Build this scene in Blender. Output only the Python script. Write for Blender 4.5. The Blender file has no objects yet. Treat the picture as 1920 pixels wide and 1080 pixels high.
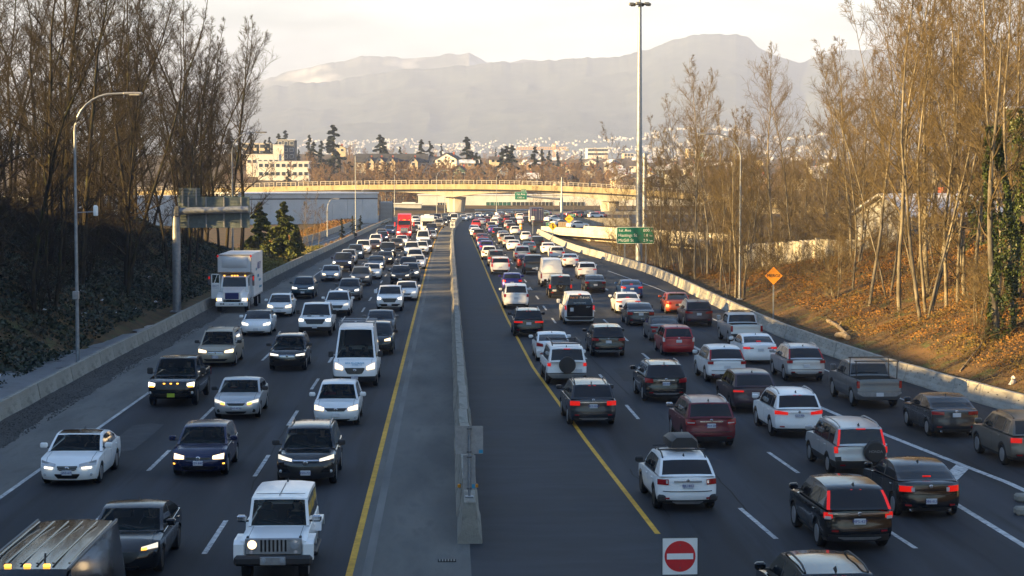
import bpy, bmesh, math, random
import numpy as np
from mathutils import Vector, Matrix
R = math.radians
sc = bpy.context.scene
col = sc.collection
rnd = random.Random(7)

# ------------------------------------------------------------------ camera, sky, sun, exposure
F_PX, HZ, VPX, CAM_H = 3500.0, 337.0, 840.0, 9.56
PITCH = math.atan((540 - HZ) / F_PX)
YAW = math.atan((960 - VPX) * math.cos(PITCH) / F_PX)
cam_d = bpy.data.cameras.new('camera')
cam_d.sensor_width = 36.0
cam_d.lens = F_PX / 1920 * 36
cam_d.clip_start = 0.5
cam_d.clip_end = 40000
cam = bpy.data.objects.new('camera', cam_d)
col.objects.link(cam)
cam.location = (0, 0, CAM_H)
cam.rotation_euler = (math.pi / 2 - PITCH, 0, -YAW)
sc.camera = cam
CM = cam.rotation_euler.to_matrix()

HAZE = 1.5e-4
SUN_AZ, SUN_EL = 20.0, 13.5        # degrees behind the perpendicular to the road (from the left); elevation
sun_to = Vector((-math.cos(R(SUN_AZ)) * math.cos(R(SUN_EL)), -math.sin(R(SUN_AZ)) * math.cos(R(SUN_EL)), math.sin(R(SUN_EL))))
world = bpy.data.worlds.new('World')
sc.world = world
world.use_nodes = True
wn, wl = world.node_tree.nodes, world.node_tree.links
bg = wn['Background']
sky = wn.new('ShaderNodeTexSky')
sky.sky_type = 'NISHITA'
sky.sun_disc = False
sky.sun_elevation = R(SUN_EL)
sky.sun_rotation = math.atan2(sun_to.x, sun_to.y) % (2 * math.pi)
sky.air_density = 1.5
sky.dust_density = 0.5
sky.ozone_density = 5.0
# thin bright evening cloud, thickest towards the horizon all the way round, blue overhead
tc = wn.new('ShaderNodeTexCoord')
sep = wn.new('ShaderNodeSeparateXYZ')
wl.new(tc.outputs['Generated'], sep.inputs[0])
mp = wn.new('ShaderNodeMapping')
mp.inputs['Scale'].default_value = (1.6, 1.6, 9.0)
wl.new(tc.outputs['Generated'], mp.inputs[0])
nz = wn.new('ShaderNodeTexNoise')
nz.inputs['Scale'].default_value = 2.6
nz.inputs['Detail'].default_value = 6
nz.inputs['Roughness'].default_value = 0.6
wl.new(mp.outputs[0], nz.inputs['Vector'])
el = wn.new('ShaderNodeMapRange')
el.inputs['From Min'].default_value = 0.02
el.inputs['From Max'].default_value = 0.20
el.inputs['To Min'].default_value = 0.95
el.inputs['To Max'].default_value = 0.0
wl.new(sep.outputs['Z'], el.inputs['Value'])
cr = wn.new('ShaderNodeValToRGB')
cr.color_ramp.elements[0].position = 0.40
cr.color_ramp.elements[0].color = (1.7, 1.6, 1.65, 1)
cr.color_ramp.elements[1].position = 0.58
cr.color_ramp.elements[1].color = (4.9, 4.55, 4.25, 1)
wl.new(nz.outputs['Fac'], cr.inputs['Fac'])
mx = wn.new('ShaderNodeMix')
mx.data_type = 'RGBA'
wl.new(el.outputs[0], mx.inputs['Factor'])
wl.new(sky.outputs[0], mx.inputs[6])
wl.new(cr.outputs[0], mx.inputs[7])
wl.new(mx.outputs[2], bg.inputs['Color'])
bg.inputs['Strength'].default_value = 0.053

sun_d = bpy.data.lights.new('sun', 'SUN')
sun_d.energy = 5.0
sun_d.angle = R(0.5)
sun_d.color = (1.0, 0.665, 0.255)
sun = bpy.data.objects.new('sun', sun_d)
col.objects.link(sun)
sun.rotation_euler = (-sun_to).to_track_quat('-Z', 'Y').to_euler()
sun.location = (-200, -80, 120)
sc.view_settings.view_transform = 'Standard'
sc.view_settings.look = 'None'
sc.view_settings.exposure = 2.7
sc.view_settings.gamma = 1.0
sc.view_settings.use_curve_mapping = False
sc.render.engine = 'CYCLES'
sc.cycles.use_denoising = True
sc.cycles.max_bounces = 6
sc.cycles.diffuse_bounces = 2
sc.cycles.glossy_bounces = 3
sc.cycles.transparent_max_bounces = 8
sc.cycles.volume_bounces = 0
sc.cycles.caustics_reflective = False
sc.cycles.caustics_refractive = False

# ------------------------------------------------------------------ helpers
def ray(px, py):
    d = CM @ Vector(((px - 960) / F_PX, (540 - py) / F_PX, -1))
    return d

def at(px, py, z=0.0):
    """point of the plane at height z seen at that pixel of the photograph"""
    d = ray(px, py)
    t = (z - CAM_H) / d.z
    return Vector((d.x * t, d.y * t, z))

def atY(px, py, Y):
    d = ray(px, py)
    t = Y / d.y
    return Vector((d.x * t, Y, CAM_H + d.z * t))

def proj(p):
    v = CM.transposed() @ (Vector(p) - Vector((0, 0, CAM_H)))
    return 960 + F_PX * v.x / -v.z, 540 - F_PX * v.y / -v.z

def tag(o, label=None, cat=None, group=None, kind=None):
    if label: o['label'] = label
    if cat: o['category'] = cat
    if group: o['group'] = group
    if kind: o['kind'] = kind
    return o

def empty(name, loc=(0, 0, 0), rz=0.0, label=None, cat=None, group=None):
    o = bpy.data.objects.new(name, None)
    o.empty_display_size = 0.3
    col.objects.link(o)
    o.location = loc
    o.rotation_euler = (0, 0, rz)
    return tag(o, label, cat, group)

def link(name, me, parent=None, loc=None, rot=None, scale=None):
    o = bpy.data.objects.new(name, me)
    col.objects.link(o)
    if parent is not None: o.parent = parent
    if loc is not None: o.location = loc
    if rot is not None: o.rotation_euler = rot
    if scale is not None: o.scale = scale
    return o

class MB:
    """collects faces of ONE mesh"""
    def __init__(s):
        s.v, s.f, s.m = [], [], []
    def add(s, vs, fs, mi=0):
        b = len(s.v)
        s.v += [tuple(p) for p in vs]
        s.f += [tuple(b + i for i in f) for f in fs]
        s.m += [mi] * len(fs)
        return s
    def box(s, c, d, mi=0, rz=0.0, taper=1.0):
        hx, hy, hz = d[0] / 2, d[1] / 2, d[2] / 2
        vs = []
        for k, z in enumerate((-hz, hz)):
            q = taper if k else 1.0
            for x, y in ((-hx, -hy), (hx, -hy), (hx, hy), (-hx, hy)):
                x, y = x * q, y * q
                vs.append((c[0] + x * math.cos(rz) - y * math.sin(rz), c[1] + x * math.sin(rz) + y * math.cos(rz), c[2] + z))
        return s.add(vs, [(3, 2, 1, 0), (4, 5, 6, 7), (0, 1, 5, 4), (1, 2, 6, 5), (2, 3, 7, 6), (3, 0, 4, 7)], mi)
    def rbox(s, c, d, r=0.03, mi=0):
        """box with chamfered edges"""
        hx, hy, hz = d[0] / 2, d[1] / 2, d[2] / 2
        r = min(r, hx * .9, hy * .9, hz * .9)
        vs, idx = [], {}
        for sx in (-1, 1):
            for sy in (-1, 1):
                for sz in (-1, 1):
                    for a in range(3):
                        p = [sx * (hx - r), sy * (hy - r), sz * (hz - r)]
                        p[a] += (sx, sy, sz)[a] * r
                        idx[(sx, sy, sz, a)] = len(vs)
                        vs.append((c[0] + p[0], c[1] + p[1], c[2] + p[2]))
        fs = []
        for a in range(3):
            b, e = (a + 1) % 3, (a + 2) % 3
            for sg in (-1, 1):
                q = []
                for sb, se in ((-1, -1), (1, -1), (1, 1), (-1, 1)):
                    k = [0, 0, 0]; k[a], k[b], k[e] = sg, sb, se
                    q.append(idx[(*k, a)])
                fs.append(tuple(q if sg > 0 else q[::-1]))
        for a in range(3):
            b, e = (a + 1) % 3, (a + 2) % 3
            for sb in (-1, 1):
                for se in (-1, 1):
                    k0 = [0, 0, 0]; k1 = [0, 0, 0]
                    k0[a], k0[b], k0[e] = -1, sb, se
                    k1[a], k1[b], k1[e] = 1, sb, se
                    fs.append((idx[(*k0, b)], idx[(*k1, b)], idx[(*k1, e)], idx[(*k0, e)]))
        for sx in (-1, 1):
            for sy in (-1, 1):
                for sz in (-1, 1):
                    fs.append(tuple(idx[(sx, sy, sz, a)] for a in range(3)))
        return s.add(vs, fs, mi)
    def tube(s, pts, rad, n=6, mi=0, caps=True):
        pts = [Vector(p) for p in pts]
        if not hasattr(rad, '__len__'): rad = [rad] * len(pts)
        vs, fs = [], []
        for i, p in enumerate(pts):
            d = (pts[min(i + 1, len(pts) - 1)] - pts[max(i - 1, 0)]).normalized()
            a = d.orthogonal() if abs(d.z) > .95 else d.cross(Vector((0, 0, 1)))
            a.normalize(); b = d.cross(a)
            for k in range(n):
                t = 2 * math.pi * k / n
                vs.append(p + (a * math.cos(t) + b * math.sin(t)) * rad[i])
        for i in range(len(pts) - 1):
            for k in range(n):
                k2 = (k + 1) % n
                fs.append((i * n + k, i * n + k2, (i + 1) * n + k2, (i + 1) * n + k))
        if caps:
            fs.append(tuple(range(n))[::-1])
            fs.append(tuple((len(pts) - 1) * n + k for k in range(n)))
        return s.add(vs, fs, mi)
    def lathe(s, prof, n=16, axis='z', c=(0, 0, 0), mi=0):
        """profile (r, h) spun round an axis through c"""
        vs, fs = [], []
        for r, h in prof:
            for k in range(n):
                t = 2 * math.pi * k / n
                a, b = r * math.cos(t), r * math.sin(t)
                p = {'z': (a, b, h), 'x': (h, a, b), 'y': (a, h, b)}[axis]
                vs.append((p[0] + c[0], p[1] + c[1], p[2] + c[2]))
        m = len(prof)
        for i in range(m - 1):
            for k in range(n):
                k2 = (k + 1) % n
                fs.append((i * n + k, i * n + k2, (i + 1) * n + k2, (i + 1) * n + k))
        if prof[0][0] > 1e-6: fs.append(tuple(range(n))[::-1])
        if prof[-1][0] > 1e-6: fs.append(tuple((m - 1) * n + k for k in range(n)))
        return s.add(vs, fs, mi)
    def extrude(s, poly, depth, fn, mi=0):
        """2-D polygon (a, b) -> fn(a, b, t), closed solid between t = 0 and depth"""
        n = len(poly)
        vs = [fn(a, b, 0) for a, b in poly] + [fn(a, b, depth) for a, b in poly]
        fs = [tuple(range(n)), tuple(range(2 * n - 1, n - 1, -1))]
        fs += [(i, n + i, n + (i + 1) % n, (i + 1) % n) for i in range(n)]
        return s.add(vs, fs, mi)
    def mesh(s, name, mats, smooth=None, fixn=False):
        me = bpy.data.meshes.new(name)
        me.from_pydata(s.v, [], s.f)
        for m in (mats if isinstance(mats, (list, tuple)) else [mats]): me.materials.append(m)
        if any(s.m): me.polygons.foreach_set('material_index', s.m)
        if fixn:
            bm = bmesh.new(); bm.from_mesh(me)
            bmesh.ops.recalc_face_normals(bm, faces=bm.faces)
            bm.to_mesh(me); bm.free()
        if smooth is not None:
            me.shade_smooth()
            me.set_sharp_from_angle(angle=R(smooth))
        me.update()
        return me
    def build(s, name, mats, parent=None, smooth=None, loc=None, rot=None, fixn=False):
        return link(name, s.mesh(name, mats, smooth, fixn), parent, loc, rot)

def np_mesh(name, v, f, mats, nside=None, mi=None):
    """fast mesh from arrays: v (n,3), f (m,k)"""
    me = bpy.data.meshes.new(name)
    v = np.asarray(v, np.float32); f = np.asarray(f, np.int32)
    k = f.shape[1]
    me.vertices.add(len(v)); me.vertices.foreach_set('co', v.ravel())
    me.loops.add(f.size); me.loops.foreach_set('vertex_index', f.ravel())
    me.polygons.add(len(f))
    me.polygons.foreach_set('loop_start', np.arange(0, f.size, k, dtype=np.int32))
    me.polygons.foreach_set('loop_total', np.full(len(f), k, np.int32))
    for m in (mats if isinstance(mats, (list, tuple)) else [mats]): me.materials.append(m)
    if mi is not None: me.polygons.foreach_set('material_index', np.asarray(mi, np.int32))
    me.update(calc_edges=True)
    return me

_hr = np.random.RandomState(3).rand(256, 256)
def vnoise(x, y):
    """smooth value noise on arrays"""
    x = np.asarray(x, float); y = np.asarray(y, float)
    xi = np.floor(x).astype(int); yi = np.floor(y).astype(int)
    fx = x - xi; fy = y - yi
    fx = fx * fx * (3 - 2 * fx); fy = fy * fy * (3 - 2 * fy)
    g = lambda a, b: _hr[a % 256, b % 256]
    return (g(xi, yi) * (1 - fx) + g(xi + 1, yi) * fx) * (1 - fy) + (g(xi, yi + 1) * (1 - fx) + g(xi + 1, yi + 1) * fx) * fy
def fbm(x, y, o=4):
    t = 0; a = .5
    for i in range(o):
        t = t + a * vnoise(x * 2 ** i + 17 * i, y * 2 ** i + 5 * i); a *= .5
    return t

_fontc = {}
def text_mesh(s, size, mat, align='CENTER', depth=0.004):
    key = (s, size, mat.name, align, depth)
    if key in _fontc: return _fontc[key]
    cu = bpy.data.curves.new('lettering', 'FONT')
    cu.body = s; cu.size = size; cu.align_x = align; cu.align_y = 'CENTER'
    cu.extrude = depth; cu.resolution_u = 3
    o = bpy.data.objects.new('lettering', cu)
    col.objects.link(o)
    dg = bpy.context.evaluated_depsgraph_get()
    me = bpy.data.meshes.new_from_object(o.evaluated_get(dg))
    bpy.data.objects.remove(o)
    me.materials.clear(); me.materials.append(mat)
    _fontc[key] = me
    return me

def lettering(s, size, mat, parent, loc, rz=0.0, align='CENTER', name='lettering', tilt=math.pi / 2):
    """upright text whose face looks towards -Y of the parent"""
    return link(name, text_mesh(s, size, mat, align), parent, loc, (tilt, 0, rz))

# ------------------------------------------------------------------ materials
MATS = {}
def mat(name, color, rough=.6, metal=0.0, emit=None, estr=0.0, coat=0.0, spec=None, alpha=None):
    if spec is None and rough >= .7: spec = .2
    m = bpy.data.materials.new(name); m.use_nodes = True
    b = m.node_tree.nodes['Principled BSDF']
    b.inputs['Base Color'].default_value = (*color, 1)
    b.inputs['Roughness'].default_value = rough
    b.inputs['Metallic'].default_value = metal
    if coat: b.inputs['Coat Weight'].default_value = coat; b.inputs['Coat Roughness'].default_value = .04
    if spec is not None: b.inputs['Specular IOR Level'].default_value = spec
    if emit: b.inputs['Emission Color'].default_value = (*emit, 1); b.inputs['Emission Strength'].default_value = estr
    MATS[name] = m
    return m

def noisy(name, c0, c1, scale=3.0, rough=.85, detail=5, lo=.35, hi=.65, bump=0.0, bscale=None, stretch=None, c2=None, s2=40.0, f2=.3, rvar=0.0, metal=0.0, objcoord=True):
    """two colours mixed by noise, a second finer noise, optional bump"""
    m = mat(name, c0, rough, metal)
    nt = m.node_tree; n, l = nt.nodes, nt.links
    b = n['Principled BSDF']
    tcn = n.new('ShaderNodeTexCoord')
    src = tcn.outputs['Object']
    if stretch:
        mpn = n.new('ShaderNodeMapping'); mpn.inputs['Scale'].default_value = stretch
        l.new(src, mpn.inputs[0]); src = mpn.outputs[0]
    t = n.new('ShaderNodeTexNoise'); t.inputs['Scale'].default_value = scale; t.inputs['Detail'].default_value = detail
    t.inputs['Roughness'].default_value = .62
    l.new(src, t.inputs['Vector'])
    r = n.new('ShaderNodeValToRGB')
    r.color_ramp.elements[0].position = lo; r.color_ramp.elements[0].color = (*c0, 1)
    r.color_ramp.elements[1].position = hi; r.color_ramp.elements[1].color = (*c1, 1)
    l.new(t.outputs['Fac'], r.inputs['Fac'])
    outc = r.outputs[0]
    if c2:
        t2 = n.new('ShaderNodeTexNoise'); t2.inputs['Scale'].default_value = s2; t2.inputs['Detail'].default_value = 4
        l.new(src, t2.inputs['Vector'])
        mr = n.new('ShaderNodeMapRange'); mr.inputs['From Min'].default_value = .52; mr.inputs['From Max'].default_value = .68
        mr.inputs['To Max'].default_value = f2
        l.new(t2.outputs['Fac'], mr.inputs['Value'])
        mm = n.new('ShaderNodeMix'); mm.data_type = 'RGBA'
        l.new(mr.outputs[0], mm.inputs['Factor']); l.new(outc, mm.inputs[6]); mm.inputs[7].default_value = (*c2, 1)
        outc = mm.outputs[2]
    l.new(outc, b.inputs['Base Color'])
    if rvar:
        mr = n.new('ShaderNodeMapRange'); mr.inputs['To Min'].default_value = rough - rvar; mr.inputs['To Max'].default_value = rough + rvar
        l.new(t.outputs['Fac'], mr.inputs['Value']); l.new(mr.outputs[0], b.inputs['Roughness'])
    if bump:
        t3 = n.new('ShaderNodeTexNoise'); t3.inputs['Scale'].default_value = bscale or scale * 8; t3.inputs['Detail'].default_value = 4
        l.new(src, t3.inputs['Vector'])
        bp = n.new('ShaderNodeBump'); bp.inputs['Strength'].default_value = bump; bp.inputs['Distance'].default_value = .05
        l.new(t3.outputs['Fac'], bp.inputs['Height']); l.new(bp.outputs[0], b.inputs['Normal'])
    return m

CONC = noisy('concrete', (.26, .25, .225), (.36, .345, .31), 1.1, .88, c2=(.15, .14, .125), s2=6, f2=.55, bump=.25, bscale=25)
CONC_OLD = noisy('weathered_concrete', (.20, .19, .165), (.30, .285, .25), .9, .9, c2=(.10, .095, .08), s2=3.2, f2=.6, bump=.3, bscale=22)
CONC_BRIDGE = noisy('bridge_concrete', (.42, .39, .33), (.52, .485, .41), .35, .85, c2=(.30, .27, .22), s2=1.5, f2=.5, stretch=(1, 1, .35))
CONC_PARAPET = noisy('bridge_parapet_concrete', (.34, .27, .15), (.44, .36, .21), .4, .88, c2=(.20, .16, .09), s2=1.3, f2=.7, stretch=(1, 1, .25))
STEEL = noisy('galvanised_steel', (.20, .215, .24), (.29, .31, .335), 4, .45, metal=.55)
STEEL_DK = mat('dark_steel', (.10, .105, .115), .5, .4)
ALU = noisy('sheet_aluminium', (.26, .26, .27), (.34, .34, .345), 8, .45, metal=.5, rvar=.1)
GREENBACK = noisy('sign_back_aluminium', (.12, .15, .15), (.17, .20, .20), 3, .5, metal=.3)
GREEN = noisy('sign_green', (.0, .13, .075), (.002, .155, .09), 1.5, .5)
WHITE = mat('white_paint_plain', (.78, .78, .76), .5)
YELLOWS = mat('sign_yellow', (.72, .42, .02), .5)
ORANGES = mat('sign_orange', (.80, .30, .015), .5)
BLACKS = mat('sign_black', (.015, .015, .015), .5)
REDS = noisy('sign_red', (.52, .012, .018), (.60, .016, .022), 3, .5)
BLUES = mat('sticker_blue', (.02, .25, .42), .5)
AMBER = mat('amber_reflector', (.75, .28, .01), .35)
BARK_L = noisy('shaded_mossy_bark', (.018, .015, .011), (.04, .033, .021), 3, .95, c2=(.038, .042, .013), s2=2.2, f2=.8, stretch=(1, 1, .35))  # moss-flecked bark, its colour darkened for the left wood's shade
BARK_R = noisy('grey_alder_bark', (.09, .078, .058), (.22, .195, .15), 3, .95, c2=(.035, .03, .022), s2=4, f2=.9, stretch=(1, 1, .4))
TWIG_L = noisy('shaded_twig', (.020, .016, .010), (.038, .030, .018), 1.5, .95)  # twig colour lowered to stand for shade in the left wood
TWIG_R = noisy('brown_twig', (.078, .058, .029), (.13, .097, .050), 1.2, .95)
# ------------------------------------------------------------------ alignment of the motorway (lateral X by distance Y)
def path(pxs):
    return [at(x, y) for x, y in pxs]
def xy(pts):
    return np.array([p.y for p in pts]), np.array([p.x for p in pts])
LB = path([(0, 804), (172, 706), (293, 641), (397, 583), (500, 532), (560, 501), (640, 462), (700, 432), (745, 413), (775, 409.5), (830, 406.5), (900, 404.5), (980, 403.2), (1140, 402.4), (1330, 402)])
LB = [Vector((LB[0].x, 15, 0))] + LB
MBp = [Vector((.55, 48.6, 0)), Vector((.55, 200, 0)), Vector((.6, 270, 0))] + path([(849, 440), (854, 425), (866, 414), (893, 408.5), (945, 405.6), (1010, 404.6)])
RB = path([(1917, 780), (1688, 713), (1551, 666), (1446, 625), (1340, 574), (1227, 518), (1160, 495), (1067, 467), (1005, 437)])
RB = [Vector((RB[0].x + 3.2, 52, 0))] + RB
lbY, lbX = xy(LB); rbY, rbX = xy(RB); mbY, mbX = xy(MBp)
xl = lambda Y: np.interp(Y, lbY, lbX)
xr = lambda Y: np.interp(Y, np.append(rbY, [360, 420, 470, 515]), np.append(rbX, [22, 45, 80, 110]))
xm = lambda Y: np.interp(Y, mbY, mbX)
ryY, ryX = xy(path([(1240, 1010), (1105, 835), (1000, 690), (950, 596), (925, 540), (900, 480), (885, 446), (879, 430), (890, 417)]))
ry = lambda Y: np.interp(Y, np.append([20], ryY), np.append([6.9], ryX))

def dir_at(Y, side):
    """heading of the road (unit vector pointing away from the camera)"""
    f = (lambda q: ry(q)) if side == 'R' else (lambda q: xm(q) if q > 270 else 0.55)
    dx = float(f(Y + 8) - f(Y - 8)) / 16
    return Vector((dx, 1, 0)).normalized()

# ------------------------------------------------------------------ ground
def ground_z(X, Y):
    X = np.asarray(X, float); Y = np.asarray(Y, float)
    L, Rr = xl(Y), xr(Y)
    u = L - X; w = X - Rr
    n = fbm(X * .11 + 40, Y * .11) - .47
    n2 = fbm(X * .45, Y * .45 + 9) - .47
    near = np.clip((218 - Y) / 45, 0, 1); near = near * near * (3 - 2 * near)
    dw = 4.0 + 1.2 * np.sin(Y * .09) + 1.6 * np.clip((Y - 128) / -30, -1, 0) + 2.4 * np.clip((Y - 132) / 12, -1.0, 0) * 0
    cap = np.interp(Y, [92, 112, 140, 180, 218], [22.0, 11.5, 8.5, 5.0, 3.0])  # near bank raised, out of view, to keep the sun off the road
    bank = np.minimum(np.clip(.55 * (u - dw), 0, 40), cap) + np.clip(u - 8, 0, 1) * (n * 1.6 + n2 * .5)
    bank = np.minimum(bank, cap + .5 + n)
    low = np.clip(.18 * (u - .8), 0, 1.0) + np.clip(u / 6, 0, 1) * n * .5
    low = np.where(Y > 235, low * np.clip((262 - Y) / 27, 0, 1), low)
    zl = near * bank + (1 - near) * low
    nr = np.clip((204 - Y) / 64, 0, 1); nr = nr * nr * (3 - 2 * nr)
    zr = nr * (np.clip(.34 * (w - 1.6), 0, 7) + np.clip(w / 4, 0, 1) * (n * 1.3 + n2 * .45)) + (1 - nr) * (np.clip(w / 5, 0, 1) * (n * .5 - .6))
    z = np.where(u > 0, zl, np.where(w > 0, zr, -.06))
    z = np.where((u > 0) & (u < 5), np.where(z < .02, -.05, z), z)
    far = np.interp(Y, [540, 640, 800, 1100, 1500, 2300, 4000, 7000, 9500], [0, 2.0, 6.5, 15, 26, 33, 20, 15, 15])
    hill = np.exp(-((X + 150) / 130) ** 2) * np.interp(Y, [560, 900, 1300, 2200], [0, 9, 6, 0])
    far = far + hill + np.clip((Y - 600) / 500, 0, 1) * n * 3
    return np.where(Y > 540, far, z)

def gz(X, Y): return float(ground_z(X, Y))

xs = np.concatenate([-np.geomspace(6500, 75, 42), np.arange(-70, 70.1, 1.0), np.geomspace(75, 6500, 42)])
ys = np.concatenate([-np.geomspace(640, 60, 16), np.arange(-40, 20, 10.0), np.arange(20, 262, 2.0), np.arange(262, 600, 7.0), np.geomspace(600, 9300, 60)])
gx, gy = np.meshgrid(xs, ys)
gzv = ground_z(gx, gy)
nx, ny = len(xs), len(ys)
ii = np.arange(nx * ny).reshape(ny, nx)
gf = np.stack([ii[:-1, :-1], ii[:-1, 1:], ii[1:, 1:], ii[1:, :-1]], -1).reshape(-1, 4)
GROUND = noisy('earth_and_leaf_litter', (.042, .030, .016), (.125, .072, .030), .35, .95, c2=(.06, .075, .025), s2=.9, f2=.85, bump=.5, bscale=3)
ground = link('ground', np_mesh('ground', np.stack([gx, gy, gzv], -1).reshape(-1, 3), gf, GROUND))
ground.data.shade_smooth()
tag(ground, kind='structure')

# ------------------------------------------------------------------ road sheets and paint
ASPH = noisy('asphalt', (.014, .0165, .022), (.036, .040, .049), .62, .78, c2=(.013, .014, .016), s2=1.9, f2=.75, bump=.25, bscale=60, stretch=(1, .05, 1), rvar=.12)
ASPH_OLD = noisy('worn_shoulder_asphalt', (.092, .092, .090), (.15, .147, .138), .6, .85, c2=(.07, .068, .064), s2=2.4, f2=.6, bump=.25, bscale=50, stretch=(1, .22, 1))
CONC_PAVE = noisy('worn_concrete_pavement', (.084, .085, .083), (.145, .142, .132), .6, .85, c2=(.085, .085, .083), s2=2.4, f2=.6, bump=.25, bscale=50, stretch=(1, .22, 1))
ASPH_DK = noisy('banded_shoulder_asphalt', (.015, .018, .024), (.042, .046, .054), .75, .75, c2=(.020, .022, .026), s2=1.1, f2=.5, bump=.2, bscale=50, stretch=(.35, 1, 1), rvar=.16)  # dark asphalt, tone and roughness banded across the shoulder
_n, _l = ASPH.node_tree.nodes, ASPH.node_tree.links
_wv = _n.new('ShaderNodeTexWave'); _wv.wave_type = 'BANDS'; _wv.bands_direction = 'X'
_wv.inputs['Scale'].default_value = .0858; _wv.inputs['Distortion'].default_value = 1.2; _wv.inputs['Detail'].default_value = 3; _wv.inputs['Detail Scale'].default_value = 3; _wv.inputs['Phase Offset'].default_value = 1.1
_tc = _n.new('ShaderNodeTexCoord'); _mpw = _n.new('ShaderNodeMapping'); _mpw.inputs['Scale'].default_value = (1, .05, 1)
_l.new(_tc.outputs['Object'], _mpw.inputs[0]); _l.new(_mpw.outputs[0], _wv.inputs['Vector'])
_b = _n['Principled BSDF']; _src = _b.inputs['Base Color'].links[0].from_socket
_mr = _n.new('ShaderNodeMapRange'); _mr.inputs['From Max'].default_value = .7; _mr.inputs['To Min'].default_value = .66; _mr.inputs['To Max'].default_value = 1.12
_l.new(_wv.outputs['Fac'], _mr.inputs['Value'])
_mu = _n.new('ShaderNodeMix'); _mu.data_type = 'RGBA'; _mu.blend_type = 'MULTIPLY'; _mu.inputs['Factor'].default_value = 1
_l.new(_src, _mu.inputs[6]); _l.new(_mr.outputs[0], _mu.inputs[7]); _l.new(_mu.outputs[2], _b.inputs['Base Color'])
W_PAINT = noisy('road_paint_white', (.34, .35, .36), (.58, .58, .57), 2.2, .75, c2=(.08, .08, .085), s2=7, f2=.85)
Y_PAINT = noisy('road_paint_yellow', (.50, .27, .022), (.66, .37, .035), 1.4, .7, c2=(.20, .13, .04), s2=5, f2=.5)

def sheet(name, fl, fr, Ys, z, m, parent=None):
    v, f = [], []
    n = 7
    for Y in Ys:
        a, b = float(fl(Y)), float(fr(Y))
        for k in range(n): v.append((a + (b - a) * k / (n - 1), Y, z))
    for i in range(len(Ys) - 1):
        for k in range(n - 1): f.append((i * n + k, i * n + k + 1, (i + 1) * n + k + 1, (i + 1) * n + k))
    o = link(name, np_mesh(name, v, f, m), parent)
    return o

YS = np.concatenate([np.arange(-620, 8, 30.0), np.arange(8, 300, 4.0), np.arange(300, 516, 2.0)])
road = sheet('road', lambda Y: xl(Y) - .1, lambda Y: xr(Y) + .15, YS, 0.0, ASPH)
tag(road, kind='structure')
lf = lambda Y: np.interp(Y, [0, 200, 300, 440, 515], [-13.55, -13.35, -12.3, -9.3, 12.0]) if True else 0
lf = lambda Y: max(float(np.interp(Y, [0, 200, 300, 400], [-13.55, -13.35, -12.4, -10.6])), float(xl(Y)) + 2.2)
ly = lambda Y: float(xm(Y)) - float(np.interp(Y, [0, 200, 400], [2.98, 2.9, 2.6]))
sh = sheet('median_shoulder', ly, lambda Y: float(xm(Y)), np.concatenate([np.arange(8, 300, 4.0), np.arange(300, 500, 2.0)]), .004, CONC_PAVE)
tag(sh, kind='structure')
sh2 = sheet('outer_shoulder', lambda Y: float(xl(Y)) - .05, lf, np.concatenate([np.arange(8, 300, 4.0), np.arange(300, 470, 2.0)]), .004, ASPH_OLD)
tag(sh2, kind='structure')
sh3 = sheet('inner_shoulder', lambda Y: float(xm(Y)), lambda Y: float(ry(Y)), np.concatenate([np.arange(8, 300, 4.0), np.arange(300, 420, 2.0)]), .004, ASPH_DK)
tag(sh3, kind='structure')

def stripe(name, fx, Y0, Y1, w, m, z=.010, step=3.0, parent=road):
    Ys = np.arange(Y0, Y1 + .01, (Y1 - Y0) / max(1, round((Y1 - Y0) / step)))
    v, f = [], []
    for Y in Ys:
        x = float(fx(Y)); v += [(x - w / 2, Y, z), (x + w / 2, Y, z)]
    for i in range(len(Ys) - 1): f.append((2 * i, 2 * i + 1, 2 * i + 3, 2 * i + 2))
    return link(name, np_mesh(name, v, f, m), parent)

stripe('yellow_edge_line', ly, 20, 470, .17, Y_PAINT)
GHOST = noisy('ground_off_line', (.11, .11, .108), (.18, .18, .172), .9, .85, lo=.3, hi=.7, stretch=(1, .2, 1))
stripe('ground_off_line', lambda Y: ly(Y) + .42, 20, 330, .22, GHOST, z=.008)
PATCH = noisy('asphalt_patch', (.018, .019, .022), (.03, .031, .034), 1.5, .8)
PALE = noisy('pale_asphalt_patch', (.034, .036, .041), (.050, .052, .057), 1.5, .8)
_q = random.Random(12)
for X0, Y0, w_, l_, m_ in ((-4.4, 74, 1.6, 9, PATCH), (-8.1, 96, 2.2, 5, PATCH), (-11.7, 66, 1.2, 7, PALE), (9.2, 88, 1.8, 6, PATCH), (12.4, 70, 1.3, 8, PALE), (6.2, 115, 1.6, 7, PATCH), (17.4, 86, 1.5, 6, PATCH)):
    pts = [(X0 + w_ * (-.5 + _q.uniform(0, .12)), Y0), (X0 + w_ * .1, Y0 - _q.uniform(.1, .4)), (X0 + w_ * (.5 - _q.uniform(0, .1)), Y0), (X0 + w_ * .52, Y0 + l_ * .5), (X0 + w_ * .48, Y0 + l_), (X0, Y0 + l_ + _q.uniform(.1, .5)), (X0 - w_ * .5, Y0 + l_ * .96), (X0 - w_ * .47, Y0 + l_ * .4)]
    MB().add([(x, y, .0065) for x, y in pts], [tuple(range(8))]).build('road_patch', m_, road)
stripe('yellow_edge_line', ry, 49.8, 410, .15, Y_PAINT)
stripe('white_edge_line', lf, 20, 430, .15, W_PAINT)
l12 = lambda Y: -6.25 + float(xm(Y)) - .55
l23 = lambda Y: -9.9 + (float(xm(Y)) - .55) + float(np.interp(Y, [0, 200, 400], [0, .1, .5]))
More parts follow.
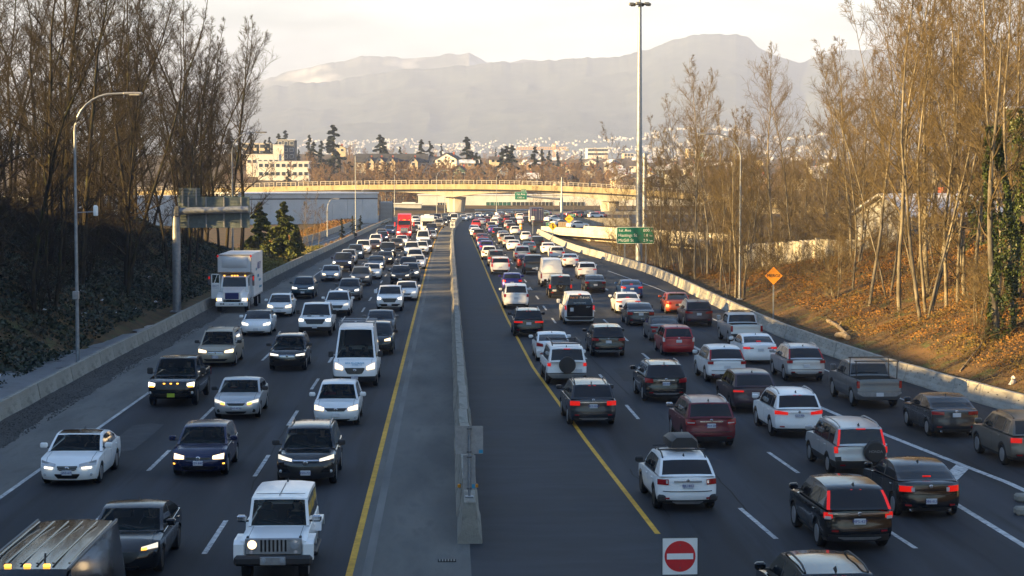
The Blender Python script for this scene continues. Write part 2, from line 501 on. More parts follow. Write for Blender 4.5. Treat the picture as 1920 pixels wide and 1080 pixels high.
r12 = lambda Y: float(np.interp(Y, [30, 49, 71, 120, 200, 330, 400], [9.3, 8.72, 7.62, 7.15, 7.35, 7.1, 7.6]))
r23 = lambda Y: float(np.interp(Y, [30, 47, 62, 81, 110, 200, 330, 400], [12.7, 12.15, 11.3, 10.8, 10.65, 10.6, 10.6, 11.2]))
for fx, Y0, Y1, off in ((l12, 47.5, 330, 0), (l23, 54, 330, 5.2), (r12, 49, 400, 0), (r23, 47.6, 330, 0)):
    Y = Y0 - off
    while Y < Y1:
        stripe('lane_dash', fx, Y, Y + 4.7, .14, W_PAINT, step=5)
        Y += 12.5
A_ = path([(1920, 917), (1793, 868), (1647, 810), (1533, 762), (1440, 720), (1300, 650)])
aY, aX = xy(A_[::-1][::1]); o_ = np.argsort(aY)
lineA = lambda Y: float(np.interp(Y, np.append(aY[o_], [160]), np.append(aX[o_], [13.7])))
stripe('white_gore_line', lineA, 55, 112, .24, W_PAINT)
stripe('white_gore_line', lambda Y: 14.95 + (55 - Y) * .012 if Y < 80 else 14.95, 40, 85, .2, W_PAINT)
for k in range(8): stripe('merge_dash', lambda Y: float(np.interp(Y, [112, 160, 260], [14.0, 13.8, 13.7])), 116 + 9 * k, 119 + 9 * k, .2, W_PAINT)
B_ = path([(1930, 845), (1685, 746), (1540, 691), (1334, 597), (1290, 566), (1230, 540), (1140, 508)])
bY, bX = xy(B_)
stripe('white_edge_line', lambda Y: float(np.interp(Y, bY, bX)), 60, float(bY[-1]), .14, W_PAINT)
# chevron bar inside the gore
cv = path([(1793, 871), (1816, 880), (1794, 902), (1770, 893)])
link('chevron_bar', np_mesh('chevron_bar', [(p.x, p.y, .012) for p in cv], [(0, 1, 2, 3)], W_PAINT), road)
cv = path([(1652, 829), (1664, 833), (1650, 850), (1630, 843)])
link('chevron_bar', np_mesh('chevron_bar', [(p.x, p.y, .012) for p in cv], [(0, 1, 2, 3)], W_PAINT), road)
# long cracks and tyre marks as thin tar lines
TAR = mat('tar_seal', (.010, .010, .011), .8)
for (p0, p1, w) in (((1405, 960), (1300, 845), .05), ((1180, 740), (1045, 610), .06), ((1300, 600), (1110, 505), .05), ((470, 920), (560, 760), .04), ((1260, 970), (1180, 880), .05)):
    a, b = at(*p0), at(*p1)
    v, f = [], []
    for i in range(26):
        t = i / 25; q = a.lerp(b, t); jx = (vnoise(np.array(t * 14 + w * 99), np.array(3.3)) - .5) * .14
        v += [(q.x + jx - w / 2, q.y, .008), (q.x + jx + w / 2, q.y, .008)]
        if i: f.append((2 * i - 2, 2 * i - 1, 2 * i + 1, 2 * i))
    link('tar_crack', np_mesh('tar_crack', v, f, TAR), road)
# drain grate by the end of the median
g0 = at(838, 1052)
gr = empty('drain_grate', (g0.x, g0.y, 0), 0, 'small rusty drain grate set in the shoulder near the end of the median barrier', 'drain')
b = MB(); b.box((0, 0, .012), (.46, .30, .012)); b.build('frame', TAR, gr)
for k in range(6):
    MB().box((-.18 + k * .072, 0, .022), (.03, .26, .012)).build('bar', CONC_OLD, gr)

# ------------------------------------------------------------------ concrete barriers of precast units
def resample(pts, step):
    pts = [Vector(p) for p in pts]
    out = [pts[0].copy()]; need = step
    for a, b_ in zip(pts[:-1], pts[1:]):
        L = (b_ - a).length; pos = 0.0
        while L - pos >= need:
            pos += need; out.append(a.lerp(b_, pos / L)); need = step
        need -= (L - pos)
    return out

def smooth_path(pts):
    P = [Vector(p) for p in pts]; out = []
    for i in range(len(P) - 1):
        p0, p1, p2, p3 = P[max(i - 1, 0)], P[i], P[i + 1], P[min(i + 2, len(P) - 1)]
        for k in range(12):
            t = k / 12
            a = p1.lerp(p2, t)
            # chord-aware soft bend
            m1 = (p2 - p0) * ((p2 - p1).length / max((p2 - p0).length, 1e-6)); m2 = (p3 - p1) * ((p2 - p1).length / max((p3 - p1).length, 1e-6))
            t2, t3 = t * t, t * t * t
            out.append((2 * t3 - 3 * t2 + 1) * p1 + (t3 - 2 * t2 + t) * m1 + (-2 * t3 + 3 * t2) * p2 + (t3 - t2) * m2)
    out.append(P[-1])
    return out

def unit_mesh(name, prof, m, bolts=False, notch=False):
    """one precast unit, 1 m long (scaled), running along +Y; slight chamfer at both ends"""
    b = MB(); n = len(prof)
    vs = []
    for y, q in ((0.004, .94), (0.012, 1.0), (.988, 1.0), (.996, .94)):
        for x, z in prof: vs.append((x * q, y, z * (1 if z < .02 else (.985 if q < 1 else 1))))
    fs = [tuple(range(n))[::-1], tuple(3 * n + k for k in range(n))]
    for i in range(3):
        for k in range(n - 1): fs.append((i * n + k, i * n + k + 1, (i + 1) * n + k + 1, (i + 1) * n + k))
    b.add(vs, fs)
    return b.mesh(name, m, fixn=True)

JERSEY = [(-.30, 0), (-.30, .08), (-.20, .30), (-.10, .80), (.10, .80), (.20, .30), (.30, .08), (.30, 0)]
TALL = [(-.33, 0), (-.33, .10), (-.24, .34), (-.155, 1.12), (.155, 1.12), (.24, .34), (.33, .10), (.33, 0)]

def barrier(name, pts, prof, m, step, label, side=0, holes=False, gap=0):
    pts = resample(smooth_path(pts), step)
    root = empty(name, pts[0], 0, label, 'barrier')
    me = unit_mesh('barrier_unit', prof, m)
    hb = MB()
    if holes:
        for yy in (.2, .5, .8): hb.box((-.162, yy, .55), (.02, .022, .05))
        hme = hb.mesh('lifting_slot', STEEL_DK)
    for i, (a, b_) in enumerate(zip(pts[:-1], pts[1:])):
        d = b_ - a
        jz = rnd.uniform(-.012, .012); jr = rnd.uniform(-.006, .006)
        o = link('barrier_unit', me, root, (a.x - pts[0].x + rnd.uniform(-.02, .02), a.y - pts[0].y, jz), (0, 0, math.atan2(-d.x, d.y) + jr), (1, d.length, 1))
        if holes and a.y < 150: link('lifting_slot', hme, o)
    return root, pts

barrier('median_barrier', MBp, TALL, CONC_OLD, 4.0, 'tall concrete median barrier running down the middle of the motorway')
lbw = [Vector((p.x - .3, p.y, 0)) for p in LB[:10]] + [Vector((p.x, p.y + .4, 0)) for p in LB[10:]]
barrier('roadside_barrier', lbw, [(x, z * 1.12) for x, z in JERSEY], CONC_OLD, 3.6, 'low concrete barrier along the left edge, curving round under the overpass')
rbw = [Vector((p.x + .3, p.y, 0)) for p in RB]
barrier('roadside_barrier', rbw, JERSEY, CONC, 3.0, 'pale concrete roadside barrier along the right edge below the wooded bank', holes=True)

# reflectors on the median barrier
for px, py, sx in ((859, 963, -1), (896, 956, 1), (893, 887, 1)):
    p = at(px, py, .8); Yr = 53 if py > 900 else 62
    x = .55 + sx * .23
    q = empty('barrier_reflector', (x, Yr, .82), 0, {963: 'amber reflector on the left face of the median barrier near its end', 956: 'amber reflector on the right face of the median barrier near its end', 887: 'farther amber reflector on the right face of the median barrier'}[py], 'reflector')
    MB().rbox((sx * .02, 0, 0), (.09, .06, .10), .01).build('lens', AMBER, q)
    MB().box((sx * -.03, 0.0, 0), (.06, .02, .14)).build('bracket', STEEL_DK, q)

# ------------------------------------------------------------------ gravel at the foot of the left barrier, frozen ditch behind it
GRAV = noisy('dark_gravel', (.045, .044, .043), (.085, .082, .078), 9, .95, bump=.8, bscale=30)
v, f = [], []
Yg = np.arange(20, 420, 1.2)
for i, Y in enumerate(Yg):
    x0 = float(xl(Y)); wd = 1.15 + .18 * math.sin(Y * .31) + .1 * math.sin(Y * 1.3)
    for k in range(6):
        t = k / 5
        v.append((x0 - .02 + wd * t, Y, .008 + .26 * (1 - t) ** 1.3 + (.04 * (vnoise(np.array(Y * 1.7), np.array(k * 2.2)) - .5) if k < 5 else 0)))
    if i:
        for k in range(5): f.append(((i - 1) * 6 + k, (i - 1) * 6 + k + 1, i * 6 + k + 1, i * 6 + k))
gravel = link('gravel_strip', np_mesh('gravel_strip', v, f, GRAV)); gravel.data.shade_smooth()
tag(gravel, kind='structure')
rs = np.random.RandomState(5)
NS = 9000
sy = 60 + 240 * rs.rand(NS) ** 1.6; st_ = rs.rand(NS) ** 1.2 * 1.1
sx_ = xl(sy) - .0 + 1.25 * st_; szz = .01 + .24 * np.clip(1 - st_ , 0, 1) ** 1.3
r_ = .018 + .035 * rs.rand(NS)
oc = np.array([(1, 0, 0), (-1, 0, 0), (0, 1, 0), (0, -1, 0), (0, 0, .8), (0, 0, -.8)])
of = np.array([(0, 2, 4), (2, 1, 4), (1, 3, 4), (3, 0, 4)])
vv = (oc[None] * (r_[:, None, None] * (0.7 + .6 * rs.rand(NS, 6, 1))) + np.stack([sx_, sy, szz], -1)[:, None]).reshape(-1, 3)
ff = (of[None] + (np.arange(NS) * 6)[:, None, None]).reshape(-1, 3)
tag(link('gravel', np_mesh('gravel', vv, ff, GRAV)), 'loose dark gravel heaped along the foot of the left barrier', 'gravel', kind='stuff')

ICE = noisy('dirty_ice', (.14, .15, .165), (.24, .25, .27), .55, .32, c2=(.09, .095, .10), s2=1.6, f2=.7, rvar=.14, bump=.1, bscale=6)
v, f = [], []
Yg = np.arange(58, 131, 1.0)
for i, Y in enumerate(Yg):
    w = 3.3 + 1.2 * math.sin(Y * .09) + .5 * math.sin(Y * .63) + .35 * math.sin(Y * 1.7)
    if Y > 118: w *= max(.1, (131 - Y) / 13)
    x1 = float(xl(Y)) - .75
    for k in range(5): v.append((x1 - w * k / 4, Y, .0 + .012))
    if i:
        for k in range(4): f.append(((i - 1) * 5 + k, (i - 1) * 5 + k + 1, i * 5 + k + 1, i * 5 + k))
ice = link('frozen_ditch', np_mesh('frozen_ditch', v, f, ICE)); tag(ice, kind='structure')

# ramp on the far left with its own edge wall, and its paint
ramp_o = path([(590, 487), (640, 458), (690, 432), (745, 412.5)])
rampL = [Vector((-23.4, 225, 0)), Vector((-22.2, 262, 0))] + [Vector((p.x, p.y, 0)) for p in path([(622, 440), (662, 423), (705, 411), (745, 405.5)])]
rY, rX = xy(rampL)
rampx = lambda Y: float(np.interp(Y, rY, rX))
rp = sheet('ramp', lambda Y: rampx(Y), lambda Y: min(rampx(Y) + 7.0, float(xl(Y)) - 1.0), np.arange(226, 470, 4.0), .03, ASPH_OLD)
tag(rp, kind='structure')
stripe('ramp_edge_line', lambda Y: rampx(Y) + 2.2, 230, 440, .15, W_PAINT, z=.04, parent=rp)
barrier('ramp_barrier', [Vector((rampx(Y) - .3, Y, .02)) for Y in (232, 262, 300, 350, 400, 440, 470)], [(x, z * 1.15) for x, z in JERSEY], CONC_OLD, 4.0, 'farther low concrete barrier along the ramp beside the white warehouse')
# ------------------------------------------------------------------ mountains
FOREST = noisy('hazy_forest', (.014, .024, .026), (.05, .066, .062), .006, .95, c2=(.09, .10, .095), s2=.02, f2=.6)
SNOWROCK = noisy('forest_with_snow', (.03, .04, .042), (.10, .11, .115), .006, .95, lo=.45, hi=.7, c2=(.55, .56, .58), s2=.004, f2=.6)
def mountain(name, ridge, Yb, Yr, m, seed, zb=15, rough=46):
    rp_ = np.array(ridge, float)
    pxs = np.concatenate([np.linspace(-3300, 250, 60), np.linspace(260, 1750, 520), np.linspace(1770, 5200, 60)])
    rid = np.interp(pxs, rp_[:, 0], rp_[:, 1]); rno = (fbm(pxs * .05 + seed, pxs * 0 + seed, 4) - .47) * 9
    nt = 46
    t = np.linspace(0, 1.25, nt)
    tt, cc = np.meshgrid(t, np.arange(len(pxs)), indexing='ij')
    px = pxs[cc]
    Y = Yb + (Yr - Yb) * tt
    X = (px - VPX) / F_PX * Y
    zr = CAM_H + (HZ - rid[cc] - rno[cc] * np.clip(tt, 0, 1) ** 9) / F_PX * Yr
    prof = np.where(tt <= 1, tt ** 1.15, 1 - (tt - 1) * 2.2)
    n = fbm(X / 340 + seed, Y / 420 + seed, 5) - .47
    gul = np.abs(vnoise(X / 300 + seed * 3, Y / 520 + seed) - .5) + .5 * np.abs(vnoise(X / 120 + seed, Y / 200 + seed) - .5)
    z = zb + (zr - zb) * prof + (n * rough * 1.5 - gul * rough * 1.3) * np.clip(tt * 2, 0, 1) * np.clip((1.02 - np.minimum(tt, 1)) * 6, .12, 1)
    z = np.where(tt < .001, zb - 6, z)
    idx = np.arange(tt.size).reshape(tt.shape)
    f = np.stack([idx[:-1, :-1], idx[:-1, 1:], idx[1:, 1:], idx[1:, :-1]], -1).reshape(-1, 4)
    o = link(name, np_mesh(name, np.stack([X, Y, z], -1).reshape(-1, 3), f, m))
    o.data.shade_smooth()
    tag(o, kind='structure')
    return X, Y, z, px
mountain('mountain', [(-3300, 170), (-900, 120), (200, 165), (480, 158), (540, 137), (600, 122), (690, 107), (760, 110), (830, 104), (880, 102), (912, 118), (990, 112), (1100, 125), (1500, 140), (2300, 110), (5200, 150)], 7000, 8900, SNOWROCK, 3)
mX, mY, mZ, mP = mountain('mountain', [(-3300, 200), (-1000, 150), (200, 190), (480, 172), (560, 158), (640, 150), (760, 131), (850, 124), (950, 117), (1050, 112), (1180, 103), (1215, 93), (1245, 80), (1290, 69), (1330, 66), (1380, 64), (1402, 71), (1420, 86), (1450, 103), (1500, 118), (1560, 96), (1640, 90), (1800, 110), (2300, 80), (5200, 170)], 4600, 7600, FOREST, 11)
# the town on the lower slope: too far to tell the houses apart
rs = np.random.RandomState(11)
vb, fb = [], []
nt_, nc_ = mX.shape
for k in range(5200):
    c = rs.randint(90, 540); r0 = int(3 + 10 * rs.rand())
    cl = fbm(np.array(mP[0, c] * .02), np.array(r0 * .9), 3)
    if cl < .40 + .008 * r0: continue
    a = rs.rand(); b_ = rs.rand()
    i0, i1 = r0, min(r0 + 1, nt_ - 1); c1 = min(c + 1, nc_ - 1)
    p = [(A[i0, c] * (1 - a) + A[i0, c1] * a) * (1 - b_) + (A[i1, c] * (1 - a) + A[i1, c1] * a) * b_ for A in (mX, mY, mZ)]
    w, d, h = 2.5 + 7 * rs.rand() ** 2, 6, 2.5 + 2.5 * rs.rand()
    bb = len(vb)
    for z in (-4, h):
        for x, y in ((-1, -1), (1, -1), (1, 1), (-1, 1)): vb.append((p[0] + x * w / 2, p[1] + y * d / 2, p[2] + z))
    fb += [[bb + q for q in f_] for f_ in ((4, 5, 6, 7), (0, 1, 5, 4), (1, 2, 6, 5), (3, 0, 4, 7))]
TOWN = noisy('far_house_walls', (.30, .28, .25), (.62, .60, .57), .02, .8)
tag(link('hillside_town', np_mesh('hillside_town', vb, fb, TOWN)), 'pale far-off houses speckling the lower mountain slope', 'town', kind='stuff')

# ------------------------------------------------------------------ overpass
OA = R(12)
oe = Vector((math.cos(OA), -math.sin(OA), 0))
O0 = Vector((2.3, 550, 0))
over = empty('overpass', O0, -OA, 'sunlit concrete overpass with haunched girders and pale railings crossing the motorway', 'overpass')
def deck_z(a): return 8.25 - .00062 * (a - 2) ** 2 * (1 if a > 2 else .38)
def sweep(name, prof_fn, a0, a1, step, m, parent):
    st = np.linspace(a0, a1, max(2, int((a1 - a0) / step) + 1)); b = MB(); vs, fs = [], []
    for i, a in enumerate(st):
        pr = prof_fn(a); n = len(pr)
        vs += [(a, y, z) for y, z in pr]
        if i:
            for k in range(n): fs.append(((i - 1) * n + k, (i - 1) * n + (k + 1) % n, i * n + (k + 1) % n, i * n + k))
    fs.append(tuple(range(n))[::-1]); fs.append(tuple((len(st) - 1) * n + k for k in range(n)))
    return b.add(vs, fs).build(name, m, parent, fixn=True)
HW = 6.0
sweep('deck', lambda a: [(-HW + .15, deck_z(a) - 1.1), (HW - .15, deck_z(a) - 1.1), (HW - .15, deck_z(a) - .75), (-HW + .15, deck_z(a) - .75)], -190, 230, 4, CONC_BRIDGE, over)
for s_ in (-1, 1):
    sweep('parapet', lambda a: [(s_ * HW - .2, deck_z(a) - 1.45), (s_ * HW + .2, deck_z(a) - 1.45), (s_ * HW + .12, deck_z(a)), (s_ * HW - .12, deck_z(a))], -190, 230, 4, CONC_PARAPET, over)
PIERS = [-135, -90, -45, 0, 45.5, 91, 136, 181]
def gbot(a):
    i = max(k for k in range(len(PIERS)) if PIERS[k] <= a + 1e-6) if a >= PIERS[0] else 0
    p0, p1 = PIERS[i], PIERS[min(i + 1, len(PIERS) - 1)]
    t = (a - p0) / max(1, p1 - p0); q = (2 * t - 1) ** 2
    return deck_z(a) - 1.1 - (.95 + 1.75 * q)
for p0, p1 in zip(PIERS[:-1], PIERS[1:]):
    sweep('girder', lambda a: [(-HW + 1.3, min(gbot(min(a, p1 - .01)), 90)), (HW - 1.3, gbot(min(a, p1 - .01))), (HW - 1.0, deck_z(a) - 1.103), (-HW + 1.0, deck_z(a) - 1.103)], p0 + .01, p1 - .01, 2.2, CONC_BRIDGE, over)
for p in PIERS:
    zt_ = gbot(p) + .05; zb_ = -1.5
    b = MB(); vs = []
    for z, wx in ((zb_, 1.95), (zt_, 2.6)):
        for x, y in ((-wx, -2.0), (-wx + .9, -2.6), (-.25, -2.6), (.25, -2.9), (wx * .9, -2.4), (wx, -1.8), (wx, 2.4), (-wx, 2.4)): vs.append((p + x, y, z))
    b.add(vs, [tuple(range(8))[::-1], tuple(range(8, 16))] + [(i, (i + 1) % 8, 8 + (i + 1) % 8, 8 + i) for i in range(8)])
    b.build('pier', CONC_BRIDGE, over, fixn=True)
RAILM = mat('pale_rail_paint', (.55, .50, .42), .5, .2)
a = -120.0
while a < 150:
    b = MB()
    for k in range(5):
        q = a + .15 + k * 1.45
        b.box((q, -HW, deck_z(q) + .55), (.12, .12, 1.12))
    z0, z1 = deck_z(a), deck_z(a + 6.1)
    b.tube([(a, -HW, z0 + 1.15), (a + 6.1, -HW, z1 + 1.15)], .075, 5)
    b.tube([(a, -HW, z0 + .62), (a + 6.1, -HW, z1 + .62)], .04, 4)
    b.build('railing', RAILM, over)
    a += 6.7

# ------------------------------------------------------------------ street lamps and the high mast
def lamp(px, py, top, arm, label, base_z=0.0, Y=None, X=None, h=None, head=True):
    if X is None:
        p = at(px, py, base_z)
    else:
        p = Vector((X, Y, base_z))
    H = h or (CAM_H + (HZ - top) / F_PX * p.y - base_z)
    r = empty('street_lamp', p, 0, label, 'street lamp', 'tall grey street lamps')
    b = MB(); b.lathe([(.15, 0), (.15, .05), (.105, .06), (.062, H - 1.9 if arm else H)], 10)
    b.build('pole', STEEL, r, smooth=40)
    b = MB(); b.rbox((0, 0, .05), (.42, .42, .1), .02); b.build('base_plate', STEEL, r)
    if arm:
        pts = []
        for k in range(9):
            t = k / 8 * math.pi / 2
            pts.append((arm * .75 * (1 - math.cos(t)), 0, H - 1.95 + 1.9 * math.sin(t)))
        pts.append((arm, 0, H - .02))
        MB().tube(pts, [.061] * 4 + [.05] * 6, 7).build('arm', STEEL, r, smooth=50)
        s_ = 1 if arm > 0 else -1
        b = MB(); b.rbox((arm + s_ * .32, 0, H - .03), (.95, .30, .13), .05); hd = b.build('lamp_head', ALU, r)
        MB().box((arm + s_ * .4, 0, H - .103), (.5, .2, .02)).build('lens', WHITE, hd)
    else:
        MB().rbox((0, -.25, H), (.25, .7, .12), .04).build('lamp_head', ALU, r)
    return r
l1 = lamp(146, 692, 176, 2.6, 'street lamp with curved arm in front of the dark left wood')
MB().rbox((-.02, -.16, 3.75), (.32, .22, .42), .03).build('junction_box', ALU, l1)
MB().tube([(0, 0, 7.9), (.9, -.02, 7.95)], .03, 5).build('bracket', STEEL, l1)
MB().lathe([(.11, 7.75), (.12, 7.8), (.12, 8.2), (.06, 8.28)], 10, c=(1.0, -.02, 0)).build('camera_housing', WHITE, l1, smooth=40)
lamp(437, 533, 248, 2.4, 'street lamp with curved arm rising behind the white box truck')
lamp(667, 437, 293, 0, 'straight lamp post rising from the left barrier in front of the warehouse')
lamp(614, 449, 372, 1.2, 'short street lamp standing beside the ramp in front of the warehouse')
lamp(675, 418, 355, 1.4, 'thin lamp behind the ramp wall against the warehouse')
for px, top, arm, lb in ((740, 318, 2.6, 'far street lamp left of the overpass pier, left of its neighbour'), (819, 319, 2.6, 'far street lamp just left of the overpass pier'), (834, 352, 1.2, 'short thin lamp right beside the overpass pier'), (931, 322, 2.4, 'far street lamp in front of the overpass middle span')):
    p = atY(px, 404, 506)
    lamp(0, 0, 0, arm, lb, X=p.x, Y=506, h=CAM_H + (HZ - top) / F_PX * 506)
lamp(1387, 562, 250, -2.6, 'street lamp with curved arm standing behind the right barrier', base_z=.3)
lamp(0, 0, 0, -2.0, 'street lamp arm reaching in at the right edge of the picture', X=31.9, Y=97, base_z=gz(31.9, 97), h=13.35 - gz(31.9, 97))
# sign posts / poles by the far curve
p = at(1198, 488, 0)
hm = empty('high_mast', p, 0, 'very tall steel light mast with a ring of lamps on top', 'light mast')
Hm = CAM_H + (HZ - 6) / F_PX * p.y
MB().lathe([(.42, -.5), (.36, Hm * .3), (.30, Hm * .6), (.20, Hm)], 14).build('pole', STEEL, hm, smooth=40)
MB().tube([(0, 0, Hm - .1), (0, 0, Hm + 1.2)], .12, 8).build('mast_head', STEEL, hm)
MB().lathe([(.62, Hm - .30), (.72, Hm - .28), (.72, Hm - .14), (.62, Hm - .12)], 14).build('lamp_ring', STEEL_DK, hm)
for k in range(6):
    t = k / 6 * 2 * math.pi + .25
    fl = MB().rbox((math.cos(t) * 1.05, math.sin(t) * 1.05, Hm - .25), (.62, .5, .34), .08).build('flood_lamp', STEEL_DK, hm)
p2 = atY(1209, 285, 330); g2 = gz(p2.x, 330)
r = empty('steel_pole', (p2.x, 330, g2 - .3), 0, 'bare tapered steel pole behind the high mast', 'pole')
MB().lathe([(.42, 0), (.36, p2.z - g2), (.18, p2.z - g2 + .2)], 10).build('pole', STEEL, r, smooth=40)
MB().lathe([(.5, 0), (.5, .3)], 10).build('base_plate', STEEL, r)

# ------------------------------------------------------------------ signs
def rrect(w, h, r, n=4):
    out = []
    for cx, cy, a0 in ((w / 2 - r, h / 2 - r, 0), (-w / 2 + r, h / 2 - r, 90), (-w / 2 + r, -h / 2 + r, 180), (w / 2 - r, -h / 2 + r, 270)):
        for k in range(n + 1):
            t = R(a0 + 90 * k / n); out.append((cx + r * math.cos(t), cy + r * math.sin(t)))
    return out
def plate(poly, t, m, parent, name, c=(0, 0, 0)):
    return MB().extrude(poly, t, lambda a, b, d: (a + c[0], c[1] + d, b + c[2])).build(name, m, parent, fixn=True)

# the do-not-enter sign at the bottom edge
px = 90.0
dn = atY(1275, 1043, 38.9)
r = empty('no_entry_sign', (dn.x, 38.9, 0), R(2), 'white square sign with red no-entry disc at the bottom edge', 'sign')
zc = dn.z
plate(rrect(.76, .80, .03), .006, WHITE, r, 'panel', (0, 0, zc))
fr = MB()
for x, z, w, h in ((0, .395, .765, .012), (0, -.395, .765, .012), (-.378, 0, .012, .80), (.378, 0, .012, .80)):
    fr.box((x, -.004, zc + z), (w, .006, h))
fr.build('border', BLACKS, r)
plate([(.33 * math.cos(k / 32 * 2 * math.pi), .33 * math.sin(k / 32 * 2 * math.pi)) for k in range(32)], .004, REDS, r, 'disc', (0, -.006, zc))
plate(rrect(.56, .125, .004), .004, WHITE, r, 'bar', (0, -.012, zc))
MB().lathe([(.035, -.1), (.035, zc + .38)], 8, c=(0, .05, 0)).build('post', STEEL, r, smooth=40)
for z in (.24, -.24): MB().lathe([(.014, 0), (.012, .012)], 8, 'y', (0, -.024, zc + z)).build('bolt', STEEL_DK, r)

# backs of two signs on the end of the median barrier
r = empty('barrier_sign', (.55, 49.3, 1.12), 0, 'grey backs of two signs on one post at the end of the median barrier', 'sign')
MB().tube([(0, 0, 0), (0, 0, 1.92)], .038, 8).build('post', STEEL, r, smooth=50)
MB().rbox((0, 0, .02), (.22, .2, .04), .01).build('base_plate', STEEL, r)
plate(rrect(.74, .75, .03), .006, ALU, r, 'panel', (0, .045, 1.53))
plate(rrect(.33, .93, .02), .006, ALU, r, 'panel', (0, .045, .66))
for z in (1.84, 1.22, 1.08, .24): MB().rbox((0, -.01, z), (.13, .10, .035), .01).build('clamp', STEEL_DK, r)
MB().box((.31, .040, 1.22), (.11, .004, .09)).build('sticker', BLUES, r)
MB().box((.11, .040, .29), (.08, .004, .11)).build('sticker', BLUES, r)

# cantilever sign on the left, seen from behind
p = at(332, 585)
r = empty('cantilever_sign', p, 0, 'back of a large ribbed sign on a grey cantilever post beside the left barrier', 'sign')
k_ = p.y / F_PX
zf = lambda y: CAM_H - (y - HZ) * k_
xf_ = lambda x: (x - 332) * k_
MB().lathe([(.30, -.2), (.30, zf(392))], 14).build('post', STEEL, r, smooth=40)
MB().rbox((0, 0, .05), (.9, .9, .1), .02).build('base_plate', STEEL, r)
MB().tube([(-.05, 0, zf(396)), (xf_(466), 0, zf(392))], [.27, .24], 12).build('arm', STEEL, r, smooth=50)
MB().rbox((.1, 0, zf(396)), (.34, .72, .78), .05).build('flange', STEEL_DK, r)
def slats(x0, x1, y0, y1, n):
    for k in range(n):
        za = zf(y1 + (y0 - y1) * k / n); zb = zf(y1 + (y0 - y1) * (k + 1) / n)
        b = MB(); b.box(((xf_(x0) + xf_(x1)) / 2, .62, (za + zb) / 2), (xf_(x1) - xf_(x0), .05, (zb - za) * .86))
        b.box(((xf_(x0) + xf_(x1)) / 2, .59, zb - .03), (xf_(x1) - xf_(x0), .06, .035))
        b.build('slat', GREENBACK, r)
slats(334, 467, 369, 427, 11)
slats(335, 375, 352, 369, 3)
MB().box(((xf_(335) + xf_(467)) / 2, .652, (zf(369) + zf(427)) / 2), (xf_(467) - xf_(335) - .02, .01, zf(369) - zf(427) - .02)).build('backing', GREENBACK, r)
MB().box(((xf_(335) + xf_(467)) / 2, .675, (zf(369) + zf(427)) / 2), (xf_(467) - xf_(335), .02, zf(369) - zf(427))).build('sign_face', GREEN, r)
for x in (353, 386, 419, 451): MB().box((xf_(x), .50, (zf(369) + zf(426)) / 2), (.09, .1, zf(369) - zf(426))).build('stiffener', ALU, r)
for x in (342, 368): MB().box((xf_(x), .50, (zf(352) + zf(385)) / 2), (.09, .1, zf(352) - zf(385))).build('stiffener', ALU, r)

def face_sign(name, px0, py0, px1, py1, Y, label, lines, base_z, m=GREEN, posts=(.22, .78), edge=True, cat='sign', post_h=None, lift=0):
    a, b_ = atY(px0, py1, Y), atY(px1, py0, Y)
    w, h = b_.x - a.x, b_.z - a.z
    r = empty(name, ((a.x + b_.x) / 2, Y, base_z), 0, label, cat)
    zc = (a.z + b_.z) / 2 - base_z
    plate(rrect(w, h, min(w, h) * .08), .04, WHITE if edge else m, r, 'border', (0, 0, zc))
    plate(rrect(w * .975, h * .945, min(w, h) * .06), .01, m, r, 'panel', (0, -.012, zc))
    for t in posts: MB().box((w * (t - .5), .12, (zc + h * .4) / 2), (.16, .14, zc + h * .4)).build('post', STEEL, r)
    for s_, sz, fx, fz, al in lines:
        lettering(s_, sz * h, WHITE, r, (w * (fx - .5), -.02, zc + h * (fz - .5)), align=al)
    return r, w, h, zc
pg = at(1192, 492)
face_sign('guide_sign', 1156, 425.5, 1227, 457, pg.y - 3, 'green distance sign listing three exits behind the right barrier', [
    ('1st Ave', .25, .045, .79, 'LEFT'), ('Hastings St', .25, .045, .50, 'LEFT'), ('McGill St', .25, .045, .20, 'LEFT'),
    ('800', .25, .87, .79, 'RIGHT'), ('m', .15, .955, .77, 'RIGHT'), ('1.8', .23, .83, .50, 'RIGHT'), ('km', .15, .955, .48, 'RIGHT'),
    ('2.9', .23, .83, .20, 'RIGHT'), ('km', .15, .955, .18, 'RIGHT')], gz(18.5, pg.y - 3) - .2)
# MERGE diamond
pm = at(1450, 583, .9)
r = empty('merge_sign', (pm.x, pm.y, gz(pm.x, pm.y) - .1), R(-4), 'orange diamond MERGE sign on the sunlit bank', 'sign')
zc = CAM_H - (518 - HZ) * pm.y / F_PX - r.location.z
plate([(0, .62), (-.62, 0), (0, -.62), (.62, 0)], .01, BLACKS, r, 'border', (0, 0, zc))
plate([(0, .59), (-.59, 0), (0, -.59), (.59, 0)], .008, ORANGES, r, 'panel', (0, -.006, zc))
lettering('MERGE', .29, BLACKS, r, (0, -.02, zc))
MB().box((0, .05, zc / 2 + .25), (.09, .07, zc + .5)).build('post', STEEL, r)
# median speed sign
ps = Vector((.6, 252, 1.1))
r = empty('speed_sign', ps, 0, 'small white speed limit sign reading 80 on the median barrier', 'sign')
zc = CAM_H - (421 - HZ) * 252 / F_PX - 1.1
plate(rrect(.66, .80, .04), .01, WHITE, r, 'panel', (0, -.04, zc))
lettering('80', .5, BLACKS, r, (0, -.05, zc - .08)); lettering('MAXIMUM', .11, BLACKS, r, (0, -.05, zc + .28))
MB().tube([(0, 0, 0), (0, 0, zc + .4)], .05, 6).build('post', STEEL, r)
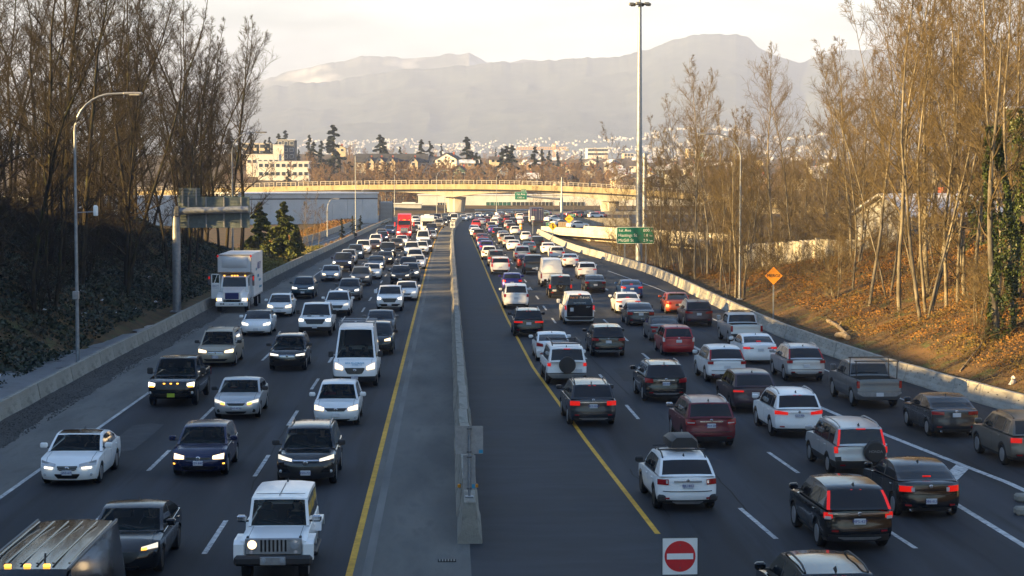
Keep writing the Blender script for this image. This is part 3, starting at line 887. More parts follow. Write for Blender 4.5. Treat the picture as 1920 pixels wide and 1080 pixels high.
# gantry sign over the far right lanes
Yg_ = 395
def gp(px, py): return atY(px, py, Yg_)
b0 = gp(1053, 424)
r = empty('gantry_sign', (b0.x, Yg_, 0), 0, 'far green exit sign hanging on a grey cantilever arm before the overpass', 'sign')
MB().lathe([(.33, -.2), (.30, gp(1053, 372).z), (.17, gp(1053, 372).z + .3), (.12, gp(1053, 332).z)], 10).build('post', STEEL, r, smooth=40)
MB().tube([(0, 0, gp(0, 374).z), (gp(978, 0).x - b0.x, 0, gp(0, 368).z)], [.22, .18], 8).build('arm', STEEL, r)
w = gp(988, 0).x - gp(965, 0).x; h = gp(0, 360).z - gp(0, 375).z; xc = gp(976.5, 0).x - b0.x; zc = gp(0, 367.5).z
plate(rrect(w, h, .12), .05, WHITE, r, 'border', (xc, -.4, zc)); plate(rrect(w * .96, h * .95, .1), .01, GREEN, r, 'panel', (xc, -.42, zc))
w2 = gp(987, 0).x - gp(977, 0).x; zc2 = gp(0, 357.5).z; x2 = gp(982, 0).x - b0.x
plate(rrect(w2, .55, .08), .05, GREEN, r, 'exit_tab', (x2, -.4, zc2))
lettering('1st Ave', .62, WHITE, r, (xc, -.44, zc + h * .2)); lettering('1300 m', .5, WHITE, r, (xc, -.44, zc - h * .22)); lettering('EXIT 27', .34, WHITE, r, (x2, -.44, zc2))
# small warning signs near the far junction
def diamond(px, py, Y, label, arrow=False, s_=.62):
    q = atY(px, py, Y)
    r = empty('warning_sign', (q.x, Y, 0), 0, label, 'sign')
    plate([(0, s_), (-s_, 0), (0, -s_), (s_, 0)], .01, BLACKS, r, 'border', (0, 0, q.z)); plate([(0, s_ * .93), (-s_ * .93, 0), (0, -s_ * .93), (s_ * .93, 0)], .01, YELLOWS, r, 'panel', (0, -.008, q.z))
    b = MB()
    if arrow:
        b.box((0, -.014, q.z - .08), (.12, .006, .5)); b.box((.1, -.014, q.z - .15), (.09, .006, .3), 0); b.add([(-.2, -.014, q.z + .12), (.2, -.014, q.z + .12), (0, -.014, q.z + .38)], [(0, 1, 2)])
    else:
        b.box((0, -.014, q.z), (.6, .006, .14))
    b.build('symbol', BLACKS, r)
    MB().tube([(0, .05, -.1), (0, .05, q.z + s_ * .6)], .06, 6).build('post', STEEL, r)
diamond(1036.5, 424, 268, 'yellow diamond warning sign with black arrow behind the right barrier', True, .62)
diamond(1067, 410.5, 330, 'farther yellow diamond warning sign by the junction wall', False, .85)
p = atY(999, 409, 330); r = empty('lane_sign', (p.x, 330, 0), 0, 'small white sign at the left edge of the container truck', 'sign')
plate(rrect(.55, .65, .04), .01, WHITE, r, 'panel', (0, 0, p.z)); lettering('60', .38, BLACKS, r, (0, -.01, p.z)); MB().tube([(0, .05, 0), (0, .05, p.z + .3)], .05, 6).build('post', STEEL, r)
face_sign('exit_sign', 1024, 417, 1039, 424, 345, 'small green exit sign low beside the container truck', [('EXIT', .6, .5, .5, 'CENTER')], 0, posts=(.3, .7))
face_sign('exit_sign', 1066, 401, 1079, 406.5, 385, 'small far green sign above the yellow warning sign', [('EXIT', .6, .5, .5, 'CENTER')], 0, posts=(.3, .7))

# ------------------------------------------------------------------ elevated ramp on the right
rvp = [at(1008, 430, .9), at(1060, 441, .9), Vector((28, 250, .9)), Vector((42, 235, .9)), Vector((60, 225, .9))]
RAMPC = noisy('viaduct_concrete', (.38, .36, .31), (.47, .445, .39), .5, .88, c2=(.28, .26, .22), s2=1.5, f2=.5)
vd = empty('viaduct', (0, 0, 0), 0, 'low concrete ramp viaduct branching off right of the barrier', 'viaduct')
A0, A1 = Vector((16.6, 330, 0)), Vector((34, 268, 0))
dv = (A1 - A0); Lv = dv.length; av = math.atan2(dv.y, dv.x)
vd.location = A0; vd.rotation_euler = (0, 0, av)
Lv = 66
zt2 = lambda a: 1.35 + .004 * a
sweep('parapet', lambda a: [(-.2, zt2(a) - .9), (.2, zt2(a) - .9), (.15, zt2(a)), (-.15, zt2(a))], 0, Lv, 5, RAMPC, vd)
sweep('parapet', lambda a: [(7.8, zt2(a) - .9), (8.2, zt2(a) - .9), (8.15, zt2(a)), (7.85, zt2(a))], 0, Lv, 5, RAMPC, vd)
sweep('deck', lambda a: [(-.12, zt2(a) - 1.32), (8.12, zt2(a) - 1.32), (8.12, zt2(a) - .91), (-.12, zt2(a) - .91)], 0, Lv, 5, RAMPC, vd)
sweep('girder', lambda a: [(2.5, zt2(a) - 2.3), (5.5, zt2(a) - 2.3), (6.0, zt2(a) - 1.33), (2.0, zt2(a) - 1.33)], 0, Lv, 5, RAMPC, vd)
for a in (20, 46): MB().box((a, 4, -2.2), (1.6, 5, 3.6)).build('pier', RAMPC, vd)

# junction wall and wooden hoarding near the far gantry
Yw = 370
p0, p1 = atY(1048, 424, Yw), atY(1075, 424, Yw)
r = empty('hoarding', (p0.x, Yw, 0), 0, 'tan boarded hoarding at the foot of the far gantry post', 'fence')
WOODT = noisy('tan_boards', (.30, .22, .13), (.40, .30, .18), 2, .85)
for k in range(9): MB().box((k * .36, 0, .6), (.33, .06, 1.2 + .05 * (k % 2))).build('board', WOODT, r)
p0, p1 = atY(1080, 412, 390), atY(1130, 412, 390)
r = empty('junction_wall', (p0.x, 390, 0), R(-6), 'grey concrete retaining wall at the far right junction', 'wall')
for k in range(4): MB().box((1.4 + k * 2.8, 0, .75), (2.74, .5, 1.7)).build('wall_panel', CONC_OLD, r)
# ------------------------------------------------------------------ traffic cone at the start of the right barrier
p = at(977, 430)
r = empty('traffic_barrel', p, 0, 'small orange traffic barrel at the start of the right barrier', 'barrel')
MB().lathe([(.3, 0), (.28, .1), (.26, 1.0), (.1, 1.05)], 10).build('body', ORANGES, r, smooth=40)
MB().lathe([(.273, .6), (.268, .75)], 10).build('band', WHITE, r)

# ------------------------------------------------------------------ noise wall on the right bank
def wall_pts(pxs):
    return [atY(px, py, Y) for px, py, Y in pxs]
WOODP = noisy('pale_wall_panel', (.36, .33, .27), (.50, .465, .39), 1.2, .88, c2=(.22, .19, .14), s2=2.2, f2=.6, stretch=(1, 1, .35))
nwA, nwB = atY(1388, 500, 196), atY(1532, 500, 158)
r = empty('noise_wall', (nwA.x, nwA.y, 0), 0, 'pale panelled noise wall catching the sun at the top of the right bank', 'wall')
n_ = 22
for k in range(n_):
    t0, t1 = k / n_, (k + 1) / n_
    a = nwA.lerp(nwB, t0); b_ = nwA.lerp(nwB, t1)
    m_ = (a + b_) / 2
    top = CAM_H - (np.interp(t0, [0, .2, .6, 1], [462, 458, 455, 450]) + rnd.uniform(-1, 1) - HZ) * m_.y / F_PX
    bot = gz(m_.x, m_.y) - .6
    d = b_ - a
    MB().box((m_.x - nwA.x, m_.y - nwA.y, (top + bot) / 2), (d.length * .94, .12, top - bot), rz=math.atan2(d.y, d.x)).build('wall_panel', WOODP, r)
    MB().box((a.x - nwA.x, a.y - nwA.y, (top + bot) / 2 + .04), (.16, .2, top - bot), rz=math.atan2(d.y, d.x)).build('post', CONC_OLD, r)
nwC = Vector((nwB.x + 3.4, 148, 0)); nwD = Vector((nwB.x + 16, 118, 0)); nwE = Vector((nwB.x + 34, 80, 0))
r = empty('concrete_wall', (nwB.x, nwB.y, 0), 0, 'plain grey concrete wall continuing the noise wall among the right trees', 'wall')
seg = resample([Vector((nwB.x, nwB.y, 0)), nwC, nwD, nwE], 4.2)
for a, b_ in zip(seg[:-1], seg[1:]):
    m_ = (a + b_) / 2; d = b_ - a; bot = gz(m_.x, m_.y) - .8; top = 4.7 + .03 * (150 - m_.y)
    MB().box((m_.x - nwB.x, m_.y - nwB.y, (top + bot) / 2), (d.length * .985, .2, top - bot), rz=math.atan2(d.y, d.x)).build('wall_panel', CONC_OLD, r)
    MB().box((a.x - nwB.x, a.y - nwB.y, (top + bot) / 2), (.3, .32, top - bot + .2), rz=math.atan2(d.y, d.x)).build('post', CONC_OLD, r)
# house with a snowy roof behind it
for px, py, lb in ((1918, 940, 'farther of two low concrete blocks in the gore at the right edge'), (1918, 965, 'nearer of two low concrete blocks in the gore at the right edge')):
    p = at(px, py)
    MBk = MB(); MBk.rbox((0, 0, .11), (.85, .45, .24), .06)
    tag(MBk.build('concrete_block', CONC_OLD, None, loc=(p.x + .2, p.y, 0)), lb, 'block')
# ------------------------------------------------------------------ buildings
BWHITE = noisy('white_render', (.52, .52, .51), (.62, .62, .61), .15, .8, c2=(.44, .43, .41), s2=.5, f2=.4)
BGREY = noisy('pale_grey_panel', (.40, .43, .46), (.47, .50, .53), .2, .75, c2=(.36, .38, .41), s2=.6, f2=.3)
BDARK = mat('dark_cladding', (.07, .072, .08), .7)
PANE = mat('window_pane', (.03, .04, .05), .08)
PANE_T = mat('teal_window_pane', (.03, .10, .09), .1)
ROOFD = noisy('dark_shingles', (.035, .037, .042), (.065, .066, .072), .6, .85)
ROOFB = noisy('brown_shingles', (.06, .05, .042), (.10, .08, .065), .6, .85)
ROOFS = noisy('snowy_roof', (.30, .31, .33), (.72, .73, .76), .5, .8, lo=.4, hi=.6)
SNOW = noisy('old_snow', (.62, .63, .66), (.78, .79, .82), .8, .7)
TRIM = mat('white_trim', (.65, .64, .62), .6)
WALLC = {k: noisy('house_wall_' + k, c, tuple(min(1, q * 1.15) for q in c), .4, .85) for k, c in dict(cream=(.50, .42, .30), white=(.58, .56, .52), grey=(.24, .24, .24), green=(.10, .16, .12), brown=(.20, .13, .08), blue=(.16, .20, .26), red=(.30, .09, .06)).items()}

def house(c, w, d, h, rh, wall, roof, label, rz=0.0, gable=True, win=2, name='house', cat='house', group=None, storeys=1):
    """gable = the gable end looks at the camera; c is the base centre"""
    r = empty(name, c, rz, label, cat, group)
    x, y = w / 2, d / 2
    b = MB()
    if gable:
        b.add([(-x, -y, -2), (x, -y, -2), (x, -y, h), (0, -y, h + rh), (-x, -y, h), (-x, y, -2), (x, y, -2), (x, y, h), (0, y, h + rh), (-x, y, h)],
              [(0, 1, 2, 3, 4), (9, 8, 7, 6, 5), (1, 6, 7, 2), (5, 0, 4, 9)])
    else:
        b.add([(-x, -y, -2), (-x, -y, h), (-x, 0, h + rh), (-x, y, h), (-x, y, -2), (x, -y, -2), (x, -y, h), (x, 0, h + rh), (x, y, h), (x, y, -2)],
              [(0, 1, 2, 3, 4), (9, 8, 7, 6, 5), (0, 5, 6, 1), (4, 3, 8, 9)])
    b.build('wall', wall, r)
    o_, t = .5, .16
    rb = MB()
    if gable:
        sl = rh / x
        for s_ in (-1, 1):
            vs = []
            for yy in (-y - o_, y + o_):
                vs += [(0, yy, h + rh + .02), (s_ * (x + o_), yy, h - sl * o_ + .02), (s_ * (x + o_), yy, h - sl * o_ + t + .02), (0, yy, h + rh + t + .02)]
            rb.add(vs, [(0, 1, 2, 3), (7, 6, 5, 4), (3, 2, 6, 7), (0, 4, 5, 1), (1, 5, 6, 2)])
    else:
        sl = rh / y
        for s_ in (-1, 1):
            vs = []
            for xx in (-x - o_, x + o_):
                vs += [(xx, 0, h + rh + .02), (xx, s_ * (y + o_), h - sl * o_ + .02), (xx, s_ * (y + o_), h - sl * o_ + t + .02), (xx, 0, h + rh + t + .02)]
            rb.add(vs, [(0, 1, 2, 3), (7, 6, 5, 4), (3, 2, 6, 7), (0, 4, 5, 1), (1, 5, 6, 2)])
    ro = rb.build('roof', roof, r)
    MB().box((x * .4, d * .1, h + rh * .9), (.7, .7, 1.6)).build('chimney', WALLC['red'], ro)
    for s in range(storeys):
        for k in range(win):
            xx = -x + w * (k + .5) / win; zz = h * (s + .55) / storeys
            ww = min(1.3, w / win * .45)
            f = MB().box((xx, -y - .02, zz), (ww + .25, .08, 1.35)).build('window', TRIM, r)
            MB().box((xx, -y - .07, zz), (ww, .03, 1.1)).build('pane', PANE, f)
    if gable:
        f = MB().box((0, -y - .02, h + rh * .3), (1.1, .08, 1.1)).build('window', TRIM, r)
        MB().box((0, -y - .07, h + rh * .3), (.85, .03, .85)).build('pane', PANE, f)
    return r

def block(px0, px1, ytop, ybot, Y, depth, wall, label, wins=None, name='building', rz=0.0, pane=PANE, roof=None, cat='building', grp=None):
    """flat-roofed block placed by its front face at distance Y"""
    a, b_ = atY(px0, ybot, Y), atY(px1, ytop, Y)
    w, h = b_.x - a.x, b_.z - a.z
    r = empty(name, ((a.x + b_.x) / 2, Y, a.z), rz, label, cat, grp)
    MB().box((0, depth / 2, h / 2 - 2), (w, depth, h + 4)).build('wall', wall, r)
    MB().box((0, depth / 2, h + .12), (w + .5, depth + .5, .25)).build('roof', roof or TRIM, r)
    if wins:
        nx_, nz_, ww, wh = wins
        for i in range(nx_):
            for j in range(nz_):
                xx = -w / 2 + w * (i + .5) / nx_; zz = h * (j + .55) / nz_
                f = MB().box((xx, -.02, zz), (ww + .25, .1, wh + .25)).build('window', TRIM, r)
                MB().box((xx, -.08, zz), (ww, .04, wh)).build('pane', pane, f)
    return r, w, h

# white warehouse left, its long wall turned out of the sun
wa = R(30); W0 = Vector((-44.5, 398, 0)); Lw = 33.4; Hw = 6.65
r = empty('warehouse', W0, wa, 'long pale windowless warehouse in shade left of the overpass', 'warehouse')
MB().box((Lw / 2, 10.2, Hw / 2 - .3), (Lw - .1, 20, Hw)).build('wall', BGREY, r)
for k in range(9):
    for j, (z0, z1) in enumerate(((-.5, 2.7), (2.72, 5.25))):
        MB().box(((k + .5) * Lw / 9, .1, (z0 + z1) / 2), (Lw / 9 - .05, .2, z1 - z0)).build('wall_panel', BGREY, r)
MB().box((Lw / 2, .06, 5.42), (Lw, .16, .26)).build('band', BDARK, r)
MB().box((Lw / 2, .1, 6.02), (Lw, .22, .9)).build('fascia', BGREY, r)
MB().box((Lw / 2, 10, Hw + .02), (Lw + .3, 20.6, .3)).build('roof', SNOW, r)
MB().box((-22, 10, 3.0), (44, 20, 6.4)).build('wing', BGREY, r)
# louvred enclosure at its right end
q = atY(713, 412, 425)
r = empty('louvre_enclosure', (q.x, 425, 0), 0, 'grey louvred enclosure between two posts at the right end of the warehouse', 'building')
MB().box((1.4, 1.5, 2.0), (2.7, 2.6, 5.2)).build('wall', BGREY, r)
for k in range(14): MB().box((1.4, .08, .4 + k * .3), (2.5, .1, .2)).build('slat', ALU, r)
for x in (-.1, 2.9): MB().box((x, 0, 2.4), (.25, .25, 5.2)).build('post', STEEL_DK, r)

r, w_, h_ = block(784, 1330, 366, 409, 598, 30, BWHITE, 'long low white industrial building seen under the overpass', name='industrial_building')
k_ = 598 / F_PX
xo = r.location.x; zo = r.location.z
def win_at(px0, px1, py0, py1, n, pane):
    a, b_ = atY(px0, py1, 598), atY(px1, py0, 598)
    f = MB().box(((a.x + b_.x) / 2 - xo, -.03, (a.z + b_.z) / 2 - zo), (b_.x - a.x, .12, b_.z - a.z)).build('window', TRIM, r)
    ww = (b_.x - a.x) / n
    for i in range(n):
        MB().box((a.x - xo + (i + .5) * ww, -.10, (a.z + b_.z) / 2 - zo), (ww - .15, .04, b_.z - a.z - .25)).build('pane', pane, f)
win_at(820, 840, 379, 390, 4, PANE); win_at(911, 958, 378, 386, 6, PANE_T); win_at(960, 1000, 378, 386, 5, PANE); win_at(1002, 1036, 378, 390, 5, PANE); win_at(1048, 1096, 378, 390, 7, PANE)
block(725, 790, 383, 410, 575, 12, BGREY, 'low grey shed between warehouse and white building', name='shed')
block(755, 777, 381, 400, 585, 8, WALLC['cream'], 'small cream plant room on the low shed', name='plant_room')
block(892, 1010, 395, 412, 560, 6, BWHITE, 'low snowy outbuilding just behind the far barrier', name='outbuilding', roof=SNOW)

# hillside buildings on the left
block(462, 523, 290, 318, 790, 12, WALLC['white'], 'upper white apartment wing on the left hill', (6, 1, 1.4, 1.3), 'apartment_block')
block(484, 579, 303, 350, 765, 14, WALLC['white'], 'lower white apartment block with three rows of windows on the left hill', (9, 3, 1.5, 1.4), 'apartment_block')
block(455, 508, 269, 292, 860, 12, WALLC['cream'], 'sunlit cream flats with balconies above the white apartments', (5, 2, 2.2, 1.6), 'apartment_block')
block(520, 552, 263, 300, 850, 14, BDARK, 'dark modern block on the left hill', (3, 3, 1.4, 1.4), 'apartment_block')
block(512, 532, 272, 290, 846, 6, WALLC['white'], 'small white block against the dark modern block', None, 'apartment_block')

def hse(px, ytop, ybot, wpx, Y, wall, roof, label, gable=True, rise=.4, win=2, dep=10, rz=0.0, group=None, storeys=1):
    a = atY(px, ybot, Y); t = atY(px, ytop, Y); w = wpx * Y / F_PX; h = t.z - a.z
    return house((a.x, Y, a.z), w, dep, h * (1 - rise), h * rise, WALLC[wall], roof, label, rz, gable, win, group=group, storeys=storeys)
hse(735, 289, 316, 132, 800, 'grey', ROOFD, 'long terrace with dark blue-grey roof behind the left trees', False, .55, 9, 12)
for i, px in enumerate((693, 712, 733, 775)): hse(px, 294, 312, 17, 792, 'cream', ROOFD, ['leftmost white-trimmed gable of the long dark terrace', 'second small gable of the long dark terrace', 'third small gable of the long dark terrace', 'right gable of the long dark terrace'][i], True, .55, 1, 8)
hse(842, 287.5, 306, 40, 780, 'white', ROOFD, 'white house with big glazed gable on the ridge', True, .6, 3, 11, R(-14))
hse(808, 294, 306, 46, 800, 'grey', ROOFD, 'dark low-roofed house left of the white gabled house', False, .6, 4)
hse(880, 300, 312, 34, 770, 'brown', ROOFS, 'brown house with snow on its roof right of the white gabled house', False, .5, 3)
hse(826, 313, 337, 34, 700, 'green', ROOFD, 'green-gabled house left of two alike above the bridge', True, .5, 2, 10, storeys=2)
hse(862, 311, 337, 36, 695, 'green', ROOFB, 'middle green-gabled house above the bridge', True, .5, 2, 10, R(-8), storeys=2)
hse(891, 313, 337, 32, 698, 'green', ROOFB, 'right green-gabled house above the bridge', True, .5, 2, 10, R(8), storeys=2)
hse(945, 311, 325, 14, 760, 'blue', ROOFS, 'small pale-blue gabled house among brown trees', True, .5, 1)
hse(636, 272, 286, 26, 900, 'cream', ROOFB, 'cream house on the left ridge below the tall spruce', True, .45, 2)
hse(930, 294, 305, 24, 860, 'cream', ROOFB, 'tan house behind the dark firs', False, .5, 2)
# the lower neighbourhood to the right: small houses in rows
rr = random.Random(21)
hn = 0
for row, (yb, Y) in enumerate(((343, 655), (333, 760), (324, 900), (316, 1050), (309, 1230), (303, 1450))):
    px = 985 + rr.uniform(0, 20)
    while px < 1560:
        w = rr.uniform(26, 36) * 760 / Y; hp = rr.uniform(13, 17) * 760 / Y
        if rr.random() < .72:
            hn += 1
            hse(px, yb - hp, yb + 3, w, Y + rr.uniform(-20, 20), rr.choice(['cream', 'white', 'grey', 'brown', 'blue', 'white', 'grey']), rr.choice([ROOFD, ROOFB, ROOFS, ROOFS]), 'small pitched-roof house in the neighbourhood beyond the overpass on the right', rr.random() < .5, .45, 2, 9, rr.uniform(-.4, .4), 'houses beyond the overpass')
        px += w * rr.uniform(1.3, 2.2)
block(1102, 1140, 278, 293, 1700, 30, WALLC['white'], 'white hospital-like block on the skyline right of the crane', (6, 2, 3, 2), 'tower_block')
block(1170, 1188, 288, 300, 1600, 20, WALLC['cream'], 'cream block on the skyline left of the high mast', (3, 2, 2, 2), 'tower_block')
block(1290, 1312, 279, 296, 1700, 20, WALLC['cream'], 'pale block on the skyline behind the right birches', (3, 3, 2, 2), 'tower_block')
block(1318, 1336, 287, 300, 1650, 20, WALLC['green'], 'green block on the skyline behind the right birches', (3, 2, 2, 2), 'tower_block')
# tower crane
c0 = atY(1039, 300, 1500); ct = atY(1039, 268, 1500)
CRANE = mat('crane_orange', (.62, .36, .12), .6)
r = empty('tower_crane', (c0.x, 1500, c0.z - 10), 0, 'orange tower crane on the skyline', 'crane')
hh = ct.z - c0.z + 10; k_ = 1500 / F_PX
b = MB()
for sx in (-.9, .9):
    for sy in (-.9, .9): b.box((sx, sy, hh / 2), (.35, .35, hh))
for k in range(int(hh / 2)): b.tube([(-.9, -.9, k * 2), (.9, -.9, k * 2 + 2)], .15, 4)
b.build('mast', CRANE, r)
zj = hh - 5
b = MB(); b.box((-10, 0, zj), (44, 1.2, .5)); b.box((-10, 0, zj + 1.6), (40, .35, .35))
for k in range(20): b.tube([(-30 + k * 2, 0, zj), (-29 + k * 2, 0, zj + 1.6)], .15, 4)
b.build('jib', CRANE, r)
MB().rbox((10.5, 0, zj - .6), (3, 1.6, 2), .2).build('counterweight', CONC, r)
MB().rbox((1.2, -1.2, zj - 1.4), (1.6, 1.8, 2), .2).build('cab', WHITE, r)

# building with snowy roof behind the right wall
q = atY(1722, 430, 150)
house((q.x + 1, 150, 3.2), 9, 8, 3.6, 1.5, WALLC['grey'], ROOFS, 'house with snow on its roof just behind the right-hand trees', R(20), False, 2)

# ------------------------------------------------------------------ trees
def orth(d):
    a = np.cross(d, np.array([0., 0., 1.])); bad = np.linalg.norm(a, axis=1) < 1e-3
    a[bad] = np.array([1., 0, 0]); a /= np.linalg.norm(a, axis=1)[:, None]
    return a, np.cross(d, a)

def seg_mesh(name, P0, P1, R0, R1, m, n=3):
    P0, P1 = np.asarray(P0, float), np.asarray(P1, float); R0 = np.asarray(R0); R1 = np.asarray(R1)
    d = P1 - P0; d /= np.maximum(np.linalg.norm(d, axis=1), 1e-6)[:, None]
    a, b = orth(d); N = len(P0)
    v = np.empty((N, 2 * n, 3))
    for k in range(n):
        t = 2 * math.pi * k / n; o = a * math.cos(t) + b * math.sin(t)
        v[:, k] = P0 + o * R0[:, None]; v[:, n + k] = P1 + o * R1[:, None]
    f = np.array([(k, (k + 1) % n, n + (k + 1) % n, n + k) for k in range(n)])
    f = (f[None] + (np.arange(N) * 2 * n)[:, None, None]).reshape(-1, 4)
    me = np_mesh(name, v.reshape(-1, 3), f, m)
    me.shade_smooth()
    return me

def bare_tree(seed, H, spread, n1=34, n2=7, n3=6, tmin=.2, r0=.17, up=.55, wander=.35, stems=1, droop=0.0, twig=.0085):
    """returns ('trunk' segments, 'crown' segments)"""
    q = np.random.RandomState(seed)
    T, C = [], []
    def limb(out, p, d, L, r, n, curve, end=.25, wob=.12):
        pts = [np.array(p)]; rs_ = [r]
        d = np.array(d, float); d /= np.linalg.norm(d)
        for i in range(n):
            d = d + np.array([q.randn() * wob, q.randn() * wob, curve + q.randn() * wob * .5]); d /= np.linalg.norm(d)
            pts.append(pts[-1] + d * L / n); rs_.append(r * (1 - (1 - end) * (i + 1) / n))
        for i in range(n): out.append((pts[i], pts[i + 1], rs_[i], rs_[i + 1]))
        return pts, rs_
    for s in range(stems):
        a = q.rand() * 6.28; lean = (q.rand() * .10 + (.10 if stems > 1 else 0))
        h = H * (1 - .25 * q.rand() * (s > 0))
        base = np.array([math.cos(a) * .06 * (stems > 1), math.sin(a) * .06 * (stems > 1), -.4])
        tp, tr = limb(T, base, (math.cos(a) * lean, math.sin(a) * lean, 1), h, r0 * (1 if s == 0 else .75), 16, .02, .09, .028 * wander / .35)
        tp = np.array(tp); tr = np.array(tr)
        N1 = int(n1 / (1 + .5 * (stems - 1)))
        for i in range(N1):
            t = tmin + (.985 - tmin) * ((i + q.rand()) / N1)
            k = min(int(t * 16), 15); fr = t * 16 - k
            p = tp[k] * (1 - fr) + tp[k + 1] * fr; rr_ = tr[k] * (1 - fr) + tr[k + 1] * fr
            az = q.rand() * 6.283
            shape = math.sin(math.pi * min(1, (t - tmin) / (1 - tmin) * .75 + .25)) ** .8
            L = spread * (.45 + .55 * q.rand()) * max(.18, shape)
            d1 = (math.cos(az), math.sin(az), up + .5 * t - droop + q.randn() * .12)
            p1, r1 = limb(C, p, d1, L, max(.014, rr_ * (.38 + .15 * q.rand())), 5, .05, .3)
            for j in range(n2):
                u = .22 + .76 * (j + q.rand()) / n2; kk = min(int(u * 5), 4); fr = u * 5 - kk
                pp = p1[kk] * (1 - fr) + p1[kk + 1] * fr; r2 = max(.010, r1[kk] * .5)
                dm = p1[kk + 1] - p1[kk]; dm = dm / np.linalg.norm(dm)
                d2 = dm + q.randn(3) * .55 + np.array([0, 0, .18]); L2 = L * (.22 + .28 * q.rand()) * (1.15 - .5 * u)
                p2, rr2 = limb(C, pp, d2, L2, r2, 3, .06, .5)
                for m_ in range(n3):
                    w = .15 + .85 * (m_ + q.rand()) / n3; k3 = min(int(w * 3), 2); fr = w * 3 - k3
                    p3 = p2[k3] * (1 - fr) + p2[k3 + 1] * fr
                    d3 = (p2[k3 + 1] - p2[k3]); d3 = d3 / np.linalg.norm(d3) + q.randn(3) * .6 + np.array([0, 0, .15])
                    d3 /= np.linalg.norm(d3); L3 = L2 * (.25 + .35 * q.rand()) + .12
                    e = p3 + d3 * L3 * .55; d4 = d3 + q.randn(3) * .3; d4 /= np.linalg.norm(d4)
                    C.append((p3, e, twig, twig * .85)); C.append((e, e + d4 * L3 * .45, twig * .85, twig * .5))
    return T, C

def tree_spec(name, T, C, bark, twigm, ivy=None):
    z = list(zip(*T)); tm = seg_mesh('trunk', *[np.array(k) for k in z], bark, 7)
    z = list(zip(*C)); cm = seg_mesh('crown', *[np.array(k) for k in z], twigm, 3)
    return [('trunk', tm), ('crown', cm)] + ([ivy] if ivy else [])

def plant(spec, name, loc, rz, s, label, cat, group=None, tilt=(0, 0)):
    r = empty(name, loc, 0, label, cat, group)
    r.rotation_euler = (tilt[0], tilt[1], rz); r.scale = (s, s, s) if not hasattr(s, '__len__') else s
    for nm, me in spec: link(nm, me, r)
    return r

def leaf_cloud(P, size, seed, mats, flat=.0, name='foliage', mi=None):
    """one small folded leaf quad at every point"""
    q = np.random.RandomState(seed); N = len(P)
    a = q.randn(N, 3); a /= np.linalg.norm(a, axis=1)[:, None]
    if flat: a[:, 2] *= (1 - flat)
    b = np.cross(a, q.randn(N, 3)); b /= np.maximum(np.linalg.norm(b, axis=1), 1e-5)[:, None]
    s = size * (.6 + .8 * q.rand(N))[:, None]
    c = np.cross(a, b) * s * .22
    v = np.stack([P - a * s * .5, P + b * s * .36 + c, P + a * s * .5, P - b * s * .36 + c], 1)
    f = np.arange(N * 4).reshape(N, 4)
    return np_mesh(name, v.reshape(-1, 3), f, mats, mi=mi)

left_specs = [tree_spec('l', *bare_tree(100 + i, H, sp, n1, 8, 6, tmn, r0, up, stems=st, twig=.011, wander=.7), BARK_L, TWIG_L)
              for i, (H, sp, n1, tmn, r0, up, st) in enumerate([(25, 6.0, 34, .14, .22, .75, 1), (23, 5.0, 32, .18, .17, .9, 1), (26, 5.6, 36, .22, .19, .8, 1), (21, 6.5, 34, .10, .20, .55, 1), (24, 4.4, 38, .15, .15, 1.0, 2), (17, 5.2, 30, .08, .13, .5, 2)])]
right_specs = [tree_spec('r', *bare_tree(200 + i, H, sp, n1, 7, 6, tmn, r0, up, stems=st, twig=.009, wander=.5), BARK_R, TWIG_R)
               for i, (H, sp, n1, tmn, r0, up, st) in enumerate([(22, 4.8, 40, .24, .115, .9, 1), (20, 3.8, 38, .2, .095, 1.0, 2), (23, 5.4, 42, .26, .135, .85, 1), (17, 4.2, 36, .15, .11, .75, 2), (15, 4.6, 36, .12, .10, .6, 1), (11, 3.6, 32, .06, .075, .6, 3)])]
shrub_specs = [tree_spec('s', *bare_tree(300 + i, H, sp, 22, 6, 5, .05, .05, .5, stems=4, wander=.8, twig=.007), BARK_R, TWIG_R) for i, (H, sp) in enumerate([(4.5, 2.2), (3.2, 2.0)])]
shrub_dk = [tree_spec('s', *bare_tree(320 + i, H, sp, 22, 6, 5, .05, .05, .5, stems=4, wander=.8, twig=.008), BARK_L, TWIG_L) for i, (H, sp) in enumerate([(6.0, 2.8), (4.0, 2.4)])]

# left wood
sh_p = [bare_tree(460 + i, 23 + i, 5.5, 22, 6, 1, .1, .2, .7, twig=.04) for i in range(3)]
fv = []
def add_mass(p, s_, a_, seed, src):
    T, C = src[seed % 3]
    ca, sa = math.cos(a_) * s_, math.sin(a_) * s_
    for P0, P1, r0_, r1_ in T + C:
        q0 = (P0[0] * ca - P0[1] * sa + p[0], P0[0] * sa + P0[1] * ca + p[1], P0[2] * s_ + p[2]); q1 = (P1[0] * ca - P1[1] * sa + p[0], P1[0] * sa + P1[1] * ca + p[1], P1[2] * s_ + p[2])
        fv.append((q0, q1, r0_ * s_, r1_ * s_))
qs = random.Random(2)
for i in range(34):  # unseen trees added to shade the left wood
    Y = qs.uniform(96, 160); X = -qs.uniform(60, 104)
    if Y < 118 and X > -70: continue
    add_mass((X, Y, gz(X, Y)), qs.uniform(.85, 1.1), qs.uniform(0, 6), i, sh_p)
lt_p = [bare_tree(480 + i, 22 + i, 5.5, 18, 5, 0, .12, .28, .7) for i in range(3)]
lt_p = [(T, [(p, q_, r0_ * 2.2, r1_ * 2.2) for p, q_, r0_, r1_ in C]) for T, C in lt_p]
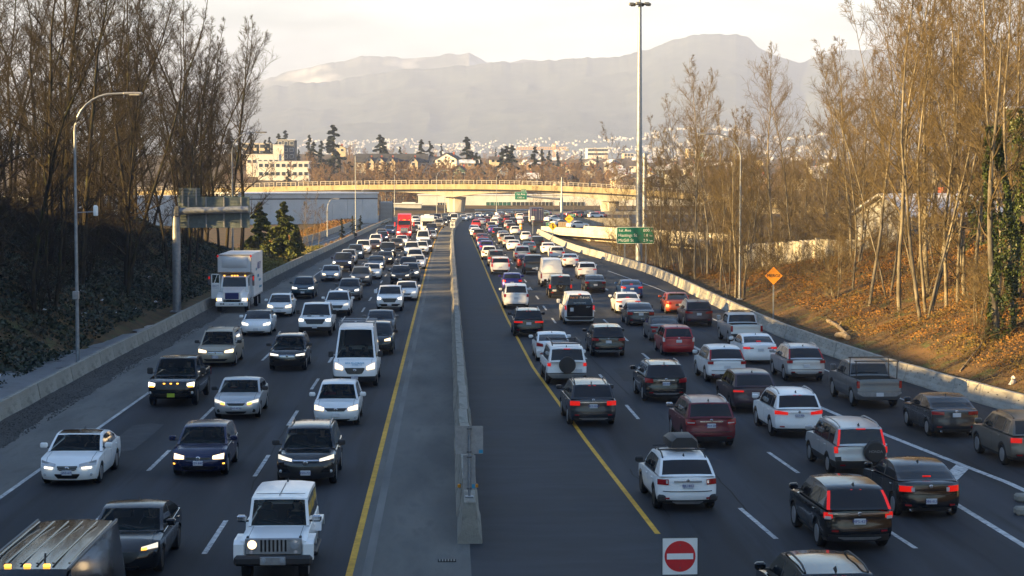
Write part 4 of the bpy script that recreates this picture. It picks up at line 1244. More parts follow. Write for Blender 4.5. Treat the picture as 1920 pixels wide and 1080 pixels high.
for i in range(84):  # unseen trees behind the camera, added to darken reflections
    Y = qs.uniform(-420, 40); X = (-qs.uniform(28, 80)) if i % 2 else qs.uniform(34, 85)
    add_mass((X, Y, gz(X, Y)), qs.uniform(.85, 1.1), qs.uniform(0, 6), i, lt_p)
for i in range(46):  # unseen trees added to shade the near road
    Y = qs.uniform(-25, 76); X = -qs.uniform(28, 70)
    add_mass((X, Y, gz(X, Y)), qs.uniform(.85, 1.1), qs.uniform(0, 6), i, sh_p)
z_ = list(zip(*fv))
tag(link('shade_wood', seg_mesh('shade_wood', *[np.array(k) for k in z_], BARK_L, 3)), 'unseen mass of bare trees beside the road, added to shade it', 'trees', kind='stuff')
rt = random.Random(5)
spots = []
for Y in np.arange(20, 226, 4.3):
    for X0 in (-24.5, -28.5, -33, -39, -46, -55):
        Yj = Y + rt.uniform(-2, 2); X = X0 + rt.uniform(-2.2, 2.2)
        pxx = VPX + X / Yj * F_PX
        if Yj > 208 and X > -27: continue
        if Yj > 192 and X < -31: continue
        vis = pxx > -60
        keep = .78 if vis else .0
        if X0 < -45: keep *= .8
        if rt.random() < keep: spots.append((X, Yj, vis))
for X, Y, vis in spots:
    k = rt.choice([0, 1, 2, 3, 4, 0, 2, 5, 4])
    plant(left_specs[k], 'bare_tree', (X, Y, gz(X, Y) - .1), rt.uniform(0, 6.28), rt.uniform(.82, 1.12), 'tall bare dark tree in the dense wood on the left bank', 'tree', 'bare trees of the left wood', (rt.uniform(-.06, .06), rt.uniform(-.03, .10)))
for X, Y, k, s_ in ((-23.2, 196, 1, 1.12), (-22.8, 207, 0, 1.05), (-24.0, 182, 2, 1.1)):
    plant(left_specs[k], 'bare_tree', (X, Y, gz(X, Y) - .1), Y, s_, {196: 'tall golden-lit bare tree at the right edge of the left wood', 207: 'bare tree with branches spreading towards the mountains, rightmost of the left wood', 182: 'bare tree behind the cantilever sign'}[Y], 'tree', tilt=(0, .07))
for i in range(46):
    Y = rt.uniform(95, 166); X = float(xl(Y)) - rt.uniform(6.5, 16)
    plant(rt.choice(shrub_dk), 'bare_shrub', (X, Y, gz(X, Y) - .1), rt.uniform(0, 6), rt.uniform(.7, 1.25), 'dark leafless undergrowth shrub on the left bank', 'shrub', 'undergrowth shrubs of the left bank')

def hit(px, py):
    d = ray(px, py)
    for Y in np.arange(55, 400, .5):
        t = Y / d.y; X = d.x * t; z = CAM_H + d.z * t
        if z <= gz(X, Y): return Vector((X, Y, gz(X, Y)))
    return at(px, py)
# right wood: the trunks one can place
front = [(1629, 576, 0, 1.0, .03), (1688, 583, 2, 1.05, -.02), (1741, 590, 1, 1.1, -.08), (1776, 580, 0, 1.0, -.03), (1794, 576, 4, 1.1, 0), (1826, 565, 2, .95, -.02), (1600, 545, 4, .9, -.25), (1380, 560, 3, .85, -.05), (1366, 556, 1, .8, .04), (1395, 562, 3, .8, .1), (1350, 545, 1, .85, .0),
         (1305, 528, 2, .9, -.02), (1282, 512, 0, .9, -.03), (1250, 507, 1, .75, -.06), (1165, 480, 1, .55, -.03), (1148, 478, 4, .6, -.04), (1234, 500, 4, .75, .0), (1320, 520, 1, 1.0, .02), (1665, 560, 1, .9, .06), (1716, 560, 4, 1.0, .05), (1870, 600, 0, 1.0, -.06), (1905, 620, 2, .95, .03)]
for i, (px, py, k, s_, tl) in enumerate(front):
    h_ = hit(px, py)
    plant(right_specs[k], 'bare_tree', h_ - Vector((0, 0, .2)), i * 1.3, s_, 'bare grey-barked tree standing on the sunny right bank', 'tree', 'bare trees of the right bank', (0, tl))
rt = random.Random(9)
for Y in np.arange(66, 205, 5.2):
    for w in (7, 12, 17, 24, 33, 42):
        if rt.random() > (.5 if Y > 95 else .34): continue
        Yj = Y + rt.uniform(-2.5, 2.5); X = float(xr(Yj)) + w + rt.uniform(-2.5, 2.5)
        if VPX + X / Yj * F_PX > 2150: continue
        if 1390 < VPX + X / Yj * F_PX < 1590 and w < 12 and 125 < Yj < 200: continue
        plant(right_specs[rt.choice([0, 1, 2, 3, 4, 1])], 'bare_tree', (X, Yj, gz(X, Yj) - .15), rt.uniform(0, 6), rt.uniform(.85, 1.1) * (1.15 if Yj < 125 else 1.0), 'bare grey-barked tree standing on the sunny right bank', 'tree', 'bare trees of the right bank', (rt.uniform(-.04, .04), rt.uniform(-.04, .04)))
for i in range(95):       # lower woodland right of the far barrier: the bank's bare trees, scaled down
    Y = rt.uniform(185, 330); X = 20.5 + rt.uniform(0, 42) + max(0, (Y - 240) * .05)
    if X < 38 and Y > 235: X += 16
    plant(right_specs[rt.choice([3, 4, 5, 5, 1])], 'thicket_tree', (X, Y, gz(X, Y) - .2), rt.uniform(0, 6), rt.uniform(.6, 1.0), 'slender golden-brown bare tree in the thicket right of the far barrier', 'tree', 'thicket trees right of the far barrier', (0, rt.uniform(-.06, .06)))
for i in range(120):
    Y = rt.uniform(86, 250); X = float(xr(Y)) + rt.uniform(4, 18)
    plant(rt.choice(shrub_specs), 'bare_shrub', (X, Y, gz(X, Y) - .1), rt.uniform(0, 6), rt.uniform(.45, 1.15), 'leafless brown shrub low on the right bank', 'shrub', 'shrubs of the right bank')

# ground cover
def cover(name, n, Y0, Y1, u0, u1, side, size, m, label, seed, lift=.12, yp=1.0, clump=.42):
    q = np.random.RandomState(seed)
    Y = Y0 + (Y1 - Y0) * q.rand(n) ** yp
    u = u0 + (u1 - u0) * q.rand(n)
    X = np.where(side < 0, xl(Y) - u, xr(Y) + u)
    cl = fbm(X * .5 + seed, Y * .5, 3)
    keep = cl > clump * (.75 + .5 * q.rand(n))
    X, Y, cl = X[keep], Y[keep], cl[keep]
    P = np.stack([X, Y, ground_z(X, Y) + lift * q.rand(len(X)) + (cl - .4) * lift * 3], -1)
    o = link(name, leaf_cloud(P, size, seed, m, .3))
    tag(o, label, name.replace('_', ' '), kind='stuff')
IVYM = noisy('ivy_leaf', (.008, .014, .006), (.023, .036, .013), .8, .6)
FERN = noisy('dry_bracken', (.10, .045, .012), (.24, .12, .03), .5, .85, c2=(.09, .10, .025), s2=.35, f2=.7)
GRASSM = noisy('winter_grass', (.10, .10, .022), (.22, .19, .06), .5, .85)
LITTER = noisy('fallen_leaves', (.06, .036, .018), (.13, .08, .04), 1.5, .9)
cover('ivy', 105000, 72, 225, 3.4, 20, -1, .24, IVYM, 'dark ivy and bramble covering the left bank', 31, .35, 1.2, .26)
cover('leaf_litter', 14000, 72, 225, 3.6, 14, -1, .10, LITTER, 'dead brown leaves lying on the left bank', 32, .06, 1.2, .3)
cover('bracken', 120000, 75, 215, 3.6, 18, 1, .115, FERN, 'rusty dry bracken and bramble over the right bank', 33, .34, 1.15, .33)
cover('leaf_litter', 40000, 70, 215, .9, 9, 1, .065, LITTER, 'brown leaf litter at the foot of the right bank', 34, .05, 1.2, .25)
cover('grass', 16000, 186, 260, .6, 9, -1, .22, GRASSM, 'yellowed winter grass behind the left barrier beyond the truck', 35, .3, 1.0, .25)
cover('dry_weeds', 9000, 250, 430, .25, 2.0, -1, .2, FERN, 'rusty weeds between the barrier and the ramp', 36, .35, 1.0, .25)
q = np.random.RandomState(41)
P_ = []
for i in range(9000):
    Y = q.uniform(245, 450); P_.append((rampx(Y) - 1.0 - q.rand() * 4, Y, .2 + q.rand() * .9))
tag(link('dry_weeds', leaf_cloud(np.array(P_), .25, 43, FERN)), 'rusty weeds behind the ramp wall in front of the warehouse', 'dry weeds', kind='stuff')

def brambles(name, n, Y0, Y1, u0, u1, side, m, label, seed, size):
    q = np.random.RandomState(seed); S = []
    for i in range(n):
        Y = Y0 + (Y1 - Y0) * q.rand() ** 1.2; u = u0 + (u1 - u0) * q.rand()
        X = float(xl(Y)) - u if side < 0 else float(xr(Y)) + u
        p = np.array([X, Y, gz(X, Y)]); a = q.rand() * 6.28; L = size * (.5 + q.rand()); d = np.array([math.cos(a) * .5, math.sin(a) * .5, 1.0])
        for k in range(5):
            d = d / np.linalg.norm(d); e_ = p + d * L / 5; S.append((p, e_, .009, .008)); p = e_; d = d + np.array([math.cos(a) * .25, math.sin(a) * .25, -.42 - .1 * q.rand()])
    z_ = list(zip(*S)); tag(link(name, seg_mesh(name, *[np.array(k) for k in z_], m, 3)), label, 'brambles', kind='stuff')
brambles('brambles', 4200, 76, 215, 2.2, 17, 1, TWIG_R, 'arching bramble stems over the right bank', 81, 1.5)
brambles('brambles', 2200, 76, 200, 4.5, 16, -1, TWIG_L, 'arching bramble stems over the left bank', 82, 1.6)

# ivy-clad trunks at the right edge
IVYG = noisy('sunlit_ivy_leaf', (.014, .028, .006), (.065, .09, .014), 1.6, .55)  # lighter copy of the ivy leaf, sunlight put into its colour
def ivy_column(px, pyb, pyt, wpx, seed, n, label):
    b = hit(px, pyb); k = b.y / F_PX; H = (pyb - pyt) * k; Rr = wpx * k / 2
    q = np.random.RandomState(seed); t = q.rand(n) ** .85; a = q.rand(n) * 6.283
    rad = Rr * (.55 + .75 * fbm(a * .9 + seed, t * 7, 3)) * (1 - .55 * t ** 3) * (1 - .25 * q.rand(n) ** 2)
    gap = fbm(a * 1.6 + seed * 2, t * 11, 3) > .40
    rad, a, t = rad[gap], a[gap], t[gap]
    P = np.stack([rad * np.cos(a) + .3 * np.sin(t * 5), rad * np.sin(a), H * t], -1)
    r = empty('ivy_tree', b, 0, label, 'tree')
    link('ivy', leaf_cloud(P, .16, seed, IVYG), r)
    T, C = bare_tree(seed, H * 1.5, 3.2, 26, 6, 5, .3, .22, .6)
    for nm, me in tree_spec('iv', T, C, BARK_R, TWIG_R): link(nm, me, r)
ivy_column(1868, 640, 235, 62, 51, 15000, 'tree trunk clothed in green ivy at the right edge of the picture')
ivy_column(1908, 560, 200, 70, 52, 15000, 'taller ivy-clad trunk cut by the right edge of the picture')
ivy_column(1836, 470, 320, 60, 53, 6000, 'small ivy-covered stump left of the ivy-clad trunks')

# conifers
NEEDLE = noisy('fir_needles', (.03, .048, .012), (.10, .115, .026), .6, .7)
NEEDLE_D = noisy('dark_fir_needles', (.008, .016, .012), (.022, .034, .02), .3, .8)
def conifer(seed, H, Rr, n, size, m, pw=.85, ragged=.5):
    q = np.random.RandomState(seed)
    nb = max(30, n // 130); P = []
    for i in range(nb):
        t = (i + q.rand()) / nb; z = H * (.05 + .95 * t); L = Rr * (1 - t) ** pw * (1 - ragged * q.rand()) + .12
        a = q.rand() * 6.283; u = q.rand(n // nb) ** .7
        j = (q.randn(n // nb, 3) * np.array([.12, .12, .10])) * (L * .32 + .16)
        P.append(np.stack([np.cos(a) * u * L, np.sin(a) * u * L, z - u ** 1.4 * L * .28 + .1 * L], -1) + j)
    me = leaf_cloud(np.concatenate(P), size, seed, m, .2, 'crown')
    tb = MB(); tb.lathe([(H * .018 + .03, -.4), (H * .012, H * .5), (.02, H * .97)], 7)
    return [('trunk', tb.mesh('trunk', BARK_L)), ('crown', me)]
for px, pb, pt, wp, sd, lb in ((532, 491, 384, 104, 61, 'big dark green fir behind the left barrier past the box truck'), (487, 486, 395, 72, 62, 'yellow-green fir left of the big fir'), (556, 484, 428, 40, 63, 'small dark fir right of the big fir')):
    p = at(px, pb - 8, .6); k = p.y / F_PX
    plant(conifer(sd, (pb - pt) * k, wp * k / 2, 8000, .42, NEEDLE, .75, .72), 'fir_tree', (p.x, p.y, gz(p.x, p.y) - .1), 0, 1, lb, 'tree')
for px, pt, Y in ((661, 405, 300), (676, 404, 330), (640, 410, 300)):
    p = atY(px, pt, Y); g = 0
    plant(conifer(px, p.z, .75, 1500, .16, NEEDLE_D), 'young_fir', (rampx(Y) - 1.6 if False else p.x, Y, 0), 0, 1, {661: 'tiny young fir behind the ramp wall', 676: 'tiny young fir beside the straight lamp post', 640: 'low young fir left of the other two by the ramp'}[px], 'tree')
for px, pt, Y, k, lb in ((581, 352, 246, 1, 'pale thin birch in front of the warehouse'), (566, 372, 240, 4, 'small pale bare tree left of the thin birch'), (597, 378, 262, 4, 'small dark bare tree right of the thin birch')):
    p = atY(px, pt, Y); s_ = p.z / (19 if k == 1 else 15)
    plant(right_specs[k], 'bare_tree', (p.x, Y, 0), px, s_, lb, 'tree')

# far trees
far_fuzz = []
TWIG_F = noisy('far_twigs', (.13, .085, .05), (.21, .14, .085), .4, .95)
for i in range(4):
    T, C = bare_tree(400 + i, 11 + i, 4.6, 28, 7, 5, .08, .18, .6, twig=.055)
    far_fuzz.append(tree_spec('f', T, C, BARK_R, TWIG_F))
far_fir = [conifer(500 + i, 14, 3.3 + .5 * i, 3000, .75, NEEDLE_D, .8, .45) for i in range(3)] + [conifer(510, 14, 2.2, 2500, .6, NEEDLE_D, .45, .3)]
firs = [(625, 234, 800, 1.0), (535, 246, 860, .9), (522, 251, 865, .8), (497, 262, 830, .7), (470, 250, 850, .8), (588, 266, 805, .9), (603, 264, 800, .8), (580, 254, 840, .7), (712, 253, 840, 1.0), (718, 258, 830, .9), (750, 276, 820, .6), (790, 262, 830, .8), (806, 266, 815, .9), (828, 271, 830, .5), (875, 257, 800, 1.0), (893, 286, 760, .9), (950, 275, 760, 1.1), (960, 273, 765, 1.0), (942, 278, 770, 1.0), (1003, 276, 800, .9), (930, 277, 900, .4), (1016, 279, 850, .8), (540, 318, 690, .9), (620, 300, 700, 1.3), (636, 296, 705, 1.2), (655, 304, 690, 1.2), (600, 308, 690, 1.0), (690, 305, 690, 1.1), (707, 308, 680, 1.1), (728, 306, 685, 1.1), (755, 304, 690, 1.0), (1030, 283, 900, .8), (1045, 285, 950, .8), (1120, 292, 1000, .8), (1138, 306, 800, .8), (1090, 284, 1000, .6), (484, 275, 800, .8), (505, 258, 850, .7), (900, 292, 790, .6), (560, 280, 800, .6), (1150, 300, 900, .6), (965, 318, 680, .8), (430, 240, 860, .9), (450, 246, 850, .8)]
for i, (px, pt, Y, fat) in enumerate(firs):
    p = atY(px, pt, Y); g = gz(p.x, Y) - 1; H = max(5, p.z - g)
    plant(far_fir[i % 3 if px not in (828, 930, 1090, 806) else 3], 'fir_tree', (p.x, Y, g), i, (H / 14 * fat * 1.35, H / 14 * fat * 1.35, H / 14), 'dark evergreen standing on the hill beyond the overpass', 'tree', 'evergreens beyond the overpass')
rt = random.Random(17)
fv = []
def far_mass(p, s_, a_, seed):
    T, C = mass_p[seed % 3]
    ca, sa = math.cos(a_) * s_, math.sin(a_) * s_
    for P0, P1, r0_, r1_ in T + C:
        q0 = (P0[0] * ca - P0[1] * sa + p[0], P0[0] * sa + P0[1] * ca + p[1], P0[2] * s_ + p[2]); q1 = (P1[0] * ca - P1[1] * sa + p[0], P1[0] * sa + P1[1] * ca + p[1], P1[2] * s_ + p[2])
        fv.append((q0, q1, r0_ * s_, r1_ * s_))
mass_p = [bare_tree(450 + i, 11 + i, 4.6, 22, 5, 1, .08, .2, .6, twig=.10) for i in range(3)]
for i in range(180):
    px = rt.uniform(420, 1560); Y = rt.uniform(600, 1250) if px > 620 else rt.uniform(640, 900)
    if 455 < px < 585 and Y < 770 and rt.random() < .7: continue
    p = atY(px, 300, Y); g = gz(p.x, Y) - .5
    if Y > 780:
        far_mass((p.x, Y, g), rt.uniform(.6, 1.1), rt.uniform(0, 6), i); continue
    plant(far_fuzz[i % 4], 'bare_tree', (p.x, Y, g), rt.uniform(0, 6), rt.uniform(.55, 1.0) * (1 if Y < 900 else 1.15), 'hazy brown leafless tree in the neighbourhood beyond the overpass', 'tree', 'leafless trees beyond the overpass')
z_ = list(zip(*fv))
tag(link('far_wood', seg_mesh('far_wood', *[np.array(k) for k in z_], TWIG_F, 3)), 'brown haze of leafless trees filling the far neighbourhoods', 'trees', kind='stuff')
for i in range(74):
    px = 585 + i * 8.2 + rt.uniform(-4, 4); Y = rt.uniform(600, 690); p = atY(px, 311 + rt.uniform(-13, 16), Y); g = gz(p.x, Y) - .5
    plant(far_fuzz[i % 4], 'bare_tree', (p.x, Y, g), rt.uniform(0, 6), max(.4, (p.z - g) / (11 + i % 4)), 'brown leafless tree just behind the overpass railing', 'tree', 'leafless trees behind the overpass railing')
for i, px in enumerate((757, 764, 771, 778, 784, 792, 760, 775)):
    p = atY(px, 355, 625 + 4 * (i % 3)); plant(far_fuzz[i % 4], 'bare_tree', (p.x, p.y, 0), i, .8, 'upright brown bare tree behind the grey shed under the overpass', 'tree', 'bare trees behind the grey shed')
for px in (1000, 1014, 1037, 1075, 1095, 1115):
    p = atY(px, 400, 528); plant(right_specs[4], 'bare_tree', (p.x, 528, 0), px, .55, 'golden bare street tree in front of the white industrial building', 'tree', 'street trees under the overpass')

# small things on the banks
LOGM = noisy('barkless_log', (.17, .135, .09), (.27, .215, .15), 3, .85, stretch=(1, 1, 4))
for pa, pb, rr_, lb in (((1552, 605), (1594, 637), .13, 'pale barkless fallen log lying down the right bank'), ((1570, 634), (1590, 640), .19, 'short thick cut log behind the right barrier'), ((1850, 640), (1800, 700), .05, 'thin fallen branch on the right bank')):
    a, b_ = hit(*pa), hit(*pb)
    if (b_ - a).length > 9: b_ = a + (b_ - a).normalized() * 9
    r = empty('fallen_log', a, 0, lb, 'log')
    v = b_ - a; m_ = v * .5 + Vector((.05, 0, .06))
    MB().tube([Vector((0, 0, rr_ * .8)), m_ + Vector((0, 0, rr_)), v + Vector((0, 0, rr_ * .8))], [rr_, rr_ * .95, rr_ * .8], 9).build('trunk', LOGM, r, smooth=50)
    if rr_ > .15: continue
    s0 = m_ + Vector((0, 0, rr_)); MB().tube([s0, s0 + Vector((.15, -.1, rr_ + .25))], [rr_ * .3, rr_ * .15], 6).build('branch_stub', LOGM, r)
BAGM = mat('white_plastic', (.42, .42, .44), .5)
h_ = hit(1897, 725)
b = MB()
q = random.Random(3)
b.lathe([(.05, -.05), (.17, .02), (.20, .14), (.15, .30), (.09, .42), (.12, .55), (.02, .66)], 9)
b.v = [(x + q.uniform(-.07, .07) + z * .15, y + q.uniform(-.07, .07), z + q.uniform(-.05, .05)) for x, y, z in b.v]
b.v = [(x * .75, y * .75, z * .6) for x, y, z in b.v]
tag(b.build('plastic_bag', BAGM, None, smooth=60, loc=h_), 'white plastic bag caught on the right bank', 'bag')
q = np.random.RandomState(77)
vb, fb = [], []
for i in range(46):
    Y = q.uniform(85, 210); u = q.uniform(4, 9); X = float(xl(Y)) - u; g = gz(X, Y); s_ = q.uniform(.08, .35)
    bb = len(vb)
    ang = np.sort(q.rand(7) * 6.283)
    vb.append((X, Y, g + .10 + s_ * .2))
    for a in ang:
        rr_ = s_ * q.uniform(.6, 1.3); vb.append((X + rr_ * math.cos(a), Y + rr_ * math.sin(a), g + .03))
    fb += [(bb, bb + 1 + k, bb + 1 + (k + 1) % 7) for k in range(7)]
tag(link('snow_remnants', np_mesh('snow_remnants', vb, fb, SNOW)), 'scraps of old snow on the left bank', 'snow', kind='stuff')
# ------------------------------------------------------------------ vehicles: materials
def paint(name, c, metal=.0, rough=.35, coat=.4):
    m = noisy('paint_' + name, tuple(q * .93 for q in c), c, 1.3, rough, metal=metal)
    b = m.node_tree.nodes['Principled BSDF']
    b.inputs['Coat Weight'].default_value = coat; b.inputs['Coat Roughness'].default_value = .05
    return m
PAINT = {k: paint(k, *v) for k, v in dict(
    white=((.80, .80, .80),), pearl=((.70, .71, .72), .05), silver=((.46, .47, .485), .5), grey=((.13, .135, .145), .45), darkgrey=((.035, .037, .043), .35, .22),
    black=((.005, .006, .008), .0, .14, .5), navy=((.012, .018, .06), .3, .22), blue=((.015, .06, .20), .4), purple=((.035, .03, .24), .4), steelblue=((.06, .10, .15), .5), red=((.33, .012, .015), .3), maroon=((.12, .008, .018), .4),
    brightred=((.50, .02, .018), .1), brown=((.10, .06, .04), .5), plum=((.055, .032, .042), .45), beige=((.36, .32, .25), .45), taupe=((.15, .135, .115), .5), teal=((.03, .07, .10), .5), orange=((.36, .06, .02), .4)).items()}
RUBBER = mat('tyre_rubber', (.012, .012, .013), .8)
PLASTIC = mat('black_plastic', (.016, .016, .018), .55)
GRILLE = mat('gloss_black', (.008, .008, .009), .3)
CHROME = mat('chrome', (.62, .62, .63), .18, 1.0)
ALLOY = mat('alloy_wheel', (.38, .38, .39), .35, .8)
ALLOY_D = mat('dark_alloy_wheel', (.04, .04, .043), .4, .6)
GLASS = mat('car_glass', (.010, .013, .016), .03, 0, spec=.55)
GLASS_SEE = mat('clear_windscreen', (.008, .011, .014), .03, 0, spec=.5)
_n, _l = GLASS_SEE.node_tree.nodes, GLASS_SEE.node_tree.links
_t = _n.new('ShaderNodeBsdfTransparent'); _t.inputs[0].default_value = (.62, .74, .74, 1)
_m = _n.new('ShaderNodeMixShader'); _m.inputs[0].default_value = .70
_l.new(_n['Principled BSDF'].outputs[0], _m.inputs[1]); _l.new(_t.outputs[0], _m.inputs[2]); _l.new(_m.outputs[0], _n['Material Output'].inputs['Surface'])
GLASS_T = mat('tinted_car_glass', (.006, .007, .009), .03, 0, spec=.5)
LENS = mat('headlamp_lens', (.45, .46, .48), .08, .3)
LENS_ON = mat('headlamp_lit', (.8, .8, .78), .2, 0, (1.0, .90, .70), .55)
LENS_DIM = mat('headlamp_dim', (.6, .6, .6), .2, 0, (1.0, .86, .62), .16)
LENS_WARM = mat('headlamp_warm', (.8, .7, .5), .2, 0, (1.0, .68, .34), .55)
AMBER_ON = mat('amber_lamp_lit', (.8, .35, .05), .3, 0, (1.0, .42, .05), .6)
TAIL = mat('tail_lamp', (.28, .008, .012), .12)
TAIL_ON = mat('tail_lamp_lit', (.30, .005, .005), .2, 0, (1.0, .014, .006), .085)
CLEAR = mat('clear_lamp', (.55, .50, .50), .1, .2)
PLATE_M = mat('number_plate', (.55, .56, .60), .5)
PLATE_INK = mat('plate_ink', (.05, .07, .25), .5)
ROOFGLASS = mat('roof_glass', (.006, .007, .008), .06)
SEAT = mat('dark_seat_fabric', (.025, .024, .024), .9)
SKIN = mat('skin', (.42, .26, .19), .6)
CLOTH = mat('dark_jacket', (.03, .035, .05), .9)

_wheelc = {}
def wheel_meshes(r, w=.23, dark=False):
    key = (round(r, 2), dark)
    if key in _wheelc: return _wheelc[key]
    b = MB()
    b.lathe([(r * .62, -w / 2 + .015), (r * .90, -w / 2), (r * .985, -w / 2 + .035), (r, -w / 4), (r, w / 4), (r * .985, w / 2 - .035), (r * .90, w / 2), (r * .62, w / 2 - .015)], 22, 'x')
    ty = b.mesh('tyre', RUBBER, 35)
    rims = []
    for s_ in (-1, 1):
        b = MB()
        x0 = s_ * (w / 2 - .03)
        b.lathe([(r * .64, s_ * (w / 2 - .005)), (r * .66, s_ * (w / 2 - .02)), (r * .60, x0 - s_ * .01), (r * .58, x0 - s_ * .06)], 22, 'x')
        for k in range(5):
            t = 2 * math.pi * k / 5 + .3
            c_, s2 = math.cos(t), math.sin(t)
            vs = []
            for q, hw in ((.0, .07), (.62, .045)):
                for sg in (-1, 1):
                    for dx in (0, .03):
                        yy = q * r * c_ - sg * hw * s2 * r / .34; zz = q * r * s2 + sg * hw * c_ * r / .34
                        vs.append((x0 - s_ * (.01 + dx), yy, zz))
            b.add(vs, [(0, 2, 6, 4), (1, 5, 7, 3), (0, 4, 5, 1), (2, 3, 7, 6)])
        b.lathe([(r * .13, x0 - s_ * .03), (r * .12, x0 + s_ * .012), (.001, x0 + s_ * .016)], 10, 'x')
        rims.append(b.mesh('rim', ALLOY_D if dark else ALLOY))
    hub = MB(); hub.lathe([(r * .62, -w * .1), (r * .62, w * .1)], 14, 'x')
    _wheelc[key] = (ty, rims, hub.mesh('brake_disc', STEEL_DK))
    return _wheelc[key]

TYPES = dict(
    sedan=dict(L=4.75, W=1.83, H=1.46, nose=.72, hood=.97, cowl=1.32, wst=2.12, rrt=3.25, rb=4.12, deck=1.07, tail=1.02, af=.95, ar=3.72, rw=.33, wins=[(1.62, 2.6), (2.68, 3.72)]),
    hatch=dict(L=4.25, W=1.77, H=1.50, nose=.74, hood=.98, cowl=1.12, wst=1.88, rrt=3.62, rb=4.10, deck=1.0, tail=.98, af=.88, ar=3.45, rw=.32, wins=[(1.42, 2.34), (2.42, 3.30)], cf=.26),
    small=dict(L=3.65, W=1.64, H=1.50, nose=.74, hood=.98, cowl=.85, wst=1.5, rrt=2.95, rb=3.5, deck=.98, tail=.95, af=.68, ar=2.95, rw=.30, wins=[(1.1, 2.1), (2.2, 2.75)], cf=.30, cr=.30),
    suv=dict(L=4.65, W=1.86, H=1.68, nose=.86, hood=1.09, cowl=1.22, wst=1.98, rrt=4.05, rb=4.50, deck=1.12, tail=1.09, af=.92, ar=3.60, rw=.36, clr=.25, wins=[(1.52, 2.5), (2.58, 3.45), (3.53, 4.0)], clad=.42, edge=.06, cf=.24, cr=.16),
    boxsuv=dict(L=4.75, W=1.90, H=1.82, nose=.95, hood=1.16, cowl=1.25, wst=1.85, rrt=4.40, rb=4.66, deck=1.16, tail=1.14, af=.90, ar=3.68, rw=.39, clr=.28, wins=[(1.48, 2.5), (2.58, 3.5), (3.58, 4.3)], edge=.05, cf=.16, cr=.10, pf=4, pr=4, tum=.2),
    minivan=dict(L=5.1, W=1.96, H=1.76, nose=.84, hood=1.06, cowl=1.02, wst=1.85, rrt=4.70, rb=4.98, deck=1.08, tail=1.04, af=.93, ar=3.98, rw=.34, wins=[(1.35, 2.45), (2.55, 3.65), (3.75, 4.6)], cf=.26, cr=.12, tum=.24),
    pickup=dict(L=5.80, W=2.03, H=1.94, nose=1.08, hood=1.22, cowl=1.48, wst=2.15, rrt=3.72, rb=3.92, deck=1.25, tail=1.24, af=1.0, ar=4.60, rw=.41, clr=.34, wins=[(1.78, 2.75), (2.84, 3.62)], bed=(4.05, 5.70), cf=.14, pf=4, cr=.05, pr=4, edge=.04, tum=.22),
    van=dict(L=5.95, W=2.06, H=2.70, nose=1.02, hood=1.30, cowl=.82, wst=1.62, rrt=5.78, rb=5.90, deck=1.3, tail=1.3, af=1.0, ar=4.75, rw=.36, clr=.25, wins=[(1.12, 1.95)], cf=.24, cr=.06, pr=4, tum=.12, edge=.03),
    lowvan=dict(L=5.7, W=2.01, H=2.08, nose=.98, hood=1.16, cowl=1.12, wst=1.85, rrt=5.45, rb=5.62, deck=1.2, tail=1.18, af=.85, ar=4.28, rw=.37, clr=.25, wins=[(1.4, 2.3)], cf=.16, cr=.08, pr=4, tum=.2, edge=.03))
DEFP = dict(clr=.19, cf=.28, pf=3.0, cr=.22, pr=3.0, tum=.30, edge=.055, clad=0, bed=None, kf=.07, kr=.05, zr=None, rearglass=True, rails=False, sunroof=False, rimdark=False, mirror='paint', seams=True, pill=None, see=False, plate=True, ptxt='', tint=False, roofmat=None)

